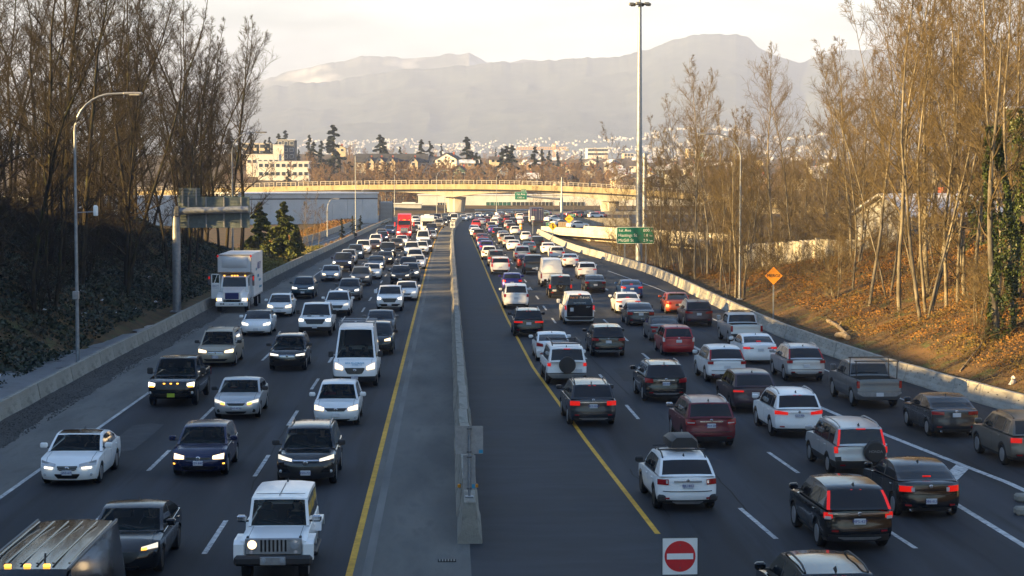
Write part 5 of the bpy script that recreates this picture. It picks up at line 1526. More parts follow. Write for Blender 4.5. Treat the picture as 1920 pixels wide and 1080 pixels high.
def car_spec(kind, lod=0, front=None, rear=None, **kw):
    P = dict(DEFP); P.update(TYPES[kind]); P.update(kw)
    L, W, H, clr = P['L'], P['W'], P['H'], P['clr']
    hw = W / 2
    zr = P['zr'] or H - .06
    ra = P['rw'] + .055
    s0 = P['af'] - ra - .03; s1 = P['ar'] + ra + .03
    tz = np.array([(0, P['nose']), (.32 * P['cowl'], P['nose'] + .66 * (P['hood'] - P['nose'])), (P['cowl'], P['hood']), (P['rb'], P['deck']), (L - .05, P['tail']), (L, P['tail'] - .025)])
    if P['bed']: tz = np.array([(0, P['nose']), (.32 * P['cowl'], P['nose'] + .66 * (P['hood'] - P['nose'])), (P['cowl'], P['hood']), (L, P['tail'])])
    zt = lambda s: float(np.interp(s, tz[:, 0], tz[:, 1]))
    def side(z):
        b = P['deck']
        return float(np.interp(z, [clr, clr + .12, .55 * b, .8 * b, b, b + .3], [.90, .955, 1.0, .99, .955, .93]))
    def wid(z, s):
        f = 1.0
        if s < s0: f -= P['kf'] * ((s0 - s) / s0) ** 2
        if s > s1: f -= P['kr'] * ((s - s1) / (L - s1)) ** 2
        return hw * side(z) * f
    zn, zd = P['nose'], P['tail']
    pf_z = [clr, clr + .14, .62 * zn, .9 * zn, zn]; pf_o = P.get('pfo', [.09, .01, 0, .035, .12])
    pr_z = [clr, clr + .16, .58 * zd, .62 * zd, .95 * zd, zd]; pr_o = P.get('pro', [.10, .01, 0, .05, .07, .09])
    offf = lambda f, z: float(np.interp(z, pf_z, pf_o)) + P['cf'] * abs(f) ** P['pf']
    offr = lambda f, z: float(np.interp(z, pr_z, pr_o)) + P['cr'] * abs(f) ** P['pr']
    def smap(s, f, z):
        if s < s0:
            o = offf(f, z); return o + s * (s0 - o) / s0
        if s > s1:
            o = offr(f, z); return s1 + (s - s1) * (L - o - s1) / (L - s1)
        return s
    def zb(s):
        base = clr + (.03 if s < s0 or s > s1 else 0)
        for a in (P['af'], P['ar']):
            d = abs(s - a)
            if d < ra - 1e-4: return max(base, P['rw'] + math.sqrt(ra * ra - d * d) * .98)
            if d < ra + 2e-3: return max(base, P['rw'] * .9)
        return base
    cols = {0.0, .06, .2, L, L - .06, L - .2, P['cowl'], P['rb'] if P['rb'] < L else L}
    for a in (P['af'], P['ar']):
        na = 7 if lod else 9
        for k in range(na): cols.add(round(a + ra * math.cos(math.pi * k / (na - 1)), 4))
        cols |= {round(a - ra - .012, 4), round(a + ra + .012, 4)}
    for k in range(1, 8): cols.add(round(L * k / 8, 3))
    seams = []
    if P['seams'] and lod == 0:
        for a, b in P['wins'][:2]:
            for q in (a - .06 - (.12 if a == P['wins'][0][0] else 0), b + .03): seams.append(round(q, 3))
        seams = sorted(set(seams))
        ss = []
        for q in seams:
            if not ss or q - ss[-1] > .15: ss.append(q)
        seams = ss
        for q in seams: cols |= {q, round(q + .016, 4)}
    if P['bed']:
        for q in P['bed']: cols |= {q, round(q + .02, 3)}
    cols = sorted(c for c in cols if 0 <= c <= L)
    cc = [cols[0]]
    for c in cols[1:]:
        if c - cc[-1] > .006: cc.append(c)
    cols = cc; cols[-1] = L
    rows = [0, .14, .34, .56, .78, .92, 1.0] if lod == 0 else [0, .2, .5, .8, 1.0]
    FT = [1, .93, .915, .79, .775, .45, 0]; FT = FT + [-f for f in FT[-2::-1]]
    if lod: FT = [1, .93, .915, .5, 0, -.5, -.915, -.93, -1]
    parts = {}
    class Grid:
        def __init__(g): g.v = []
        def add(g, s, y, z): g.v.append((y, s - L / 2, z)); return len(g.v) - 1
    G = Grid(); remap = {}
    def face(cat, ids, mi=0):
        mb = parts.setdefault(cat, MB()); rm = remap.setdefault(cat, {})
        f = []
        for i in ids:
            if i not in rm: rm[i] = len(mb.v); mb.v.append(G.v[i])
            f.append(rm[i])
        mb.f.append(tuple(f)); mb.m.append(mi)
    edge = P['edge']
    def top_z(s, f):
        z = zt(s) - edge * abs(f) ** 3
        if P['bed'] and P['bed'][0] + .01 < s < P['bed'][1] + .01 and abs(f) < .92: z -= .48
        return z
    ring = []
    nr, nf = len(rows), len(FT)
    for s in cols:
        ze = zt(s) - edge; z0 = min(zb(s), ze - .03); ids = []
        for t in rows:
            z = z0 + (ze - z0) * t; y = wid(z, s); ids.append(G.add(smap(s, 1, z), y, z))
        for f in FT[1:-1]:
            z = top_z(s, f); ids.append(G.add(smap(s, f, zt(s)), wid(ze, s) * f, z))
        for t in rows[::-1]:
            z = z0 + (ze - z0) * t; y = wid(z, s); ids.append(G.add(smap(s, 1, z), -y, z))
        ring.append(ids)
    nring = len(ring[0])
    inseam = lambda a, b: any(abs(a - q) < 1e-3 and abs(b - q - .016) < 2e-3 for q in seams)
    for i in range(len(cols) - 1):
        a, b = cols[i], cols[i + 1]
        for k in range(nring - 1):
            ids = (ring[i][k], ring[i][k + 1], ring[i + 1][k + 1], ring[i + 1][k])
            zc = sum(G.v[q][2] for q in ids) / 4
            isside = k < nr - 1 or k >= nring - nr
            mi = 0
            if isside:
                kk = k if k < nr - 1 else nring - 2 - k
                if inseam(a, b): mi = 1
                elif P['clad'] and (zc < P['clad'] or (kk == 0 and (zb((a + b) / 2) > clr + .1))): mi = 1
            else:
                ft = k - (nr - 1)
                if lod == 0 and a >= .1 and b <= P['cowl'] + .01 and ft in (3, nf - 5): mi = 1
                if P['see'] and a >= P['cowl'] - .001 and b <= P['rb'] + .001 and 1 <= ft <= nf - 3: mi = 1
                if P['bed'] and a >= P['bed'][0] - .001 and b <= P['bed'][1] + .03 and 2 <= ft <= nf - 4: mi = 1
            face('body', ids, mi)
    # caps
    for end in (0, 1):
        s = cols[0] if end == 0 else cols[-1]
        rr_ = ring[0] if end == 0 else ring[-1]
        grid = []
        z0 = min(zb(s), zt(s) - edge - .03)
        for j, t in enumerate(rows):
            line = []
            for k, f in enumerate(FT):
                if k == 0: line.append(rr_[j]); continue
                if k == nf - 1: line.append(rr_[nring - 1 - j]); continue
                if j == nr - 1: line.append(rr_[nr - 1 + k]); continue
                z = z0 + (zt(s) - edge * abs(f) ** 3 - z0) * t
                line.append(G.add(smap(s, f, z), wid(z, s) * f, z))
            grid.append(line)
        for j in range(nr - 1):
            for k in range(nf - 1):
                ids = (grid[j][k], grid[j][k + 1], grid[j + 1][k + 1], grid[j + 1][k])
                zc = sum(G.v[q][2] for q in ids) / 4
                face('body', ids, 1 if P['clad'] and zc < P['clad'] + .02 else 0)
    # greenhouse
    cw, wt, rt_, rb = P['cowl'], P['wst'], P['rrt'], P['rb']
    zc0, zr0 = zt(cw) - .02, zt(rb) - .02
    gp_ = [(cw, zc0), (cw + (wt - cw) * .5, zc0 + (H - .02 - zc0) * .56), (wt, H - .03), (wt + (rt_ - wt) * .3, H), (wt + (rt_ - wt) * .62, H - .005), (rt_, zr), (rt_ + (rb - rt_) * .5, zr + (zr0 - zr) * .42), (rb, zr0)]
    if P.get('boxy'): gp_[1] = (cw + (wt - cw) * .5, zc0 + (H - .02 - zc0) * .51)
    gs = np.array(gp_)
    zg = lambda s: float(np.interp(s, gs[:, 0], gs[:, 1]))
    st = {cw, wt, rt_, rb}
    ws = [cw + (wt - cw) * q for q in (.04, .3, .6, .93)]; rs2 = [rt_ + (rb - rt_) * q for q in (.10, .45, .88)]
    st |= set(ws) | set(rs2) | set(gs[:, 0])
    for a, b in P['wins']: st |= {a, b}
    st = sorted(st); c2 = [st[0]]
    for c in st[1:]:
        if c - c2[-1] > .004: c2.append(c)
    st = c2
    srow = [0, .05, .87, 1.0]
    FA = [1, .90, .5, 0, -.5, -.90, -1]
    gring = []
    for s in st:
        zbase = min(zt(min(s, L)) - .02, zg(s)); ztop = zg(s); ids = []
        wb = wid(zt(s) - edge, s) * .965
        wv = lambda z: wb - P['tum'] * max(0, z - zbase) * (1 - .0 * z)
        bow = 0
        if s <= wt: bow = -.13
        elif s < (wt + rt_) / 2: bow = -.13 * (1 - (s - wt) / ((rt_ - wt) / 2))
        elif s > rt_: bow = .09
        elif s > (wt + rt_) / 2: bow = .09 * (s - (wt + rt_) / 2) / ((rt_ - wt) / 2)
        ze = ztop - .035
        if ze < zbase: ze = zbase
        for t in srow:
            z = zbase + (ze - zbase) * t; ids.append(G.add(s, wv(z), z))
        for f in FA[1:-1]:
            ids.append(G.add(s + bow * (1 - f * f), wv(ze) * f, ze + (ztop - ze) * (1 - abs(f) ** 2.6)))
        for t in srow[::-1]:
            z = zbase + (ze - zbase) * t; ids.append(G.add(s, -wv(z), z))
        gring.append(ids)
    ng = len(gring[0]); nsr = len(srow)
    for i in range(len(st) - 1):
        a, b = st[i], st[i + 1]; m_ = (a + b) / 2
        for k in range(ng - 1):
            ids = (gring[i][k], gring[i][k + 1], gring[i + 1][k + 1], gring[i + 1][k])
            if k < nsr - 1 or k >= ng - nsr:
                left = k < nsr - 1; kk = k if left else ng - 2 - k
                w_ = [j for j, (p, q) in enumerate(P['wins']) if p - .001 <= a and b <= q + .001]
                if kk == 1 and w_: face(('side_window', w_[0], left), ids)
                elif kk == 0: face('body', ids, 1)
                elif kk == 1 and P['wins'][0][0] < m_ < P['wins'][-1][1] and len(P['wins']) > 1: face('body', ids, 1)
                else: face('body', ids, 2 if P['roofmat'] and kk == 2 and wt - .1 < m_ else 0)
            else:
                fi = k - (nsr - 1)
                mid = 1 <= fi <= len(FA) - 3
                if ws[0] - .001 <= a and b <= ws[-1] + .001 and mid: face('windshield', ids)
                elif P['rearglass'] and rs2[0] - .001 <= a and b <= rs2[-1] + .001 and mid: face('rear_window', ids)
                elif P['pill'] and a >= rs2[0] - .001 and not mid: face(('taillight', 'pill', fi == 0), ids)
                elif P['sunroof'] and mid and wt + .12 < m_ < wt + .12 + P['sunroof']: face('sunroof', ids)
                else: face('body', ids, 2 if P['roofmat'] and m_ > wt - .3 else 0)
    spec = []
    bodymats = [PAINT['white'], PLASTIC] + ([P['roofmat']] if P['roofmat'] else [])
    glass_s = GLASS_T if P['tint'] else GLASS
    for cat, mb in parts.items():
        nm = cat if isinstance(cat, str) else cat[0]
        if nm == 'body': spec.append(dict(name='body', mesh=mb.mesh('body', bodymats, 38, fixn=True), paint=True))
        elif nm == 'taillight': spec.append(dict(name='taillight', mesh=mb.mesh(nm, TAIL_ON if P['pill'] == 'on' else TAIL, 40)))
        elif nm == 'sunroof': spec.append(dict(name='sunroof', mesh=mb.mesh(nm, ROOFGLASS, 40)))
        else: spec.append(dict(name=nm, mesh=mb.mesh(nm, (GLASS_SEE if P['see'] else GLASS) if nm == 'windshield' else glass_s, 40)))
    # patches on the two ends
    def patch(end, outline, off=.012, back=.03):
        """outline: [(y, ztop, zbot), ...]"""
        b = MB(); n = len(outline); vs = []
        for lay in (0, 1):
            for (y, z1, z0) in outline:
                for z in (z1, (z1 + z0) / 2, z0):
                    f = max(-1, min(1, y / wid(z, 0 if end == 0 else L)))
                    s = offf(f, z) - off if end == 0 else L - offr(f, z) + off
                    if lay: s += (back + off) * (1 if end == 0 else -1)
                    vs.append((y, s - L / 2, z))
        fs = []
        for i in range(n - 1):
            for j in range(2): fs.append((i * 3 + j, i * 3 + j + 1, i * 3 + j + 4, i * 3 + j + 3))
        o = 3 * n
        for i in range(n - 1):
            fs.append((i * 3, (i + 1) * 3, o + (i + 1) * 3, o + i * 3)); fs.append((i * 3 + 2, o + i * 3 + 2, o + (i + 1) * 3 + 2, (i + 1) * 3 + 2))
        for i in (0, n - 1):
            for j in range(2): fs.append((i * 3 + j, o + i * 3 + j, o + i * 3 + j + 1, i * 3 + j + 1))
        return b.add(vs, fs)
    def bar(y0, y1, zt0, zt1, zb0, zb1, n=7):
        return [(y0 + (y1 - y0) * k / (n - 1), zt0 + (zt1 - zt0) * k / (n - 1), zb0 + (zb1 - zb0) * k / (n - 1)) for k in range(n)]
    def wide(yh, z1, z0, tap=1.0, sag=0.0, n=9):
        out = []
        for k in range(n):
            q = -1 + 2 * k / (n - 1); cut = max(0, (abs(q) - tap) / max(1e-6, 1 - tap)) if tap < 1 else 0
            out.append((q * yh, z1 - sag * q * q, z0 + (z1 - z0) * .8 * cut * .9))
        return out
    def put(name, end, outline, m, off=.012, mirror=False, kids=()):
        d = dict(name=name, mesh=patch(end, outline, off).mesh(name, m, 30)); spec.append(d)
        if mirror: spec.append(dict(name=name, mesh=patch(end, [(-y, a, b) for y, a, b in outline], off).mesh(name, m, 30)))
        return d
    def surf(end, y, z):
        f = max(-1, min(1, y / wid(z, 0 if end == 0 else L)))
        return (offf(f, z) if end == 0 else L - offr(f, z)) - L / 2
    def disc(name, end, y, z, r, m, t=.03, kids=None):
        sg = -1 if end == 0 else 1; s = surf(end, y, z)
        b = MB(); b.lathe([(r, s - sg * .02), (r, s + sg * t * .6), (r * .7, s + sg * t), (.001, s + sg * t)], 14, 'y', (y, 0, z))
        spec.append(dict(name=name, mesh=b.mesh(name, m, 30)))
    def plate_(end, z, y=0.0, txt=''):
        sg = -1 if end == 0 else 1; s = surf(end, y, z) + sg * .025
        kids = []
        if txt and lod == 0: kids.append(dict(name='lettering', mesh=text_mesh(txt, .105, PLATE_INK), loc=(y, s + sg * .014, z), rot=(math.pi / 2, 0, 0 if end == 0 else math.pi)))
        spec.append(dict(name='number_plate', mesh=MB().rbox((y, s, z), (.31, .02, .155), .008).mesh('number_plate', PLATE_M), kids=kids))
    Fr = dict(gr=(.42, .60, .48, .8), hl=(.46, .80, .66, .16, .04), low=(.55, .34, .22), on=LENS_ON, fog=None, plate=.42, emblem=None, grm=GRILLE, chrome=None, bars=0)
    if kind in ('suv', 'boxsuv'): Fr.update(gr=(.45, .80, .58, .8), hl=(.50, .84, .83, .15, .05), low=(.6, .46, .32), plate=.52)
    if kind == 'pickup': Fr.update(gr=(.60, 1.00, .70, .9), hl=(.66, .92, .98, .2, .0), low=(.80, .58, .40), plate=.52)
    if kind in ('van', 'lowvan'): Fr.update(gr=(.42, .88, .60, .8), hl=(.52, .86, .86, .22, .06), low=(.7, .44, .30), plate=.5)
    if kind == 'minivan': Fr.update(gr=(.42, .78, .62, .8), hl=(.50, .84, .78, .17, .05), low=(.6, .44, .30), plate=.5)
    if front: Fr.update(front)
    yh, z1, z0, tp = Fr['gr']
    if yh: put('grille', 0, wide(yh * hw, z1, z0, tp), Fr['grm'], .012)
    for k in range(Fr['bars'] if lod == 0 else 0):
        zz = z0 + (z1 - z0) * (k + .7) / (Fr['bars'] + .4); put('grille_bar', 0, wide(yh * hw * .93, zz + .014, zz - .014), Fr.get('barm', CHROME), .026)
    if Fr['chrome']: put('chrome_strip', 0, wide(Fr['chrome'][0] * hw, Fr['chrome'][1] + .018, Fr['chrome'][1] - .018), CHROME, .022)
    if Fr['low']: put('air_intake', 0, wide(Fr['low'][0] * hw, Fr['low'][1], Fr['low'][2], .8), GRILLE, .010)
    y0, y1, zc, h, sl = Fr['hl'][:5]
    if h > 0: put('headlight', 0, bar(y0 * hw, y1 * hw, zc + h * .28, zc + sl + h * .5, zc - h * .28, zc + sl - h * .5), Fr['on'], .018, True)
    if Fr.get('drl'): put('running_light', 0, bar(*[q * hw for q in Fr['drl'][:2]], *Fr['drl'][2:]), LENS_ON, .026, True)
    if Fr.get('amber'): put('turn_signal', 0, bar(*[q * hw for q in Fr['amber'][:2]], *Fr['amber'][2:]), AMBER_ON, .030, True)
    if Fr['fog']:
        for sg in (-1, 1): disc('fog_light', 0, sg * Fr['fog'][0] * hw, Fr['fog'][1], Fr['fog'][2], Fr.get('fogm', LENS), .02)
    if Fr['emblem'] and lod == 0: disc('emblem', 0, 0, Fr['emblem'], Fr.get('er', .06), CHROME, .035)
    if Fr['plate'] and lod < 2: plate_(0, Fr['plate'], txt=P['ptxt'])
    Re = dict(tl=(.58, .93, .92, .76, 0), on=False, plate=.68, py=0.0, black=(.75, .34, .22), chrome=None, hm=True, recess=None, inner=None, refl=.42, emblem=None, exh=False)
    if kind in ('suv', 'boxsuv'): Re.update(tl=(.60, .95, 1.02, .86, .02), plate=.76, black=(.82, .50, .28), refl=.46)
    if kind == 'pickup': Re.update(tl=(.83, .97, 1.16, .82, 0), plate=.62, black=(.95, .70, .50), refl=None, hm=False)
    if kind in ('van', 'lowvan'): Re.update(tl=(.84, .97, 1.25, .95, 0), plate=.66, black=(.92, .50, .32), refl=None)
    if rear: Re.update(rear)
    ton = TAIL_ON if Re['on'] else TAIL
    if Re['tl']:
        y0, y1, z1, z0, sl = Re['tl']; put('taillight', 1, bar(y0 * hw, y1 * hw, z1 - sl, z1 + sl, z0 - sl * .3, z0 + sl * .3), Re.get('tm', ton), .016, True)
    if Re['inner']:
        y0, y1, z1, z0 = Re['inner']; put('reverse_light', 1, bar(y0 * hw, y1 * hw, z1, z1, z0, z0), Re.get('im', CLEAR), .022, True)
    if Re['black']: put('rear_bumper', 1, wide(Re['black'][0] * hw, Re['black'][1], Re['black'][2], .85), Re.get('bm', PLASTIC), .015)
    if Re['chrome']: put('chrome_strip', 1, wide(Re['chrome'][0] * hw, Re['chrome'][1] + .02, Re['chrome'][1] - .02), Re.get('cm', CHROME), .03)
    if Re.get('dark'): put('tailgate_recess', 1, wide(Re['dark'][0] * hw, Re['dark'][1], Re['dark'][2]), PLASTIC, .008)
    if lod == 0:
        if Re.get('seam'): put('tailgate_seam', 1, wide(.80 * hw, Re['seam'] + .008, Re['seam'] - .008), PLASTIC, .006)
        if Re['refl']: put('reflector', 1, bar(.60 * hw, .78 * hw, Re['refl'] + .025, Re['refl'] + .02, Re['refl'] - .025, Re['refl'] - .02, 3), TAIL, .026, True)
        if Re['emblem']: disc('emblem', 1, 0, Re['emblem'], .055, CHROME, .045)
        if Re['exh']:
            for sg in (-1, 1): disc('exhaust_tip', 1, sg * .6 * hw, clr + .06, .05, CHROME, .06)
        if Re.get('skid'): put('skid_plate', 1, wide(.6 * hw, Re['skid'] + .04, Re['skid'] - .03, .8), ALU, .035)
    if Re['plate'] and lod < 2: plate_(1, Re['plate'], Re['py'], P['ptxt'])
    if Re['hm'] and P['rearglass']:
        zz = zr - .01; y_ = rt_ - L / 2 + .12
        if kind in ('suv', 'boxsuv', 'hatch', 'minivan', 'lowvan', 'van'): spec.append(dict(name='brake_light', mesh=MB().rbox((0, rt_ - L / 2 + .11, zr - .055), (.30, .05, .035), .01).mesh('brake_light', ton)))
        elif Re['on']: spec.append(dict(name='brake_light', mesh=MB().rbox((0, rb - L / 2 - .12, zr0 + .10), (.24, .04, .05), .01).mesh('brake_light', ton)))
    if Re.get('spoiler'): spec.append(dict(name='spoiler', mesh=MB().rbox((0, rt_ - L / 2 + .13, zr - .01), (W * .62, .26, .04), .015).mesh('spoiler', PLASTIC), ))
    # running gear
    ty, rims, hub = wheel_meshes(P['rw'], dark=P['rimdark'])
    tw = hw - .125
    for a in (P['af'], P['ar']):
        for sg in (-1, 1):
            kids = [] if lod == 2 else [dict(name='rim', mesh=rims[0 if sg < 0 else 1])] + ([dict(name='brake_disc', mesh=hub)] if lod == 0 else [])
            spec.append(dict(name='tyre', mesh=ty, loc=(sg * tw, a - L / 2, P['rw']), kids=kids))
    ub = MB(); ub.box((0, 0, (clr + .62) / 2 + .02), (W - .62, L - .5, .62 - clr + .04)); ub.box((0, (P['af'] + P['ar']) / 2 - L / 2, clr + .06), (W * .84, P['ar'] - P['af'] - 2 * ra - .05, .14))
    spec.append(dict(name='underbody', mesh=ub.mesh('underbody', PLASTIC)))
    if P['see']:
        zb_ = zt(P['wst']); ys = P['wst'] + P.get('seat', .62) - L / 2
        for sg in (-1, 1):
            kids = [dict(name='headrest', mesh=MB().rbox((sg * .37, ys + .12, zb_ + .30), (.26, .10, .17), .04).mesh('headrest', SEAT))]
            spec.append(dict(name='seat', mesh=MB().rbox((sg * .37, ys + .08, zb_ - .02), (.50, .14, .50), .05).mesh('seat', SEAT), kids=kids))
        spec.append(dict(name='dashboard', mesh=MB().rbox((0, cw + .42 - L / 2, zt(cw) - .03), (W * .72, .5, .12), .04).mesh('dashboard', PLASTIC)))
        b = MB(); yy = cw + (wt - cw) * .62 - L / 2 + .12
        b.tube([(.37 + .18 * math.cos(q / 12 * 6.283), yy + .06 * math.sin(q / 12 * 6.283), zb_ + .02 + .17 * math.sin(q / 12 * 6.283)) for q in range(13)], .016, 5)
        spec.append(dict(name='steering_wheel', mesh=b.mesh('steering_wheel', PLASTIC)))
        P['drv'] = (ys - .06, zb_)
    # mirrors, handles, rails
    if lod < 2:
        zm = zt(P['cowl']) + .10; ym = P['cowl'] + (P['wins'][0][0] - P['cowl']) * .75 - L / 2
        mh = .28 if kind in ('van', 'pickup', 'lowvan') else .17
        for sg in (-1, 1):
            b = MB(); b.rbox((sg * (hw + .11), ym, zm + mh * .25), (.24, .13, mh), .04, 0)
            kids = [dict(name='mirror_stem', mesh=MB().box((sg * (hw - .02), ym + .02, zm - .02), (.14, .06, .04)).mesh('mirror_stem', PLASTIC))]
            spec.append(dict(name='mirror', mesh=b.mesh('mirror', PLASTIC if P['mirror'] == 'black' else (CHROME if P['mirror'] == 'chrome' else PAINT['white'])), paint=P['mirror'] == 'paint', kids=kids))
    if lod == 0:
        for (a, b2) in P['wins'][:2]:
            for sg in (-1, 1):
                zh = zt((a + b2) / 2) - .15
                spec.append(dict(name='door_handle', mesh=MB().rbox((sg * (wid(zh, 2) + .015), b2 - .16 - L / 2, zh), (.03, .19, .035), .01).mesh('door_handle', PAINT['white']), paint=True))
        if Fr.get('wipers', True):
            b = MB()
            for sg in (-1, 1):
                sA = cw + (wt - cw) * .06; sB = cw + (wt - cw) * .22
                b.tube([(sg * .12 + .25, sA - L / 2 - .14, zg(sA) + .03), (sg * .12 - .25 + .0, sB - L / 2 - .15, zg(sB) + .03)], .011, 4)
            spec.append(dict(name='wiper', mesh=b.mesh('wiper', PLASTIC)))
        if kind not in ('pickup', 'van', 'lowvan') and not P.get('noant'):
            spec.append(dict(name='antenna_fin', mesh=MB().add([(-.02, rt_ - L / 2 - .32, zr + .02), (.02, rt_ - L / 2 - .32, zr + .02), (.025, rt_ - L / 2 - .12, zr + .0), (-.025, rt_ - L / 2 - .12, zr + .0), (0, rt_ - L / 2 - .13, zr + .12)], [(0, 1, 4), (1, 2, 4), (2, 3, 4), (3, 0, 4)]).mesh('antenna_fin', PLASTIC)))
    if P['rails']:
        for sg in (-1, 1):
            pts = []
            for k in range(7):
                s = wt + .18 + (rt_ - wt - .25) * k / 6; zb_ = min(zt(s) - .02, zg(s)); x = wid(zt(s) - edge, s) * .965 - P['tum'] * (zg(s) - .035 - zb_)
                pts.append((sg * (x - .07), s - L / 2, zg(s) + (.055 if 0 < k < 6 else -.01)))
            spec.append(dict(name='roof_rail', mesh=MB().tube(pts, .024, 5).mesh('roof_rail', PLASTIC if P['rails'] == 'black' else ALU, 50)))
    P['zg'] = zg; P['surf'] = surf
    return spec, P

def instantiate(spec, name, label, cat, group, loc, rz, col_):
    r = empty(name, loc, rz, label, cat, group)
    pm = PAINT[col_] if isinstance(col_, str) else col_
    def mk(d, parent):
        o = link(d['name'], d['mesh'], parent, d.get('loc'), d.get('rot'))
        if d.get('paint') and pm is not None:
            o.material_slots[0].link = 'OBJECT'; o.material_slots[0].material = pm
        for k in d.get('kids', ()): mk(k, o)
    for d in spec: mk(d, r)
    return r

HAIR = mat('dark_hair', (.02, .014, .01), .8)
JACKETS = [mat('jacket_%s' % k, c, .9) for k, c in dict(navy=(.02, .03, .07), grey=(.12, .12, .13), black=(.012, .012, .013), olive=(.06, .065, .035), red=(.25, .02, .02)).items()]
def person(r, P, x, label, jacket=0, tall=1.0):
    """seated figure, one continuous skin from lap to crown with both arms forward"""
    y0, zb_ = P['drv']; top = min(zb_ + .52, P['zg'](P['wst'] + .4) - .10)
    hz_ = top - .125
    b = MB(); n = 12
    prof = [(.17, .13, hz_ - .74, 0, 0), (.18, .13, hz_ - .55, 0, 0), (.20, .13, hz_ - .36, .01, 0), (.215, .115, hz_ - .26, .01, 0), (.15, .09, hz_ - .20, .01, 0), (.065, .065, hz_ - .165, 0, 1), (.058, .062, hz_ - .12, -.01, 1), (.062, .075, hz_ - .10, -.02, 1), (.075, .092, hz_ - .03, -.02, 1), (.080, .100, hz_ + .03, -.015, 1), (.078, .10, hz_ + .06, -.005, 2), (.06, .08, hz_ + .105, 0, 2), (.01, .01, hz_ + .125, 0, 2)]
    vs, fs, ms = [], [], []
    for i, (rx, ry_, z, yo, m) in enumerate(prof):
        for k in range(n):
            t = 2 * math.pi * k / n
            nose = .018 if m == 1 and i == 8 and k == 9 else 0
            vs.append((x + rx * math.cos(t), y0 + yo + ry_ * math.sin(t) - nose, z))
        if i:
            for k in range(n):
                fs.append(((i - 1) * n + k, (i - 1) * n + (k + 1) % n, i * n + (k + 1) % n, i * n + k))
                ms.append(m if not (m == 1 and 1 <= k <= 4 and i > 7) else 2)
    b.add(vs, fs); b.m = ms
    for sg in (-1, 1):
        k0 = len(b.f)
        b.tube([(x + sg * .19, y0, hz_ - .27), (x + sg * .23, y0 - .10, hz_ - .46), (x + sg * .13, y0 - .33, hz_ - .40)], [.055, .046, .036], 7)
        k1 = len(b.f)
        b.tube([(x + sg * .13, y0 - .33, hz_ - .40), (x + sg * .12, y0 - .40, hz_ - .385)], [.034, .03], 7)
        for i in range(k1, len(b.f)): b.m[i] = 1
    me = b.mesh('person', [JACKETS[jacket], SKIN, HAIR], 60)
    o = link('person', me); o.location = r.location; o.rotation_euler = r.rotation_euler
    tag(o, label, 'person', 'people seated in the approaching vehicles')
# ------------------------------------------------------------------ vehicles: placing
placed = []
KINDW = dict(sedan='sedan', hatch='hatchback', small='small car', suv='SUV', boxsuv='boxy SUV', minivan='minivan', pickup='pickup', van='high-roofed van', lowvan='van')
def place(px, py, side, spec, P, name, label, cat, color, rz_off=0.0, G=None, group=None):
    G = G or at(px, py)
    d = dir_at(min(G.y, 440), side)
    if rz_off: d = Matrix.Rotation(-rz_off, 3, 'Z') @ d
    L = P['L']
    if side == 'L':
        c = G + d * (L / 2 - P['af']); rz = math.atan2(-d.x, d.y)
    else:
        c = G + d * (P['ar'] - L / 2); rz = math.atan2(-d.x, d.y) + math.pi
    c.z = 0
    r = instantiate(spec, name, label, cat, group or ('vehicles approaching on the left carriageway' if side == 'L' else 'vehicles driving away on the right carriageway'), c, rz, color)
    placed.append((label, c.x, c.y, L, P['W'], side, r))
    return r
CATN = dict(sedan=('sedan', 'car'), hatch=('hatchback', 'car'), small=('small_car', 'car'), suv=('suv', 'car'), boxsuv=('suv', 'car'), minivan=('minivan', 'minivan'), pickup=('pickup_truck', 'pickup'), van=('van', 'van'), lowvan=('van', 'van'))
def car(px, py, side, kind, color, label, rz_off=0.0, G=None, front=None, rear=None, **kw):
    spec, P = car_spec(kind, 0, front, rear, **kw)
    nm, ct = CATN[kind]
    return place(px, py, side, spec, P, nm, label, ct, color, rz_off, G), P
def sub(r, name, mb, m, smooth=None): return mb.build(name, m, r, smooth)

# --- left carriageway, the ones near enough to be themselves
r, P = car(0, 0, 'L', 'van', 'black', 'black cargo van with ribbed roof cut off at the bottom left corner', G=Vector((-7.62, 33.0, 0)), L=6.75, H=2.60, rrt=6.5, rb=6.68, ar=5.3, tint=True)
for k in range(6): sub(r, 'roof_rib', MB().rbox((-.72 + k * .29, .55, P['zg'](3.5) + .005), (.05, 4.2, .03), .012), PAINT['black'])
for sg in (-1, 1): sub(r, 'roof_rail', MB().rbox((sg * .80, .45, P['zg'](3.5) - .01), (.05, 4.9, .06), .015), STEEL_DK)
for k in range(3): sub(r, 'marker_light', MB().rbox((-.35 + k * .35, 1.72 - 3.375 - .02, P['zg'](1.7) + .02), (.12, .08, .05), .01), AMBER_ON)
sub(r, 'antenna', MB().tube([(.25, -1.35, 2.58), (.25, -1.30, 2.74)], .02, 5), PLASTIC)

r, P = car(236, 1072, 'L', 'sedan', 'black', 'black sedan with one amber turn signal lit beside the black van', front=dict(gr=(.52, .66, .40, .62), hl=(.56, .95, .72, .12, .05), on=LENS_DIM, amber=(.56, .70, .735, .75, .69, .69), low=(.5, .30, .22), emblem=.58, er=.075, fog=None, plate=None, chrome=None), ptxt='', mirror='paint', rimdark=True, H=1.45, see=True)
person(r, P, 0.37, 'driver in dark clothes at the wheel of the nearest black sedan', 0)
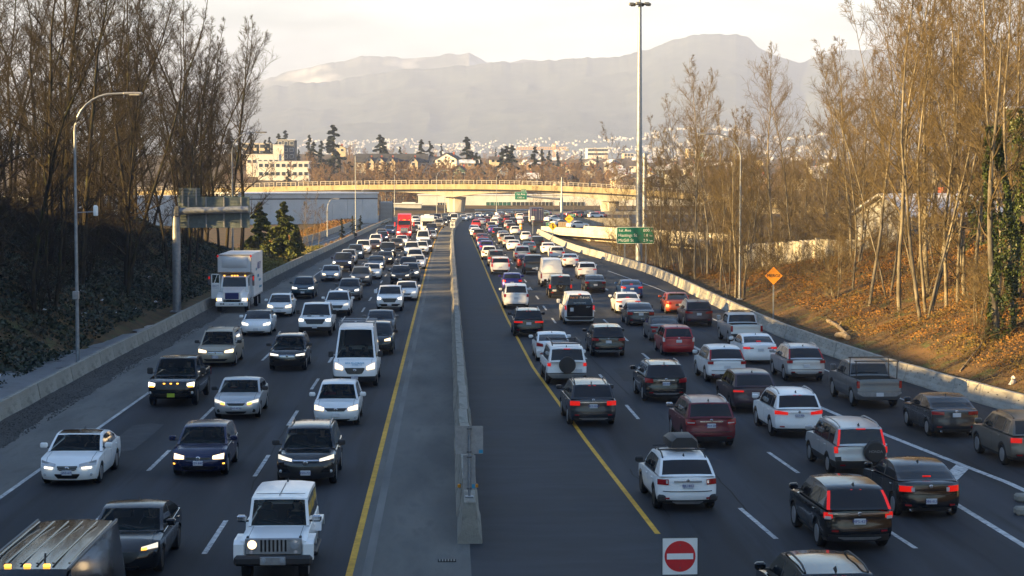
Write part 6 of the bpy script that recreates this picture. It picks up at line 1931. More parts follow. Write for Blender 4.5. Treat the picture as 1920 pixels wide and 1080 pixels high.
# white boxy off-roader
r, P = car(518, 1087, 'L', 'boxsuv', 'white', 'white boxy off-roader with seven-slot grille and round headlights, nearest approaching car', L=4.5, W=1.60, H=1.86, nose=1.10, hood=1.18, cowl=1.40, wst=1.66, rrt=4.25, rb=4.42, deck=1.18, tail=1.18, af=.62, ar=3.58, rw=.41, clr=.42, wins=[(1.55, 2.45), (2.55, 3.3), (3.4, 4.15)], cf=.02, cr=.03, tum=.10, edge=.05, kf=.02, boxy=True, pfo=[.05, .05, .02, 0, .02],
           front=dict(gr=(0, 1, .8, .9), hl=(.6, .9, .95, 0, 0), low=None, plate=None), mirror='chrome', seams=True, see=True)
person(r, P, 0.37, 'driver in dark clothes at the wheel of the white off-roader', 2)
s_ = P['surf'](0, 0, .9)
sub(r, 'grille_panel', MB().rbox((0, s_ - .02, .93), (1.34, .06, .40), .03), ALU)
for k in range(7): sub(r, 'grille_slot', MB().rbox((-.285 + k * .095, s_ - .045, .95), (.05, .03, .29), .012), GRILLE)
for sg, m_ in ((-1, LENS_WARM), (1, LENS)):
    o = sub(r, 'headlight', MB().lathe([(.115, s_ - .02), (.105, s_ - .07), (.001, s_ - .085)], 16, 'y', (sg * .50, 0, .98)), m_, 30)
    sub(o, 'bezel', MB().lathe([(.135, s_ - .01), (.135, s_ - .06), (.116, s_ - .062)], 16, 'y', (sg * .50, 0, .98)), ALU)
    sub(r, 'turn_signal', MB().lathe([(.05, s_ - .02), (.045, s_ - .06), (.001, s_ - .065)], 10, 'y', (sg * .52, 0, .80)), CLEAR)
    f_ = MB(); f_.extrude([(-.05, .62), (-.02, .98), (.12, 1.06), (.95, 1.06), (1.12, .80), (1.02, .80), (.88, .95), (.22, .95), (.10, .62)], .24, lambda a, b, t: (sg * (.70 + t), s_ + a - .02, b))
    sub(r, 'fender', f_, PAINT['white'])
    f_ = MB(); f_.extrude([(2.65, .80), (2.78, 1.02), (3.72, 1.02), (3.95, .75), (3.85, .75), (3.62, .92), (2.86, .92), (2.75, .80)], .20, lambda a, b, t: (sg * (.74 + t), s_ + a - .02, b))
    sub(r, 'fender', f_, PAINT['white'])
    sub(r, 'side_step', MB().rbox((sg * .86, -.05, .50), (.12, 1.7, .07), .02), PLASTIC)
    sub(r, 'hood_latch', MB().rbox((sg * .62, s_ + .15, 1.12), (.06, .14, .05), .01), PLASTIC)
sub(r, 'front_bumper', MB().rbox((0, s_ - .14, .62), (1.84, .22, .24), .06), PLASTIC)
o = sub(r, 'bumper_plate', MB().rbox((0, s_ - .262, .63), (.60, .03, .20), .02), ALU)
for sg in (-1, 1): sub(o, 'fog_light', MB().lathe([(.07, s_ - .27), (.06, s_ - .30), (.001, s_ - .305)], 12, 'y', (sg * .22, 0, .64)), LENS)
sub(r, 'roof_seam', MB().box((0, .35, P['zg'](2.5) + .006), (.02, 1.9, .008)), STEEL_DK)
sub(r, 'roof_seam', MB().box((0, -.25, P['zg'](2.0) + .006), (1.2, .02, .01)), STEEL_DK)

r, P = car(137, 905, 'L', 'sedan', 'white', 'white sedan with spindle grille and sunroof in the outer left lane', L=4.9, ptxt='GS2-67L', sunroof=.75, front=dict(gr=(.34, .66, .52, .85), hl=(.40, .93, .68, .14, .06), on=LENS, drl=(.50, .80, .615, .63, .58, .585), low=(.42, .42, .27), emblem=.58, er=.07, fog=(.78, .38, .045), plate=.46, bars=2, barm=STEEL_DK), see=True)
person(r, P, 0.37, 'driver at the wheel of the white sedan with spindle grille', 1)
r, P = car(378, 889, 'L', 'hatch', 'navy', 'dark blue hatchback with round warm headlights in the middle left lane', front=dict(gr=(.44, .66, .60, 1), hl=(.52, .90, .66, .17, .02), on=LENS_WARM, low=(.62, .38, .26), emblem=.63, er=.075, plate=.49, amber=(.86, .93, .47, .47, .43, .43)), ptxt='529 84G', mirror='paint', see=True)
person(r, P, 0.37, 'driver at the wheel of the dark blue hatchback', 2)
r, P = car(577, 906, 'L', 'suv', 'black', 'black SUV with silver roof rails behind the white off-roader', rails=True, ptxt='RSH-721', mirror='black', front=dict(gr=(.40, .84, .79, 1), chrome=(.46, .845), hl=(.46, .93, .85, .13, .09), on=LENS_DIM, drl=(.50, .80, .86, .92, .83, .87), low=(.62, .66, .45), emblem=.77, er=.075, fog=(.84, .50, .05), plate=.47), see=True)
person(r, P, 0.37, 'driver at the wheel of the black SUV with silver roof rails', 1)
r, P = car(447, 782, 'L', 'sedan', 'silver', 'silver sedan with warm headlights behind the dark blue hatchback', ptxt='GN3-4CM', mirror='black', front=dict(gr=(.40, .68, .57, .9), chrome=(.40, .685), hl=(.48, .95, .66, .12, .09), on=LENS_DIM, amber=(.50, .68, .68, .70, .60, .63), low=(.46, .34, .24), fog=(.76, .36, .07), fogm=GRILLE, plate=.47), see=True)
person(r, P, 0.37, 'driver at the wheel of the silver sedan', 0)
person(r, P, -0.37, 'passenger in red beside the driver of the silver sedan', 4)
r, P = car(632, 795, 'L', 'hatch', 'pearl', 'white hatchback with black bug shield on its hood and warm headlights', ptxt='', L=4.35, H=1.55, mirror='paint', front=dict(gr=(.48, .72, .60, .8), hl=(.54, .94, .68, .17, .05), on=LENS_WARM, low=(.62, .30, .22), emblem=.66, er=.07, fog=(.84, .34, .05), plate=.46), see=True)
person(r, P, 0.37, 'driver at the wheel of the white hatchback with bug shield', 0)
person(r, P, -0.37, 'passenger in the white hatchback with bug shield', 4)
r, P = car(327, 759, 'L', 'pickup', 'black', 'black pickup with three amber grille lights in the outer left lane', ptxt='', mirror='black', L=5.8, rimdark=True, front=dict(gr=(.62, 1.04, .76, 1), hl=(.66, .94, .96, .2, .0), on=LENS_ON, amber=(.70, .92, .93, .93, .86, .86), low=(.8, .58, .46), fog=(.86, .62, .06), plate=None), see=True)
person(r, P, 0.4, 'driver in olive at the wheel of the black pickup', 3)
sub(r, 'number_plate', MB().rbox((0, P['surf'](0, 0, .54) - .03, .52), (.32, .02, .16), .01), mat('lime_plate', (.35, .45, .03), .5))
for k in (-1, 0, 1): sub(r, 'grille_light', MB().rbox((k * .28, P['surf'](0, k * .28, 1.0) - .03, 1.01), (.09, .04, .05), .01), AMBER_ON)
lettering('TOYOTA', .13, CHROME, r, (0, P['surf'](0, 0, .9) - .025, .90))
r, P = car(408, 685, 'L', 'minivan', 'beige', 'beige minivan with black roof rails behind the black pickup', rails='black', ptxt='BPT 52M', mirror='black', front=dict(gr=(.42, .80, .62, .85), bars=2, hl=(.48, .90, .78, .17, .04), on=LENS_WARM, emblem=.72, er=.07, low=(.62, .42, .30), plate=.52), see=True)
person(r, P, 0.4, 'driver at the wheel of the beige minivan', 0)
r, P = car(541, 693, 'L', 'suv', 'black', 'black SUV with slim lit headlights in the middle left lane', rails=True, ptxt='', mirror='black', front=dict(gr=(.44, .84, .70, 1), bars=3, hl=(.46, .93, .80, .12, .04), on=LENS_DIM, drl=(.50, .88, .84, .87, .815, .835), low=(.7, .55, .36), emblem=.77, er=.07, plate=None), see=True)
person(r, P, 0.37, 'driver at the wheel of the black SUV with slim headlights', 2)
r, P = car(667, 723, 'L', 'van', 'white', 'white high-roofed work van with roof rack and blue lettering in the inner lane', ptxt='KL-4359', mirror='black', L=5.6, rrt=5.4, rb=5.55, ar=4.5, clad=.55, front=dict(gr=(.44, .92, .64, .72), hl=(.54, .88, .90, .26, .10), on=LENS_WARM, emblem=.79, er=.08, plate=.50, low=None), see=True)
person(r, P, 0.45, 'driver at the wheel of the white work van', 2)
person(r, P, -0.45, 'passenger in the white work van', 2)
for s in (2.2, 3.4, 4.6): sub(r, 'rack_bar', MB().rbox((0, s - 2.8, 2.86), (1.75, .06, .05), .015), ALU)
for sg in (-.7, .45): sub(r, 'rack_rail', MB().rbox((sg, .7, 2.92), (.05, 2.9, .05), .015), ALU)
for sg in (-.8, .8):
    for s in (2.2, 3.4, 4.6): sub(r, 'rack_foot', MB().box((sg, s - 2.8, 2.77), (.06, .06, .16)), ALU)
lettering('EDS PLUMBING', .13, BLUES, r, (0, P['surf'](0, 0, 1.0) + .10, 1.125), tilt=R(38)); lettering('604-888-1112', .08, BLUES, r, (.1, P['surf'](0, 0, 1.0) + .0, 1.055), tilt=R(42))
car(706, 664, 'L', 'suv', 'black', 'black SUV with amber lamp half hidden behind the white work van', mirror='black', front=dict(on=LENS_WARM))
car(713, 628, 'L', 'sedan', 'grey', 'dark grey sedan in the inner left lane behind the work van', front=dict(on=LENS_DIM))
car(482, 628, 'L', 'sedan', 'white', 'white smooth-nosed electric sedan beside the white pickup', H=1.44, front=dict(gr=(0, .6, .5, 1), hl=(.52, .94, .70, .13, .08), on=LENS_ON, low=(.62, .30, .23), plate=.42, fog=None), roofmat=ROOFGLASS, noant=True)
r, P = car(592, 629, 'L', 'pickup', 'white', 'white pickup with wide black grille and hood scoops', mirror='black', clad=.62, front=dict(gr=(.62, 1.08, .78, .85), hl=(.66, .95, 1.02, .17, 0), on=LENS_ON, low=None, plate=.60))
for sg in (-1, 1): sub(r, 'hood_scoop', MB().rbox((sg * .38, -2.9 + .95, 1.215), (.26, .3, .04), .015), GRILLE)
car(525, 593, 'L', 'hatch', 'white', 'small white hatchback just right of the white box truck', L=4.0, H=1.53, rrt=3.4, rb=3.85, cowl=.85, wst=1.7, af=.78, ar=3.25, wins=[(1.3, 2.2), (2.28, 3.1)], front=dict(gr=(.40, .66, .60, .8), hl=(.50, .92, .70, .17, .07), on=LENS_WARM))
car(633, 592, 'L', 'suv', 'white', 'white SUV with black lower bumper behind the white pickup', rails=True, clad=.5, front=dict(on=LENS_DIM))
car(569, 559, 'L', 'suv', 'teal', 'dark blue-grey SUV with bright headlights right of the box truck', rails='black', front=dict(hl=(.50, .92, .84, .16, .04), gr=(.46, .84, .66, .9), bars=1))
car(655, 563, 'L', 'suv', 'grey', 'grey SUV with chrome V grille behind the white SUV', front=dict(bars=1))
car(731, 583, 'L', 'pickup', 'white', 'white pickup with black hood scoop in the inner left lane', L=5.3, W=1.9, H=1.8, rrt=3.5, rb=3.7, bed=(3.85, 5.2), ar=4.3, mirror='paint', front=dict(gr=(.55, .98, .70, .85)))
car(762, 563, 'L', 'sedan', 'white', 'white sedan beside the yellow line behind the white pickup', front=dict(on=LENS_DIM))

# --- right carriageway
car(0, 0, 'R', 'suv', 'black', 'black SUV with roof rails, only its roof showing at the bottom edge', G=Vector((7.85, 37.6, 0)), rails='black')
r, P = car(1281, 952, 'R', 'hatch', 'white', 'white crossover carrying a black roof box', L=4.45, W=1.78, H=1.56, clr=.24, rw=.35, rrt=3.72, rb=4.25, deck=1.06, tail=1.03, ar=3.55, wins=[(1.45, 2.4), (2.48, 3.4)], clad=.36, rimdark=True, tint=True, ptxt='BJL1852', mirror='black', rails='black', rear=dict(tl=(.62, .96, .96, .80, 0), inner=(.64, .70, .94, .84), plate=.78, black=(.5, .33, .25), bm=ALU, emblem=.93, refl=.42, chrome=(.45, .90), cm=ALU, seam=.62))
zt_ = P['zg'](2.6)
rbx = MB(); 
for y, w_, h_, z0 in ((-1.02, .30, .10, .16), (-.85, .40, .24, .12), (-.2, .44, .36, .10), (.55, .44, .36, .10), (.78, .38, .30, .12)):
    rbx.v += [(-w_ - .12, y, zt_ + z0), (-w_ - .12 + .02, y, zt_ + z0 + h_ * .6), (-w_ * .6 - .12, y, zt_ + z0 + h_), (w_ * .6 - .12, y, zt_ + z0 + h_), (w_ - .14, y, zt_ + z0 + h_ * .6), (w_ - .12, y, zt_ + z0)]
for i in range(4):
    for k in range(6): rbx.f.append((i * 6 + k, i * 6 + (k + 1) % 6, (i + 1) * 6 + (k + 1) % 6, (i + 1) * 6 + k)); rbx.m.append(0)
rbx.f += [tuple(range(6))[::-1], tuple(range(24, 30))]; rbx.m += [0, 0]
rbx.build('roof_box', PLASTIC, r, 40, fixn=True)
for s in (2.2, 3.2): sub(r, 'rack_bar', MB().rbox((0, s - 2.25, zt_ + .10), (1.42, .07, .04), .015), PLASTIC)
for sg in (-1, 1): sub(r, 'bumper_corner', MB().rbox((sg * .74, P['surf'](1, sg * .70, .40) - .02, .42), (.26, .16, .2), .05), PLASTIC)
car(1595, 1023, 'R', 'suv', 'black', 'black SUV with tall lit tail lamps and chrome strip, nearest whole car on the right', L=4.55, H=1.66, pill='on', rrt=3.95, rb=4.42, ptxt='MP5-42T', tint=True, mirror='paint', rear=dict(tl=(.74, .97, 1.02, .88, 0), on=True, inner=(.78, .95, .93, .85), chrome=(.86, 1.00), plate=.80, emblem=1.0, black=(.85, .46, .28), skid=.36, refl=.56, seam=.60))
r, P = car(1600, 887, 'R', 'boxsuv', 'silver', 'silver boxy SUV with lettered spare wheel cover and tall tail lamps', L=4.55, W=1.78, H=1.68, nose=.9, hood=1.08, deck=1.06, tail=1.04, rw=.33, cowl=1.15, wst=1.75, rrt=4.25, rb=4.47, af=.85, ar=3.47, wins=[(1.42, 2.35), (2.42, 3.3), (3.42, 4.05)], pill='on', clad=.60, ptxt='VCH 402', rails='paint', rear=dict(tl=(.84, .97, 1.0, .80, 0), on=True, plate=.62, py=.30 * -1, black=(.9, .56, .30), refl=.42))
sub(r, 'spare_wheel', MB().lathe([(.33, 2.23), (.35, 2.27), (.35, 2.40), (.31, 2.44), (.001, 2.45)], 22, 'y', (-.40 * -1 * -1, 0, .86)), PLASTIC, 35)
link('lettering', text_mesh('HONDA', .12, ALU), r, (-.40, 2.462, .88), (math.pi / 2, 0, math.pi))
car(1731, 965, 'R', 'sedan', 'black', 'black sedan with round tail lamps and roof antenna near the right gore', L=4.5, ptxt='086-6LL', rear=dict(tl=(.56, .93, .93, .77, 0), on=True, inner=(.50, .60, .90, .78), plate=.52, black=(.7, .32, .24), emblem=.93, refl=.40, exh=True, seam=.70))
car(1928, 871, 'R', 'suv', 'taupe', 'taupe SUV with black roof rails cut by the right edge', rails='black', rear=dict(on=True, tl=(.60, .96, 1.02, .86, 0)))
car(1781, 816, 'R', 'sedan', 'darkgrey', 'dark grey sedan in the outer merge lane', L=4.6, tint=True, ptxt='', rear=dict(tl=(.50, .95, .98, .86, 0), plate=.86, emblem=.99, black=(.7, .34, .24), exh=True, seam=.72))
car(1325, 835, 'R', 'suv', 'maroon', 'dark red SUV with silver roof rails in the second lane from the median', rails=True, tint=True, ptxt='MN4 20C', mirror='chrome', rear=dict(tl=(.60, .97, 1.06, .86, .03), inner=(.64, .90, .96, .92), chrome=(.45, .99), plate=.84, emblem=1.03, black=(.80, .46, .28), refl=.40, seam=.62))
car(1488, 816, 'R', 'suv', 'white', 'white SUV with lit brake lamps and wide red tail lamps', rails=True, tint=True, ptxt='GL7-9S6', rear=dict(tl=(.46, .96, 1.02, .90, .03), on=True, plate=.86, emblem=1.0, black=(.85, .38, .26), refl=.46, chrome=(.45, .98), cm=PAINT['white']))
r, P = car(1637, 761, 'R', 'pickup', 'grey', 'dark grey pickup with a black ladder rack over its bed', L=5.55, W=1.94, H=1.82, rrt=3.55, rb=3.72, bed=(3.85, 5.46), ar=4.45, tint=True, ptxt='', rear=dict(tl=(.86, .98, 1.16, .86, 0), plate=.60, black=(.96, .70, .52), bm=ALU))
for sg in (-1, 1):
    sub(r, 'rack_post', MB().tube([(sg * .86, 2.2, 1.20), (sg * .88, 2.2, 1.95)], .025, 5), PLASTIC); sub(r, 'rack_post', MB().tube([(sg * .86, .95, 1.20), (sg * .82, .95, 2.0)], .025, 5), PLASTIC)
sub(r, 'rack_bar', MB().tube([(-.95, 2.2, 1.95), (.95, 2.2, 1.95)], .03, 5), PLASTIC); sub(r, 'rack_bar', MB().tube([(-.9, .95, 2.0), (.9, .95, 2.0)], .03, 5), PLASTIC)
car(1408, 771, 'R', 'suv', 'plum', 'dark brownish SUV with slim lit tail lamps and sloping roof', H=1.66, rrt=3.9, rb=4.5, tint=True, ptxt='', rimdark=True, rear=dict(tl=(.52, .96, .97, .90, 0), on=True, plate=.82, black=(.85, .46, .28), refl=None))
car(1107, 795, 'R', 'suv', 'darkgrey', 'charcoal SUV with lit tail lamps beside the yellow line', L=4.8, rails='black', tint=True, ptxt='MK2 06W', clad=0, rear=dict(tl=(.56, .96, 1.03, .86, 0), on=True, chrome=(.56, .99), plate=.84, emblem=1.08, black=(.82, .36, .26), skid=.34, refl=.50, seam=.62))
car(1243, 751, 'R', 'suv', 'black', 'black SUV with silver roof rails behind the dark red one', rails=True, tint=True, ptxt='SB5 81K', mirror='paint', rear=dict(tl=(.60, .97, 1.06, .88, .03), chrome=(.4, .99), plate=.84, emblem=1.03, black=(.82, .42, .28), skid=.40, refl=.46, seam=.62))
car(1504, 713, 'R', 'suv', 'silver', 'silver crossover with red-edged split rear window', rails=True, tint=True, ptxt='', H=1.68, rrt=3.85, pill='off', rear=dict(tl=(.70, .98, 1.04, .90, 0), plate=.78, black=(.8, .48, .28), skid=.44, refl=.5, seam=.62))
car(1357, 715, 'R', 'suv', 'pearl', 'white crossover with red-edged split rear window', tint=True, ptxt='', H=1.68, rrt=3.85, pill='off', rear=dict(tl=(.70, .98, 1.04, .90, 0), plate=.78, black=(.8, .46, .28), refl=.42, seam=.62))
r, P = car(1060, 719, 'R', 'boxsuv', 'white', 'white off-roader with black spare wheel and roof rack beside the yellow line', L=4.65, W=1.9, H=1.82, deck=1.18, tail=1.16, clad=.66, tint=True, ptxt='', boxy=True, rear=dict(tl=(.80, .96, 1.05, .90, 0), on=True, plate=.70, py=-.55, black=(.95, .56, .34), bm=ALU, refl=None))
sub(r, 'spare_wheel', MB().lathe([(.36, 2.28), (.39, 2.34), (.39, 2.48), (.36, 2.52), (.001, 2.53)], 22, 'y', (0, 0, .98)), PLASTIC, 35)
for s in (1.5, 2.4, 3.3, 4.2): sub(r, 'rack_bar', MB().rbox((0, s - 2.32, 1.93), (1.3, .05, .05), .015), PLASTIC)
for sg in (-1, 1): sub(r, 'rack_rail', MB().tube([(sg * .66, -1.0, 1.85), (sg * .68, -.85, 2.0), (sg * .68, 1.8, 2.0), (sg * .66, 1.95, 1.85)], .03, 5), PLASTIC)
car(1138, 667, 'R', 'suv', 'black', 'black SUV with twin exhausts in the second lane, right of the white off-roader', tint=True, ptxt='', rear=dict(tl=(.58, .97, 1.04, .90, .02), plate=.84, emblem=1.0, black=(.8, .40, .28), bm=ALU, refl=.52, exh=True, seam=.62))
car(1420, 680, 'R', 'sedan', 'white', 'older white sedan with lit tail lamps in the outer lane', L=4.75, ptxt='', rear=dict(tl=(.60, .96, .90, .80, 0), on=True, plate=.76, black=None, refl=None, inner=(.40, .60, .88, .82), im=TAIL))
car(1269, 665, 'R', 'hatch', 'red', 'red hatchback wagon with clear tail lamps and roof rack', L=4.6, H=1.57, rrt=3.9, rb=4.4, ar=3.6, wins=[(1.45, 2.4), (2.48, 3.3), (3.38, 3.9)], tint=True, ptxt='', rear=dict(tl=(.84, .98, 1.02, .78, 0), tm=CLEAR, plate=.82, emblem=.98, black=(.75, .40, .26), bm=PAINT['red'], refl=None, seam=.60))
r, P = car(1395, 646, 'R', 'pickup', 'silver', 'silver pickup with black cab roof rack beside the right barrier', L=5.4, W=1.92, H=1.78, rrt=3.5, rb=3.7, bed=(3.82, 5.3), ar=4.4, tint=True, rear=dict(plate=None))
for s in (2.4, 3.3): sub(r, 'rack_bar', MB().rbox((0, s - 2.7, 1.86), (1.4, .06, .05), .015), PLASTIC)
r, P = car(1245, 639, 'R', 'sedan', 'grey', 'grey convertible with black cloth roof', L=4.7, H=1.41, ptxt='', roofmat=PLASTIC, wins=[(1.62, 2.75)], tint=True, rear=dict(tl=(.52, .96, .92, .82, 0), plate=.56, exh=True))
car(1307, 611, 'R', 'suv', 'plum', 'dark plum SUV with roof rack near the right barrier', rails=True, tint=True, ptxt='', rear=dict(tl=(.46, .96, 1.02, .88, .03), plate=.84, black=(.85, .42, .28)))
car(1270, 588, 'R', 'small', 'orange', 'burnt red rounded coupe with black spoiler near the right barrier', L=4.25, W=1.81, H=1.48, cowl=1.1, wst=1.8, rrt=2.9, rb=3.85, ar=3.45, rw=.34, af=.88, wins=[(1.45, 2.5), (2.58, 3.2)], rear=dict(tl=(.58, .93, .88, .70, 0), spoiler=True))
car(1036, 676, 'R', 'sedan', 'white', 'white fastback with C-shaped red tail lamps ahead of the white off-roader', L=4.5, rrt=3.2, rb=4.2, deck=1.06, rear=dict(tl=(.60, .97, .98, .80, .03), plate=.6))
car(990, 630, 'R', 'suv', 'black', 'black SUV with wide red tail lamps beside the yellow line', rails=True, tint=True, ptxt='', clad=0, rear=dict(tl=(.40, .96, .98, .88, 0), on=True, plate=.84, black=(.82, .38, .26), exh=True, seam=.62))
r, P = car(1084, 607, 'R', 'lowvan', 'pearl', 'van with black lettered rear doors and white sides', rearglass=False, ptxt='', rear=dict(tl=(.86, .98, 1.30, 1.02, 0), on=True, plate=.80, py=-.45, black=(.95, .56, .36), hm=False))
back = P['surf'](1, 0, 1.0)
sub(r, 'rear_door', MB().rbox((0, back + .06, .98), (1.70, .10, .78), .02), PAINT['black'])
sub(r, 'rear_door', MB().add([(-.85, back + .115, 1.37), (.85, back + .115, 1.37), (.66, back - .045, 2.0), (-.66, back - .045, 2.0), (-.85, back - .05, 1.37), (.85, back - .05, 1.37), (.66, back - .2, 2.0), (-.66, back - .2, 2.0)], [(0, 1, 2, 3), (4, 7, 6, 5), (0, 4, 5, 1), (2, 6, 7, 3), (1, 5, 6, 2), (0, 3, 7, 4)]), PAINT['black'])
link('lettering', text_mesh('PAUL', .24, AMBER), r, (.34, back + .025, 1.80), (math.pi / 2 + .25, 0, math.pi)); link('lettering', text_mesh('DAVIS', .24, WHITE), r, (-.32, back + .025, 1.80), (math.pi / 2 + .25, 0, math.pi))
link('lettering', text_mesh('RESTORATION', .12, WHITE), r, (0, back + .10, 1.48), (math.pi / 2 + .25, 0, math.pi))
sub(r, 'sticker', MB().box((.52, back + .115, 1.05), (.22, .006, .24)), PLATE_M); link('lettering', text_mesh('24-7', .14, WHITE), r, (-.55, back + .115, 1.22), (math.pi / 2, 0, math.pi))
sub(r, 'brake_light', MB().rbox((0, back - .03, 2.05), (.2, .05, .05), .01), TAIL_ON)
car(1199, 610, 'R', 'sedan', 'darkgrey', 'dark grey sedan with chrome boot strip', tint=False, ptxt='', rear=dict(tl=(.60, .95, .93, .76, 0), chrome=(.55, .93), plate=.80, exh=True, black=(.7, .34, .24)))
car(1176, 587, 'R', 'sedan', 'white', 'white sedan with lit brake lamps ahead of the dark grey sedan', rear=dict(tl=(.52, .95, .92, .82, 0), on=True))
car(1183, 559, 'R', 'sedan', 'blue', 'blue sedan with red tail lamps near the right barrier', ptxt='', rear=dict(tl=(.55, .95, .98, .84, .02), on=True, plate=.80))
car(967, 578, 'R', 'boxsuv', 'white', 'dusty white boxy SUV beside the yellow line', tint=True, ptxt='', L=4.8, rear=dict(tl=(.80, .97, 1.12, .90, 0), plate=.82, black=(.8, .40, .30), refl=None))
r, P = car(1050, 558, 'R', 'boxsuv', 'black', 'black boxy off-roader with exposed spare wheel and bright square tail lamps', L=4.5, W=1.93, H=1.86, boxy=True, tint=True, rear=dict(tl=(.82, .96, 1.08, .80, 0), on=True, plate=.62, py=.5, black=(.95, .52, .34)))
sub(r, 'spare_wheel', MB().lathe([(.25, 2.20), (.39, 2.24), (.40, 2.38), (.36, 2.44), (.24, 2.42)], 22, 'y', (0, 0, 1.0)), RUBBER, 35)
b = MB()
for k in range(6):
    t = k / 6 * 6.283; b.rbox((.13 * math.cos(t), 2.44, 1.0 + .13 * math.sin(t)), (.07, .02, .07), .01)
b.build('spare_rim', ALLOY, r)
car(960, 544, 'R', 'hatch', 'purple', 'bright blue hatchback with lit tail lamps beside the yellow line', ptxt='', rear=dict(on=True, tl=(.62, .96, .92, .76, 0)))
car(1115, 548, 'R', 'sedan', 'darkgrey', 'charcoal sedan behind the white crossover in the third lane', ptxt='', rear=dict(tl=(.60, .95, .95, .80, 0)))
car(1100, 523, 'R', 'suv', 'white', 'white crossover with dark roof line in the third lane', tint=True, H=1.62, ptxt='', rear=dict(on=True, tl=(.60, .96, 1.0, .92, 0)))
car(1034, 538, 'R', 'van', 'white', 'white high-roofed panel van with plain rear doors', L=5.6, W=2.05, H=2.55, rrt=5.4, rb=5.56, ar=4.6, rearglass=False, clad=.5, ptxt='', rear=dict(tl=(.88, .99, 1.25, .82, 0), plate=.62, black=(.9, .52, .36), seam=None))
car(1069, 501, 'R', 'sedan', 'white', 'white sedan with amber-lit tail lamps right of the panel van', rear=dict(on=True), ptxt='')
car(1000, 514, 'R', 'pickup', 'darkgrey', 'dark grey pickup left of the white panel van', tint=True, L=5.6)
car(938, 514, 'R', 'boxsuv', 'white', 'white SUV with tall vertical tail lamps beside the yellow line', L=4.9, W=1.95, H=1.76, tint=True, pill='on', ptxt='', rear=dict(tl=(.80, .96, 1.08, .80, 0), on=True))

# --- the white box truck on the left shoulder
def truck_wheels(r, spots, rad=.50, dual=()):
    ty, rims, hub = wheel_meshes(rad, .30, False)
    for x, y in spots:
        o = link('tyre', ty, r, (x, y, rad)); link('rim', rims[1 if x > 0 else 0], o); link('brake_disc', hub, o)
G = at(438, 585)
r = empty('box_truck', (G.x, G.y, 0), R(0), 'white moving truck with blue grille and open door on the left shoulder', 'truck', 'vehicles approaching on the left carriageway')
TW = PAINT['white']
def tsub(name, mb, m, smooth=None): return mb.build(name, m, r, smooth, fixn=True)
# y = 0 at the front axle, the truck reaches back along +Y
b = MB(); b.add([(-.62, -1.0, .95), (.62, -1.0, .95), (.62, -1.0, 1.52), (-.62, -1.0, 1.52), (-.80, .75, .95), (.80, .75, .95), (.80, .75, 1.78), (-.80, .75, 1.78)], [(0, 1, 2, 3), (4, 7, 6, 5), (3, 2, 6, 7), (0, 3, 7, 4), (1, 5, 6, 2), (0, 4, 5, 1)])
tsub('hood', b, TW)
for sg in (-1, 1):
    b = MB(); b.extrude([(-1.05, .70), (-1.02, 1.05), (-.80, 1.30), (.35, 1.42), (.62, 1.10), (.62, .62), (.52, .62), (.45, .80), (.2, 1.02), (-.2, 1.02), (-.5, .8), (-.55, .70)], .46, lambda a, c, t: (sg * (.64 + t), a, c)); tsub('fender', b, TW)
    hl = MB().rbox((sg * .90, -1.05, .98), (.30, .06, .17), .02); tsub('headlight', hl, LENS_ON)
    tsub('turn_signal', MB().rbox((sg * 1.07, -1.02, .98), (.10, .08, .17), .02), AMBER_ON)
tsub('grille', MB().rbox((0, -1.01, 1.22), (.98, .06, .46), .02), mat('blue_grille', (.012, .02, .12), .4))
for k in range(5): tsub('grille_bar', MB().rbox((0, -1.045, 1.06 + k * .08), (.94, .02, .02), .005), mat('blue_bar%d' % k, (.03, .05, .22), .35))
bm = tsub('bumper', MB().rbox((0, -1.18, .64), (2.30, .22, .30), .04), TW)
for x in (-.75, -.58, .58, .75): MB().rbox((x, -1.30, .67), (.13, .03, .09), .01).build('tow_slot', GRILLE, bm)
link('lettering', text_mesh('KL 2371', .10, PLATE_INK), bm, (0, -1.30, .64), (math.pi / 2, 0, 0))
b = MB(); b.add([(-1.0, .62, .9), (1.0, .62, .9), (1.0, .62, 1.76), (-1.0, .62, 1.76), (-.92, .95, 2.55), (.92, .95, 2.55), (-1.0, 2.2, .9), (1.0, 2.2, .9), (.95, 2.2, 2.62), (-.95, 2.2, 2.62)],
                [(0, 1, 2, 3), (3, 2, 5, 4), (4, 5, 8, 9), (0, 3, 4, 9, 6), (1, 7, 8, 5, 2), (6, 9, 8, 7)])
tsub('cab', b, TW)
b = MB(); b.add([(-.86, .615, 1.80), (.86, .615, 1.80), (.80, .915, 2.48), (-.80, .915, 2.48), (-.86, .70, 1.80), (.86, .70, 1.80), (.80, 1.0, 2.48), (-.80, 1.0, 2.48)], [(0, 1, 2, 3), (4, 7, 6, 5), (0, 3, 7, 4), (1, 5, 6, 2), (3, 2, 6, 7), (0, 4, 5, 1)]); tsub('windshield', b, GLASS)
for x in (-.75, -.2, 0, .2, .75): tsub('marker_light', MB().rbox((x, .92, 2.60), (.13, .1, .06), .02), AMBER_ON)
tsub('side_window', MB().box((.975, 1.4, 2.12), (.04, .8, .62)), GLASS)
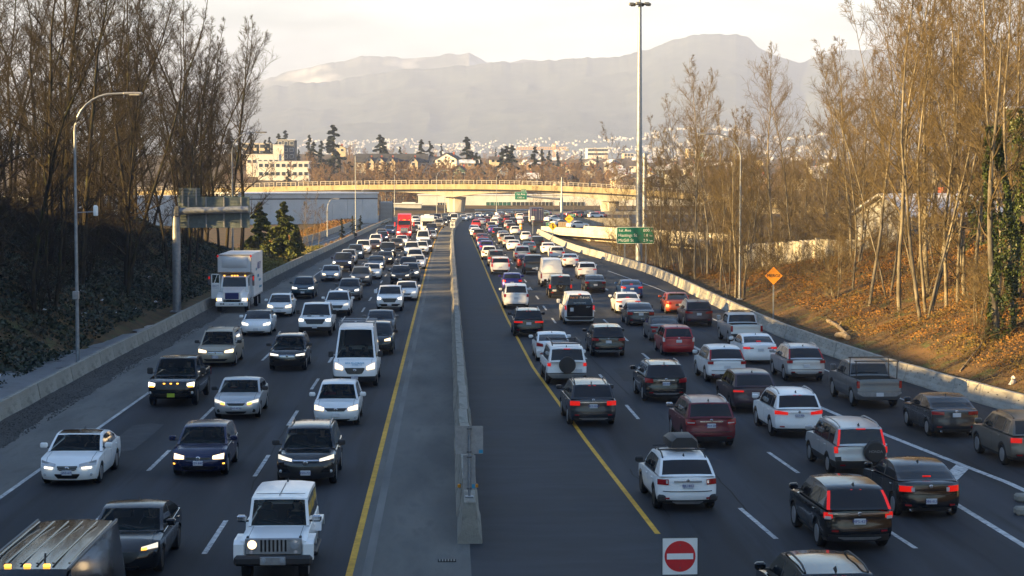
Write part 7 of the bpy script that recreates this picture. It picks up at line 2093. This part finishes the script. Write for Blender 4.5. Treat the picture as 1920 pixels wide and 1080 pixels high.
# open passenger-side door on the left, hinged forward
dr = MB().rbox((-1.36, .72, 1.50), (.66, .08, 1.15), .03); dr = tsub('open_door', dr, TW)
b = MB()
for x, w_, z, h_ in ((-1.65, .07, 2.35, .75), (-1.07, .07, 2.35, .75), (-1.36, .66, 2.70, .07)): b.box((x, .72, z), (w_, .07, h_))
b.tube([(-1.45, .70, 2.08), (-1.25, .70, 2.68)], .02, 4); b.build('door_frame', TW, dr)
link('lettering', text_mesh('ABILITY', .14, PLATE_INK), dr, (-1.36, .67, 1.85), (math.pi / 2, 0, 0)); link('lettering', text_mesh('MOVING SERVICE', .06, PLATE_INK), dr, (-1.36, .67, 1.70), (math.pi / 2, 0, 0))
tsub('mirror', MB().rbox((-1.82, .68, 2.35), (.20, .10, .85), .03), STEEL_DK); tsub('mirror_lamp', MB().rbox((-1.82, .62, 2.45), (.12, .03, .18), .02), TAIL_ON)
tsub('mirror', MB().rbox((1.35, .9, 2.25), (.16, .10, .80), .03), STEEL_DK); tsub('mirror_arm', MB().tube([(1.0, .95, 2.5), (1.36, .95, 2.5)], .02, 5), STEEL_DK); tsub('mirror_lamp', MB().rbox((1.35, .84, 2.4), (.08, .03, .3), .02), TAIL_ON)
# cargo box with attic over the cab
BX = noisy('truck_box_white', (.55, .56, .58), (.63, .64, .66), .6, .45)
b = MB(); b.extrude([(2.35, .95), (9.0, .95), (9.0, 4.12), (.72, 4.12), (.72, 2.86), (2.35, 2.70)], 2.44, lambda a, c, t: (-1.22 + t, a, c)); bx = tsub('cargo_box', b, BX)
b = MB(); vs, fs = [], []
for j in range(7):
    for k in range(11):
        u, w_ = k / 10 * 2 - 1, j / 6 * 2 - 1
        vs.append((u * .92, .70 - .20 * (1 - abs(u) ** 4) * (1 - abs(w_) ** 3), 3.58 + w_ * .40))
for j in range(6):
    for k in range(10): fs.append((j * 11 + k, j * 11 + k + 1, (j + 1) * 11 + k + 1, (j + 1) * 11 + k))
b.add(vs, fs).build('bulged_panel', BX, bx, 60)
for sx in (-1, 1):
    MB().rbox((sx * 1.2, .74, 3.5), (.07, .07, 1.26), .02).build('corner_post', ALU, bx); MB().rbox((sx * 1.20, .70, 4.02), (.12, .08, .14), .02).build('marker_light', TAIL_ON, bx)
MB().rbox((0, .72, 4.10), (2.44, .08, .08), .02).build('top_rail', ALU, bx); MB().rbox((1.22, 4.8, .98), (.05, 8.2, .1), .02).build('bottom_rail', ALU, bx)
for y, z, s_, t in ((6.2, 3.1, .75, 'ABILITY'), (5.6, 2.35, .34, 'MOVING'), (6.6, 2.0, .26, '604-555-0100'), (4.2, 2.9, .3, 'LOCAL'), (7.2, 1.5, .3, 'abilitymoving.ca')):
    link('lettering', text_mesh(t, s_, BLUES if s_ < .5 else PLATE_INK), bx, (1.235, y, z), (math.pi / 2, 0, math.pi / 2))
tsub('chassis', MB().box((0, 4.0, .75), (.9, 8.6, .35)), PLASTIC); tsub('mudflap', MB().box((.95, 7.2, .5), (.55, .03, .7)), PLASTIC)
truck_wheels(r, [(-.98, 0), (.98, 0), (-.98, 6.2), (.98, 6.2)], .47)
tsub('fuel_tank', MB().rbox((.9, 2.6, .62), (.5, 1.0, .5), .1), ALU)

# --- red tractor unit, far left lane
G = at(758, 447)
RED = PAINT['brightred']
r = empty('semi_truck', (G.x, G.y, 0), 0, 'bright red semi tractor with tall sleeper approaching', 'truck', 'vehicles approaching on the left carriageway')
b = MB(); b.add([(-.75, -1.2, .9), (.75, -1.2, .9), (.75, -1.15, 1.85), (-.75, -1.15, 1.85), (-1.05, 1.2, .9), (1.05, 1.2, .9), (1.05, 1.2, 2.15), (-1.05, 1.2, 2.15)], [(0, 1, 2, 3), (4, 7, 6, 5), (3, 2, 6, 7), (0, 3, 7, 4), (1, 5, 6, 2), (0, 4, 5, 1)]); tsub('hood', b, RED)
b = MB(); b.add([(-1.15, 1.0, .9), (1.15, 1.0, .9), (1.15, 1.0, 2.1), (-1.15, 1.0, 2.1), (-1.08, 1.5, 2.95), (1.08, 1.5, 2.95), (-1.1, 3.3, 4.05), (1.1, 3.3, 4.05), (1.2, 4.2, .9), (-1.2, 4.2, .9), (1.15, 4.2, 4.0), (-1.15, 4.2, 4.0), (-1.08, 2.0, 3.85), (1.08, 2.0, 3.85)],
                [(0, 1, 2, 3), (3, 2, 5, 4), (4, 5, 13, 12), (12, 13, 7, 6), (6, 7, 10, 11), (0, 3, 4, 12, 6, 11, 9), (1, 8, 10, 7, 13, 5, 2), (9, 11, 10, 8)]); tsub('cab', b, RED)
b = MB(); b.add([(-1.0, .99, 2.16), (1.0, .99, 2.16), (.96, 1.44, 2.88), (-.96, 1.44, 2.88), (-1.0, 1.1, 2.16), (1.0, 1.1, 2.16), (.96, 1.55, 2.88), (-.96, 1.55, 2.88)], [(0, 1, 2, 3), (4, 7, 6, 5), (0, 3, 7, 4), (1, 5, 6, 2), (3, 2, 6, 7), (0, 4, 5, 1)]); tsub('windshield', b, GLASS)
tsub('grille', MB().rbox((0, -1.2, 1.35), (1.15, .1, .85), .05), CHROME); tsub('grille_mesh', MB().rbox((0, -1.255, 1.35), (.8, .03, .6), .03), STEEL)
for sg in (-1, 1):
    b = MB(); b.extrude([(-1.2, .55), (-1.15, 1.2), (-.8, 1.45), (.4, 1.45), (.7, 1.0), (.6, .6), (.3, 1.05), (-.3, 1.05), (-.6, .55)], .5, lambda a, c, t: (sg * (.72 + t), a, c)); tsub('fender', b, RED)
    tsub('headlight', MB().rbox((sg * .95, -1.2, 1.05), (.35, .08, .22), .03), LENS_ON); tsub('mirror', MB().rbox((sg * 1.55, 1.1, 2.3), (.22, .15, .7), .04), RED)
    tsub('mirror_arm', MB().tube([(sg * 1.1, 1.15, 2.5), (sg * 1.5, 1.15, 2.5)], .03, 5), STEEL_DK)
tsub('bumper', MB().rbox((0, -1.28, .62), (2.3, .2, .4), .06), RED); tsub('bull_bar', MB().tube([(-.7, -1.42, .5), (-.7, -1.42, 1.2), (.7, -1.42, 1.2), (.7, -1.42, .5)], .04, 6), CHROME)
for x in (-.8, -.2, 0, .2, .8): tsub('marker_light', MB().rbox((x, 1.42, 3.0), (.12, .1, .06), .02), AMBER_ON)
truck_wheels(r, [(-1.0, 0), (1.0, 0), (-.95, 5.2), (.95, 5.2)], .5)
tsub('chassis', MB().box((0, 3.4, .75), (.9, 6.2, .3)), PLASTIC)
# --- motorhome
G = at(801, 438)
r = empty('motorhome', (G.x, G.y, 0), 0, 'white motorhome with bunk over the cab in the inner left lane', 'motorhome', 'vehicles approaching on the left carriageway')
b = MB(); b.extrude([(1.0, .6), (7.5, .6), (7.5, 3.15), (.2, 3.15), (-.25, 2.75), (-.2, 2.25), (.6, 2.05), (1.0, 2.0)], 2.35, lambda a, c, t: (-1.175 + t, a, c)); tsub('body', b, PAINT['pearl'])
b = MB(); b.add([(-.9, -1.0, .5), (.9, -1.0, .5), (.9, -1.0, 1.15), (-.9, -1.0, 1.15), (-.95, .1, 1.3), (.95, .1, 1.3), (-.9, .75, 2.1), (.9, .75, 2.1), (-.95, 1.2, .5), (.95, 1.2, .5), (.95, 1.2, 2.1), (-.95, 1.2, 2.1)], [(0, 1, 2, 3), (3, 2, 5, 4), (4, 5, 7, 6), (0, 3, 4, 6, 11, 8), (1, 9, 10, 7, 5, 2), (6, 7, 10, 11)]); tsub('cab', b, PAINT['white'])
b = MB(); b.add([(-.85, .10, 1.36), (.85, .10, 1.36), (.82, .66, 2.04), (-.82, .66, 2.04), (-.85, .2, 1.36), (.85, .2, 1.36), (.82, .76, 2.04), (-.82, .76, 2.04)], [(0, 1, 2, 3), (4, 7, 6, 5), (0, 3, 7, 4), (1, 5, 6, 2), (3, 2, 6, 7), (0, 4, 5, 1)]); tsub('windshield', b, GLASS)
tsub('grille', MB().rbox((0, -1.01, .85), (.9, .05, .3), .02), GRILLE)
for sg in (-1, 1): tsub('headlight', MB().rbox((sg * .7, -1.01, .9), (.25, .06, .18), .02), LENS_ON)
tsub('roof_pod', MB().rbox((0, 1.2, 3.25), (1.0, 1.4, .3), .1), PAINT['white'])
truck_wheels(r, [(-.9, 0), (.9, 0), (-.95, 5.4), (.95, 5.4)], .36)
# --- container truck, right
G = at(1008, 424)
r = empty('container_truck', (G.x, G.y, 0), math.pi, 'truck with dark blue shipping container beside the far right barrier', 'truck', 'vehicles driving away on the right carriageway')
NAVYC = noisy('container_blue', (.014, .018, .06), (.024, .03, .09), 1.0, .6)
tsub('container', MB().box((0, -5.6, 2.45), (2.44, 12, 2.6)), NAVYC)
for sg in (-1, 1):
    d_ = tsub('container_door', MB().rbox((sg * .60, .42, 2.45), (1.16, .06, 2.5), .02), NAVYC)
    for k in (-.25, .25): MB().tube([(sg * .60 + k, .48, 1.25), (sg * .60 + k, .48, 3.65)], .025, 5).build('lock_bar', ALU, d_)
    tsub('corner_post', MB().box((sg * 1.2, .43, 2.45), (.1, .1, 2.62)), STEEL_DK); tsub('taillight', MB().rbox((sg * .9, .5, .95), (.3, .05, .12), .02), TAIL)
link('lettering', text_mesh('KLINE', .3, REDS), r, (.62, .47, 3.3), (math.pi / 2, 0, math.pi)); link('lettering', text_mesh('TGHU 452', .16, WHITE), r, (-.6, .47, 3.4), (math.pi / 2, 0, math.pi))
tsub('chassis', MB().box((0, -5.6, 1.0), (2.0, 12, .25)), PLASTIC); tsub('mudflap', MB().box((0, .2, .55), (2.3, .04, .7)), PLASTIC)
tsub('cab', MB().rbox((0, -14, 1.9), (2.4, 2.6, 2.6), .2), PAINT['white'])
truck_wheels(r, [(-.95, -.6), (.95, -.6), (-.95, -1.9), (.95, -1.9), (-.95, -13.6), (.95, -13.6)], .5)
# --- everything farther off: shared shapes, one object per vehicle
proto = {}
def get(kind, lod, lit, var):
    key = (kind, lod, lit, var)
    if key not in proto:
        fr = dict(on=(LENS_ON, LENS_DIM, LENS_WARM)[var % 3]); re = dict(on=lit)
        proto[key] = car_spec(kind, lod, fr, re, rails=(kind == 'suv' and var == 1), tint=var == 1)
    return proto[key]
CW = dict(white='white', pearl='off-white', silver='silver', grey='grey', darkgrey='charcoal', black='black', navy='navy', blue='blue', purple='violet-blue', steelblue='steel blue', red='red', maroon='dark red', brightred='bright red', brown='brown', plum='plum', beige='beige', taupe='taupe', teal='dark teal', orange='burnt orange')
FL = [(620, 527, 'sedan', 'silver'), (642, 509, 'pickup', 'navy'), (676, 536, 'suv', 'grey'), (751, 533, 'suv', 'black'), (697, 523, 'sedan', 'white'), (705, 506, 'sedan', 'steelblue'), (722, 496, 'sedan', 'darkgrey'), (727, 482, 'boxsuv', 'black'), (768, 529, 'suv', 'grey'), (765, 513, 'suv', 'darkgrey'), (778, 495, 'suv', 'pearl'), (772, 481, 'boxsuv', 'white'), (782, 504, 'sedan', 'white'), (793, 459, 'lowvan', 'white'), (798, 473, 'suv', 'brown'), (790, 477, 'suv', 'white'),
      (666, 486, 'minivan', 'steelblue'), (653, 496, 'suv', 'silver'), (681, 477, 'boxsuv', 'white'), (701, 470, 'sedan', 'brown'), (704, 461, 'suv', 'white'), (717, 455, 'suv', 'navy'), (715, 446, 'sedan', 'beige'), (730, 441, 'suv', 'blue'), (753, 460, 'sedan', 'white'), (743, 470, 'suv', 'taupe'), (779, 419, 'suv', 'white'), (781, 431.5, 'suv', 'white'), (809, 440, 'pickup', 'navy'), (808, 449, 'sedan', 'silver'), (798, 452, 'suv', 'maroon'), (775, 440, 'suv', 'brown'), (786, 425, 'sedan', 'grey'),
      (823, 428, 'boxsuv', 'beige'), (831, 424, 'suv', 'taupe'), (838, 421, 'boxsuv', 'black'), (820, 414.5, 'suv', 'maroon'), (851, 418, 'lowvan', 'white'), (847, 412, 'suv', 'pearl'), (869, 414.5, 'sedan', 'white'), (878, 412, 'sedan', 'pearl'), (896, 408.8, 'sedan', 'white'), (912, 408, 'sedan', 'steelblue'), (813, 420, 'suv', 'white'), (800, 415, 'sedan', 'silver')]
FR = [(985, 502, 'sedan', 'maroon'), (930, 499, 'boxsuv', 'taupe'), (917, 487, 'suv', 'white'), (979, 490, 'boxsuv', 'silver'), (1044, 488, 'suv', 'pearl'), (1028, 476, 'sedan', 'white'), (1008, 465, 'suv', 'black'), (963, 470, 'sedan', 'white'), (992, 474, 'sedan', 'steelblue'), (986, 452, 'small', 'white'), (966, 440, 'hatch', 'pearl'), (955, 464, 'suv', 'silver'), (912, 475, 'suv', 'purple'), (907, 466, 'sedan', 'blue'), (904, 456, 'sedan', 'maroon'), (898, 449, 'suv', 'brown'), (892, 443.5, 'sedan', 'white'), (889, 437, 'sedan', 'pearl'), (893, 428, 'suv', 'brightred'), (897, 421, 'sedan', 'red'),
      (903, 422.5, 'sedan', 'silver'), (914, 420, 'suv', 'maroon'), (933, 445, 'suv', 'black'), (925, 437.5, 'sedan', 'purple'), (921, 432.5, 'suv', 'taupe'), (927, 425, 'suv', 'white'), (943, 450, 'sedan', 'silver'), (946, 458, 'suv', 'beige'), (936, 424, 'suv', 'darkgrey'), (931, 415, 'sedan', 'white'), (954, 429, 'suv', 'silver'), (952, 418, 'suv', 'maroon'), (959, 435, 'suv', 'brown'), (962, 423, 'suv', 'darkgrey'), (974, 422, 'sedan', 'white'), (975, 413, 'suv', 'white'), (987, 420, 'suv', 'black'), (972, 409, 'suv', 'taupe'), (986, 410, 'suv', 'brown'), (941, 410, 'sedan', 'brown'), (935, 406.6, 'sedan', 'silver'), (953, 406.5, 'sedan', 'grey'),
      (1029, 416, 'sedan', 'white', .9), (1046, 415, 'suv', 'maroon', .9), (1064, 408, 'sedan', 'red', 1.0), (1081, 408, 'suv', 'maroon', 1.0), (1094, 410, 'pickup', 'black', 1.1), (1107, 410, 'suv', 'white', 1.0), (1121, 409, 'suv', 'brightred', .6), (1028, 404.5, 'sedan', 'steelblue', -1.2), (1072, 428, 'sedan', 'white', 1.1), (1041, 425, 'sedan', 'pearl', .9)]
ORD = lambda n: '%d%s' % (n, 'th' if 10 <= n % 100 <= 20 else {1: 'st', 2: 'nd', 3: 'rd'}.get(n % 10, 'th'))
def lane_of(G, side):
    if side == 'L':
        q = float(xm(min(G.y, 500))) - G.x; return 0 if q < 6.8 else (1 if q < 10.4 else 2)
    q = G.x - float(ry(min(G.y, 400))); return 0 if q < 3.2 else (1 if q < 6.6 else (2 if q < 10.2 else 3))
LN = dict(L=['lane beside the yellow line', 'middle lane', 'outer lane'], R=['lane beside the yellow line', 'second lane', 'third lane', 'outermost lane'])
items = []
for side, lst in (('L', FL), ('R', FR)):
    for t in lst: items.append((side, at(t[0], t[1]), t))
cnt = {}
for side, G, t in sorted(items, key=lambda k: k[1].y):
    ln = lane_of(G, side)
    # keep clear of whatever already stands in this lane
    L = TYPES[t[2]]['L']
    off = TYPES[t[2]]['af'] if side == 'L' else L - TYPES[t[2]]['ar']
    for _ in range(30):
        c = Vector((G.x, G.y + L / 2 - off, 0))
        bad = [p for p in placed if p[5] == side and abs(p[1] - c.x) < (p[4] + 1.86) / 2 and abs(p[2] - c.y) < (p[3] + L) / 2 + .5]
        if not bad: break
        b0 = max(bad, key=lambda p: p[2])
        s_ = b0[2] + (b0[3] + L) / 2 + .7 - c.y
        G = Vector((G.x + (G.x - 0) / G.y * s_ * .0, G.y + s_, 0))
    k = (side, ln, t[3], t[2]); cnt[k] = cnt.get(k, 0) + 1
    nth = '' if cnt[k] == 1 else ORD(cnt[k]) + ' such one up, '
    ki = KINDW[t[2]]
    lab = '%s %s, %s%s, %s' % (CW[t[3]], ki, nth, LN[side][ln], 'approaching far off' if side == 'L' else 'driving away far off')
    lod = 1 if G.y < 210 else 2
    lit = side == 'R' and (hash((t[0], t[1])) % 3 != 0 if False else (int(t[0]) + int(t[1])) % 3 != 0)
    sp, P = get(t[2], lod, lit, int(t[0]) % 3)
    nm, ct = CATN[t[2]]
    place(0, 0, side, sp, P, nm, lab, ct, t[3], t[4] if len(t) > 4 else (0.35 if G.y > 470 else 0.0), G)

# ------------------------------------------------------------------ haze: even, pale evening air round the whole place
hz = MB().box((0, 4500, 380), (19800, 10600, 782)).build('haze', bpy.data.materials.new('haze_air'))
hm_ = hz.data.materials[0]; hm_.use_nodes = True
nt = hm_.node_tree
nt.nodes.remove(nt.nodes['Principled BSDF'])
pv = nt.nodes.new('ShaderNodeVolumePrincipled')
pv.inputs['Color'].default_value = (.50, .62, 1.0, 1)
pv.inputs['Density'].default_value = HAZE
pv.inputs['Anisotropy'].default_value = 0.0
nt.links.new(pv.outputs[0], nt.nodes['Material Output'].inputs['Volume'])
tag(hz, 'pale evening haze filling the air', 'haze', kind='stuff')
hz.display_type = 'WIRE'
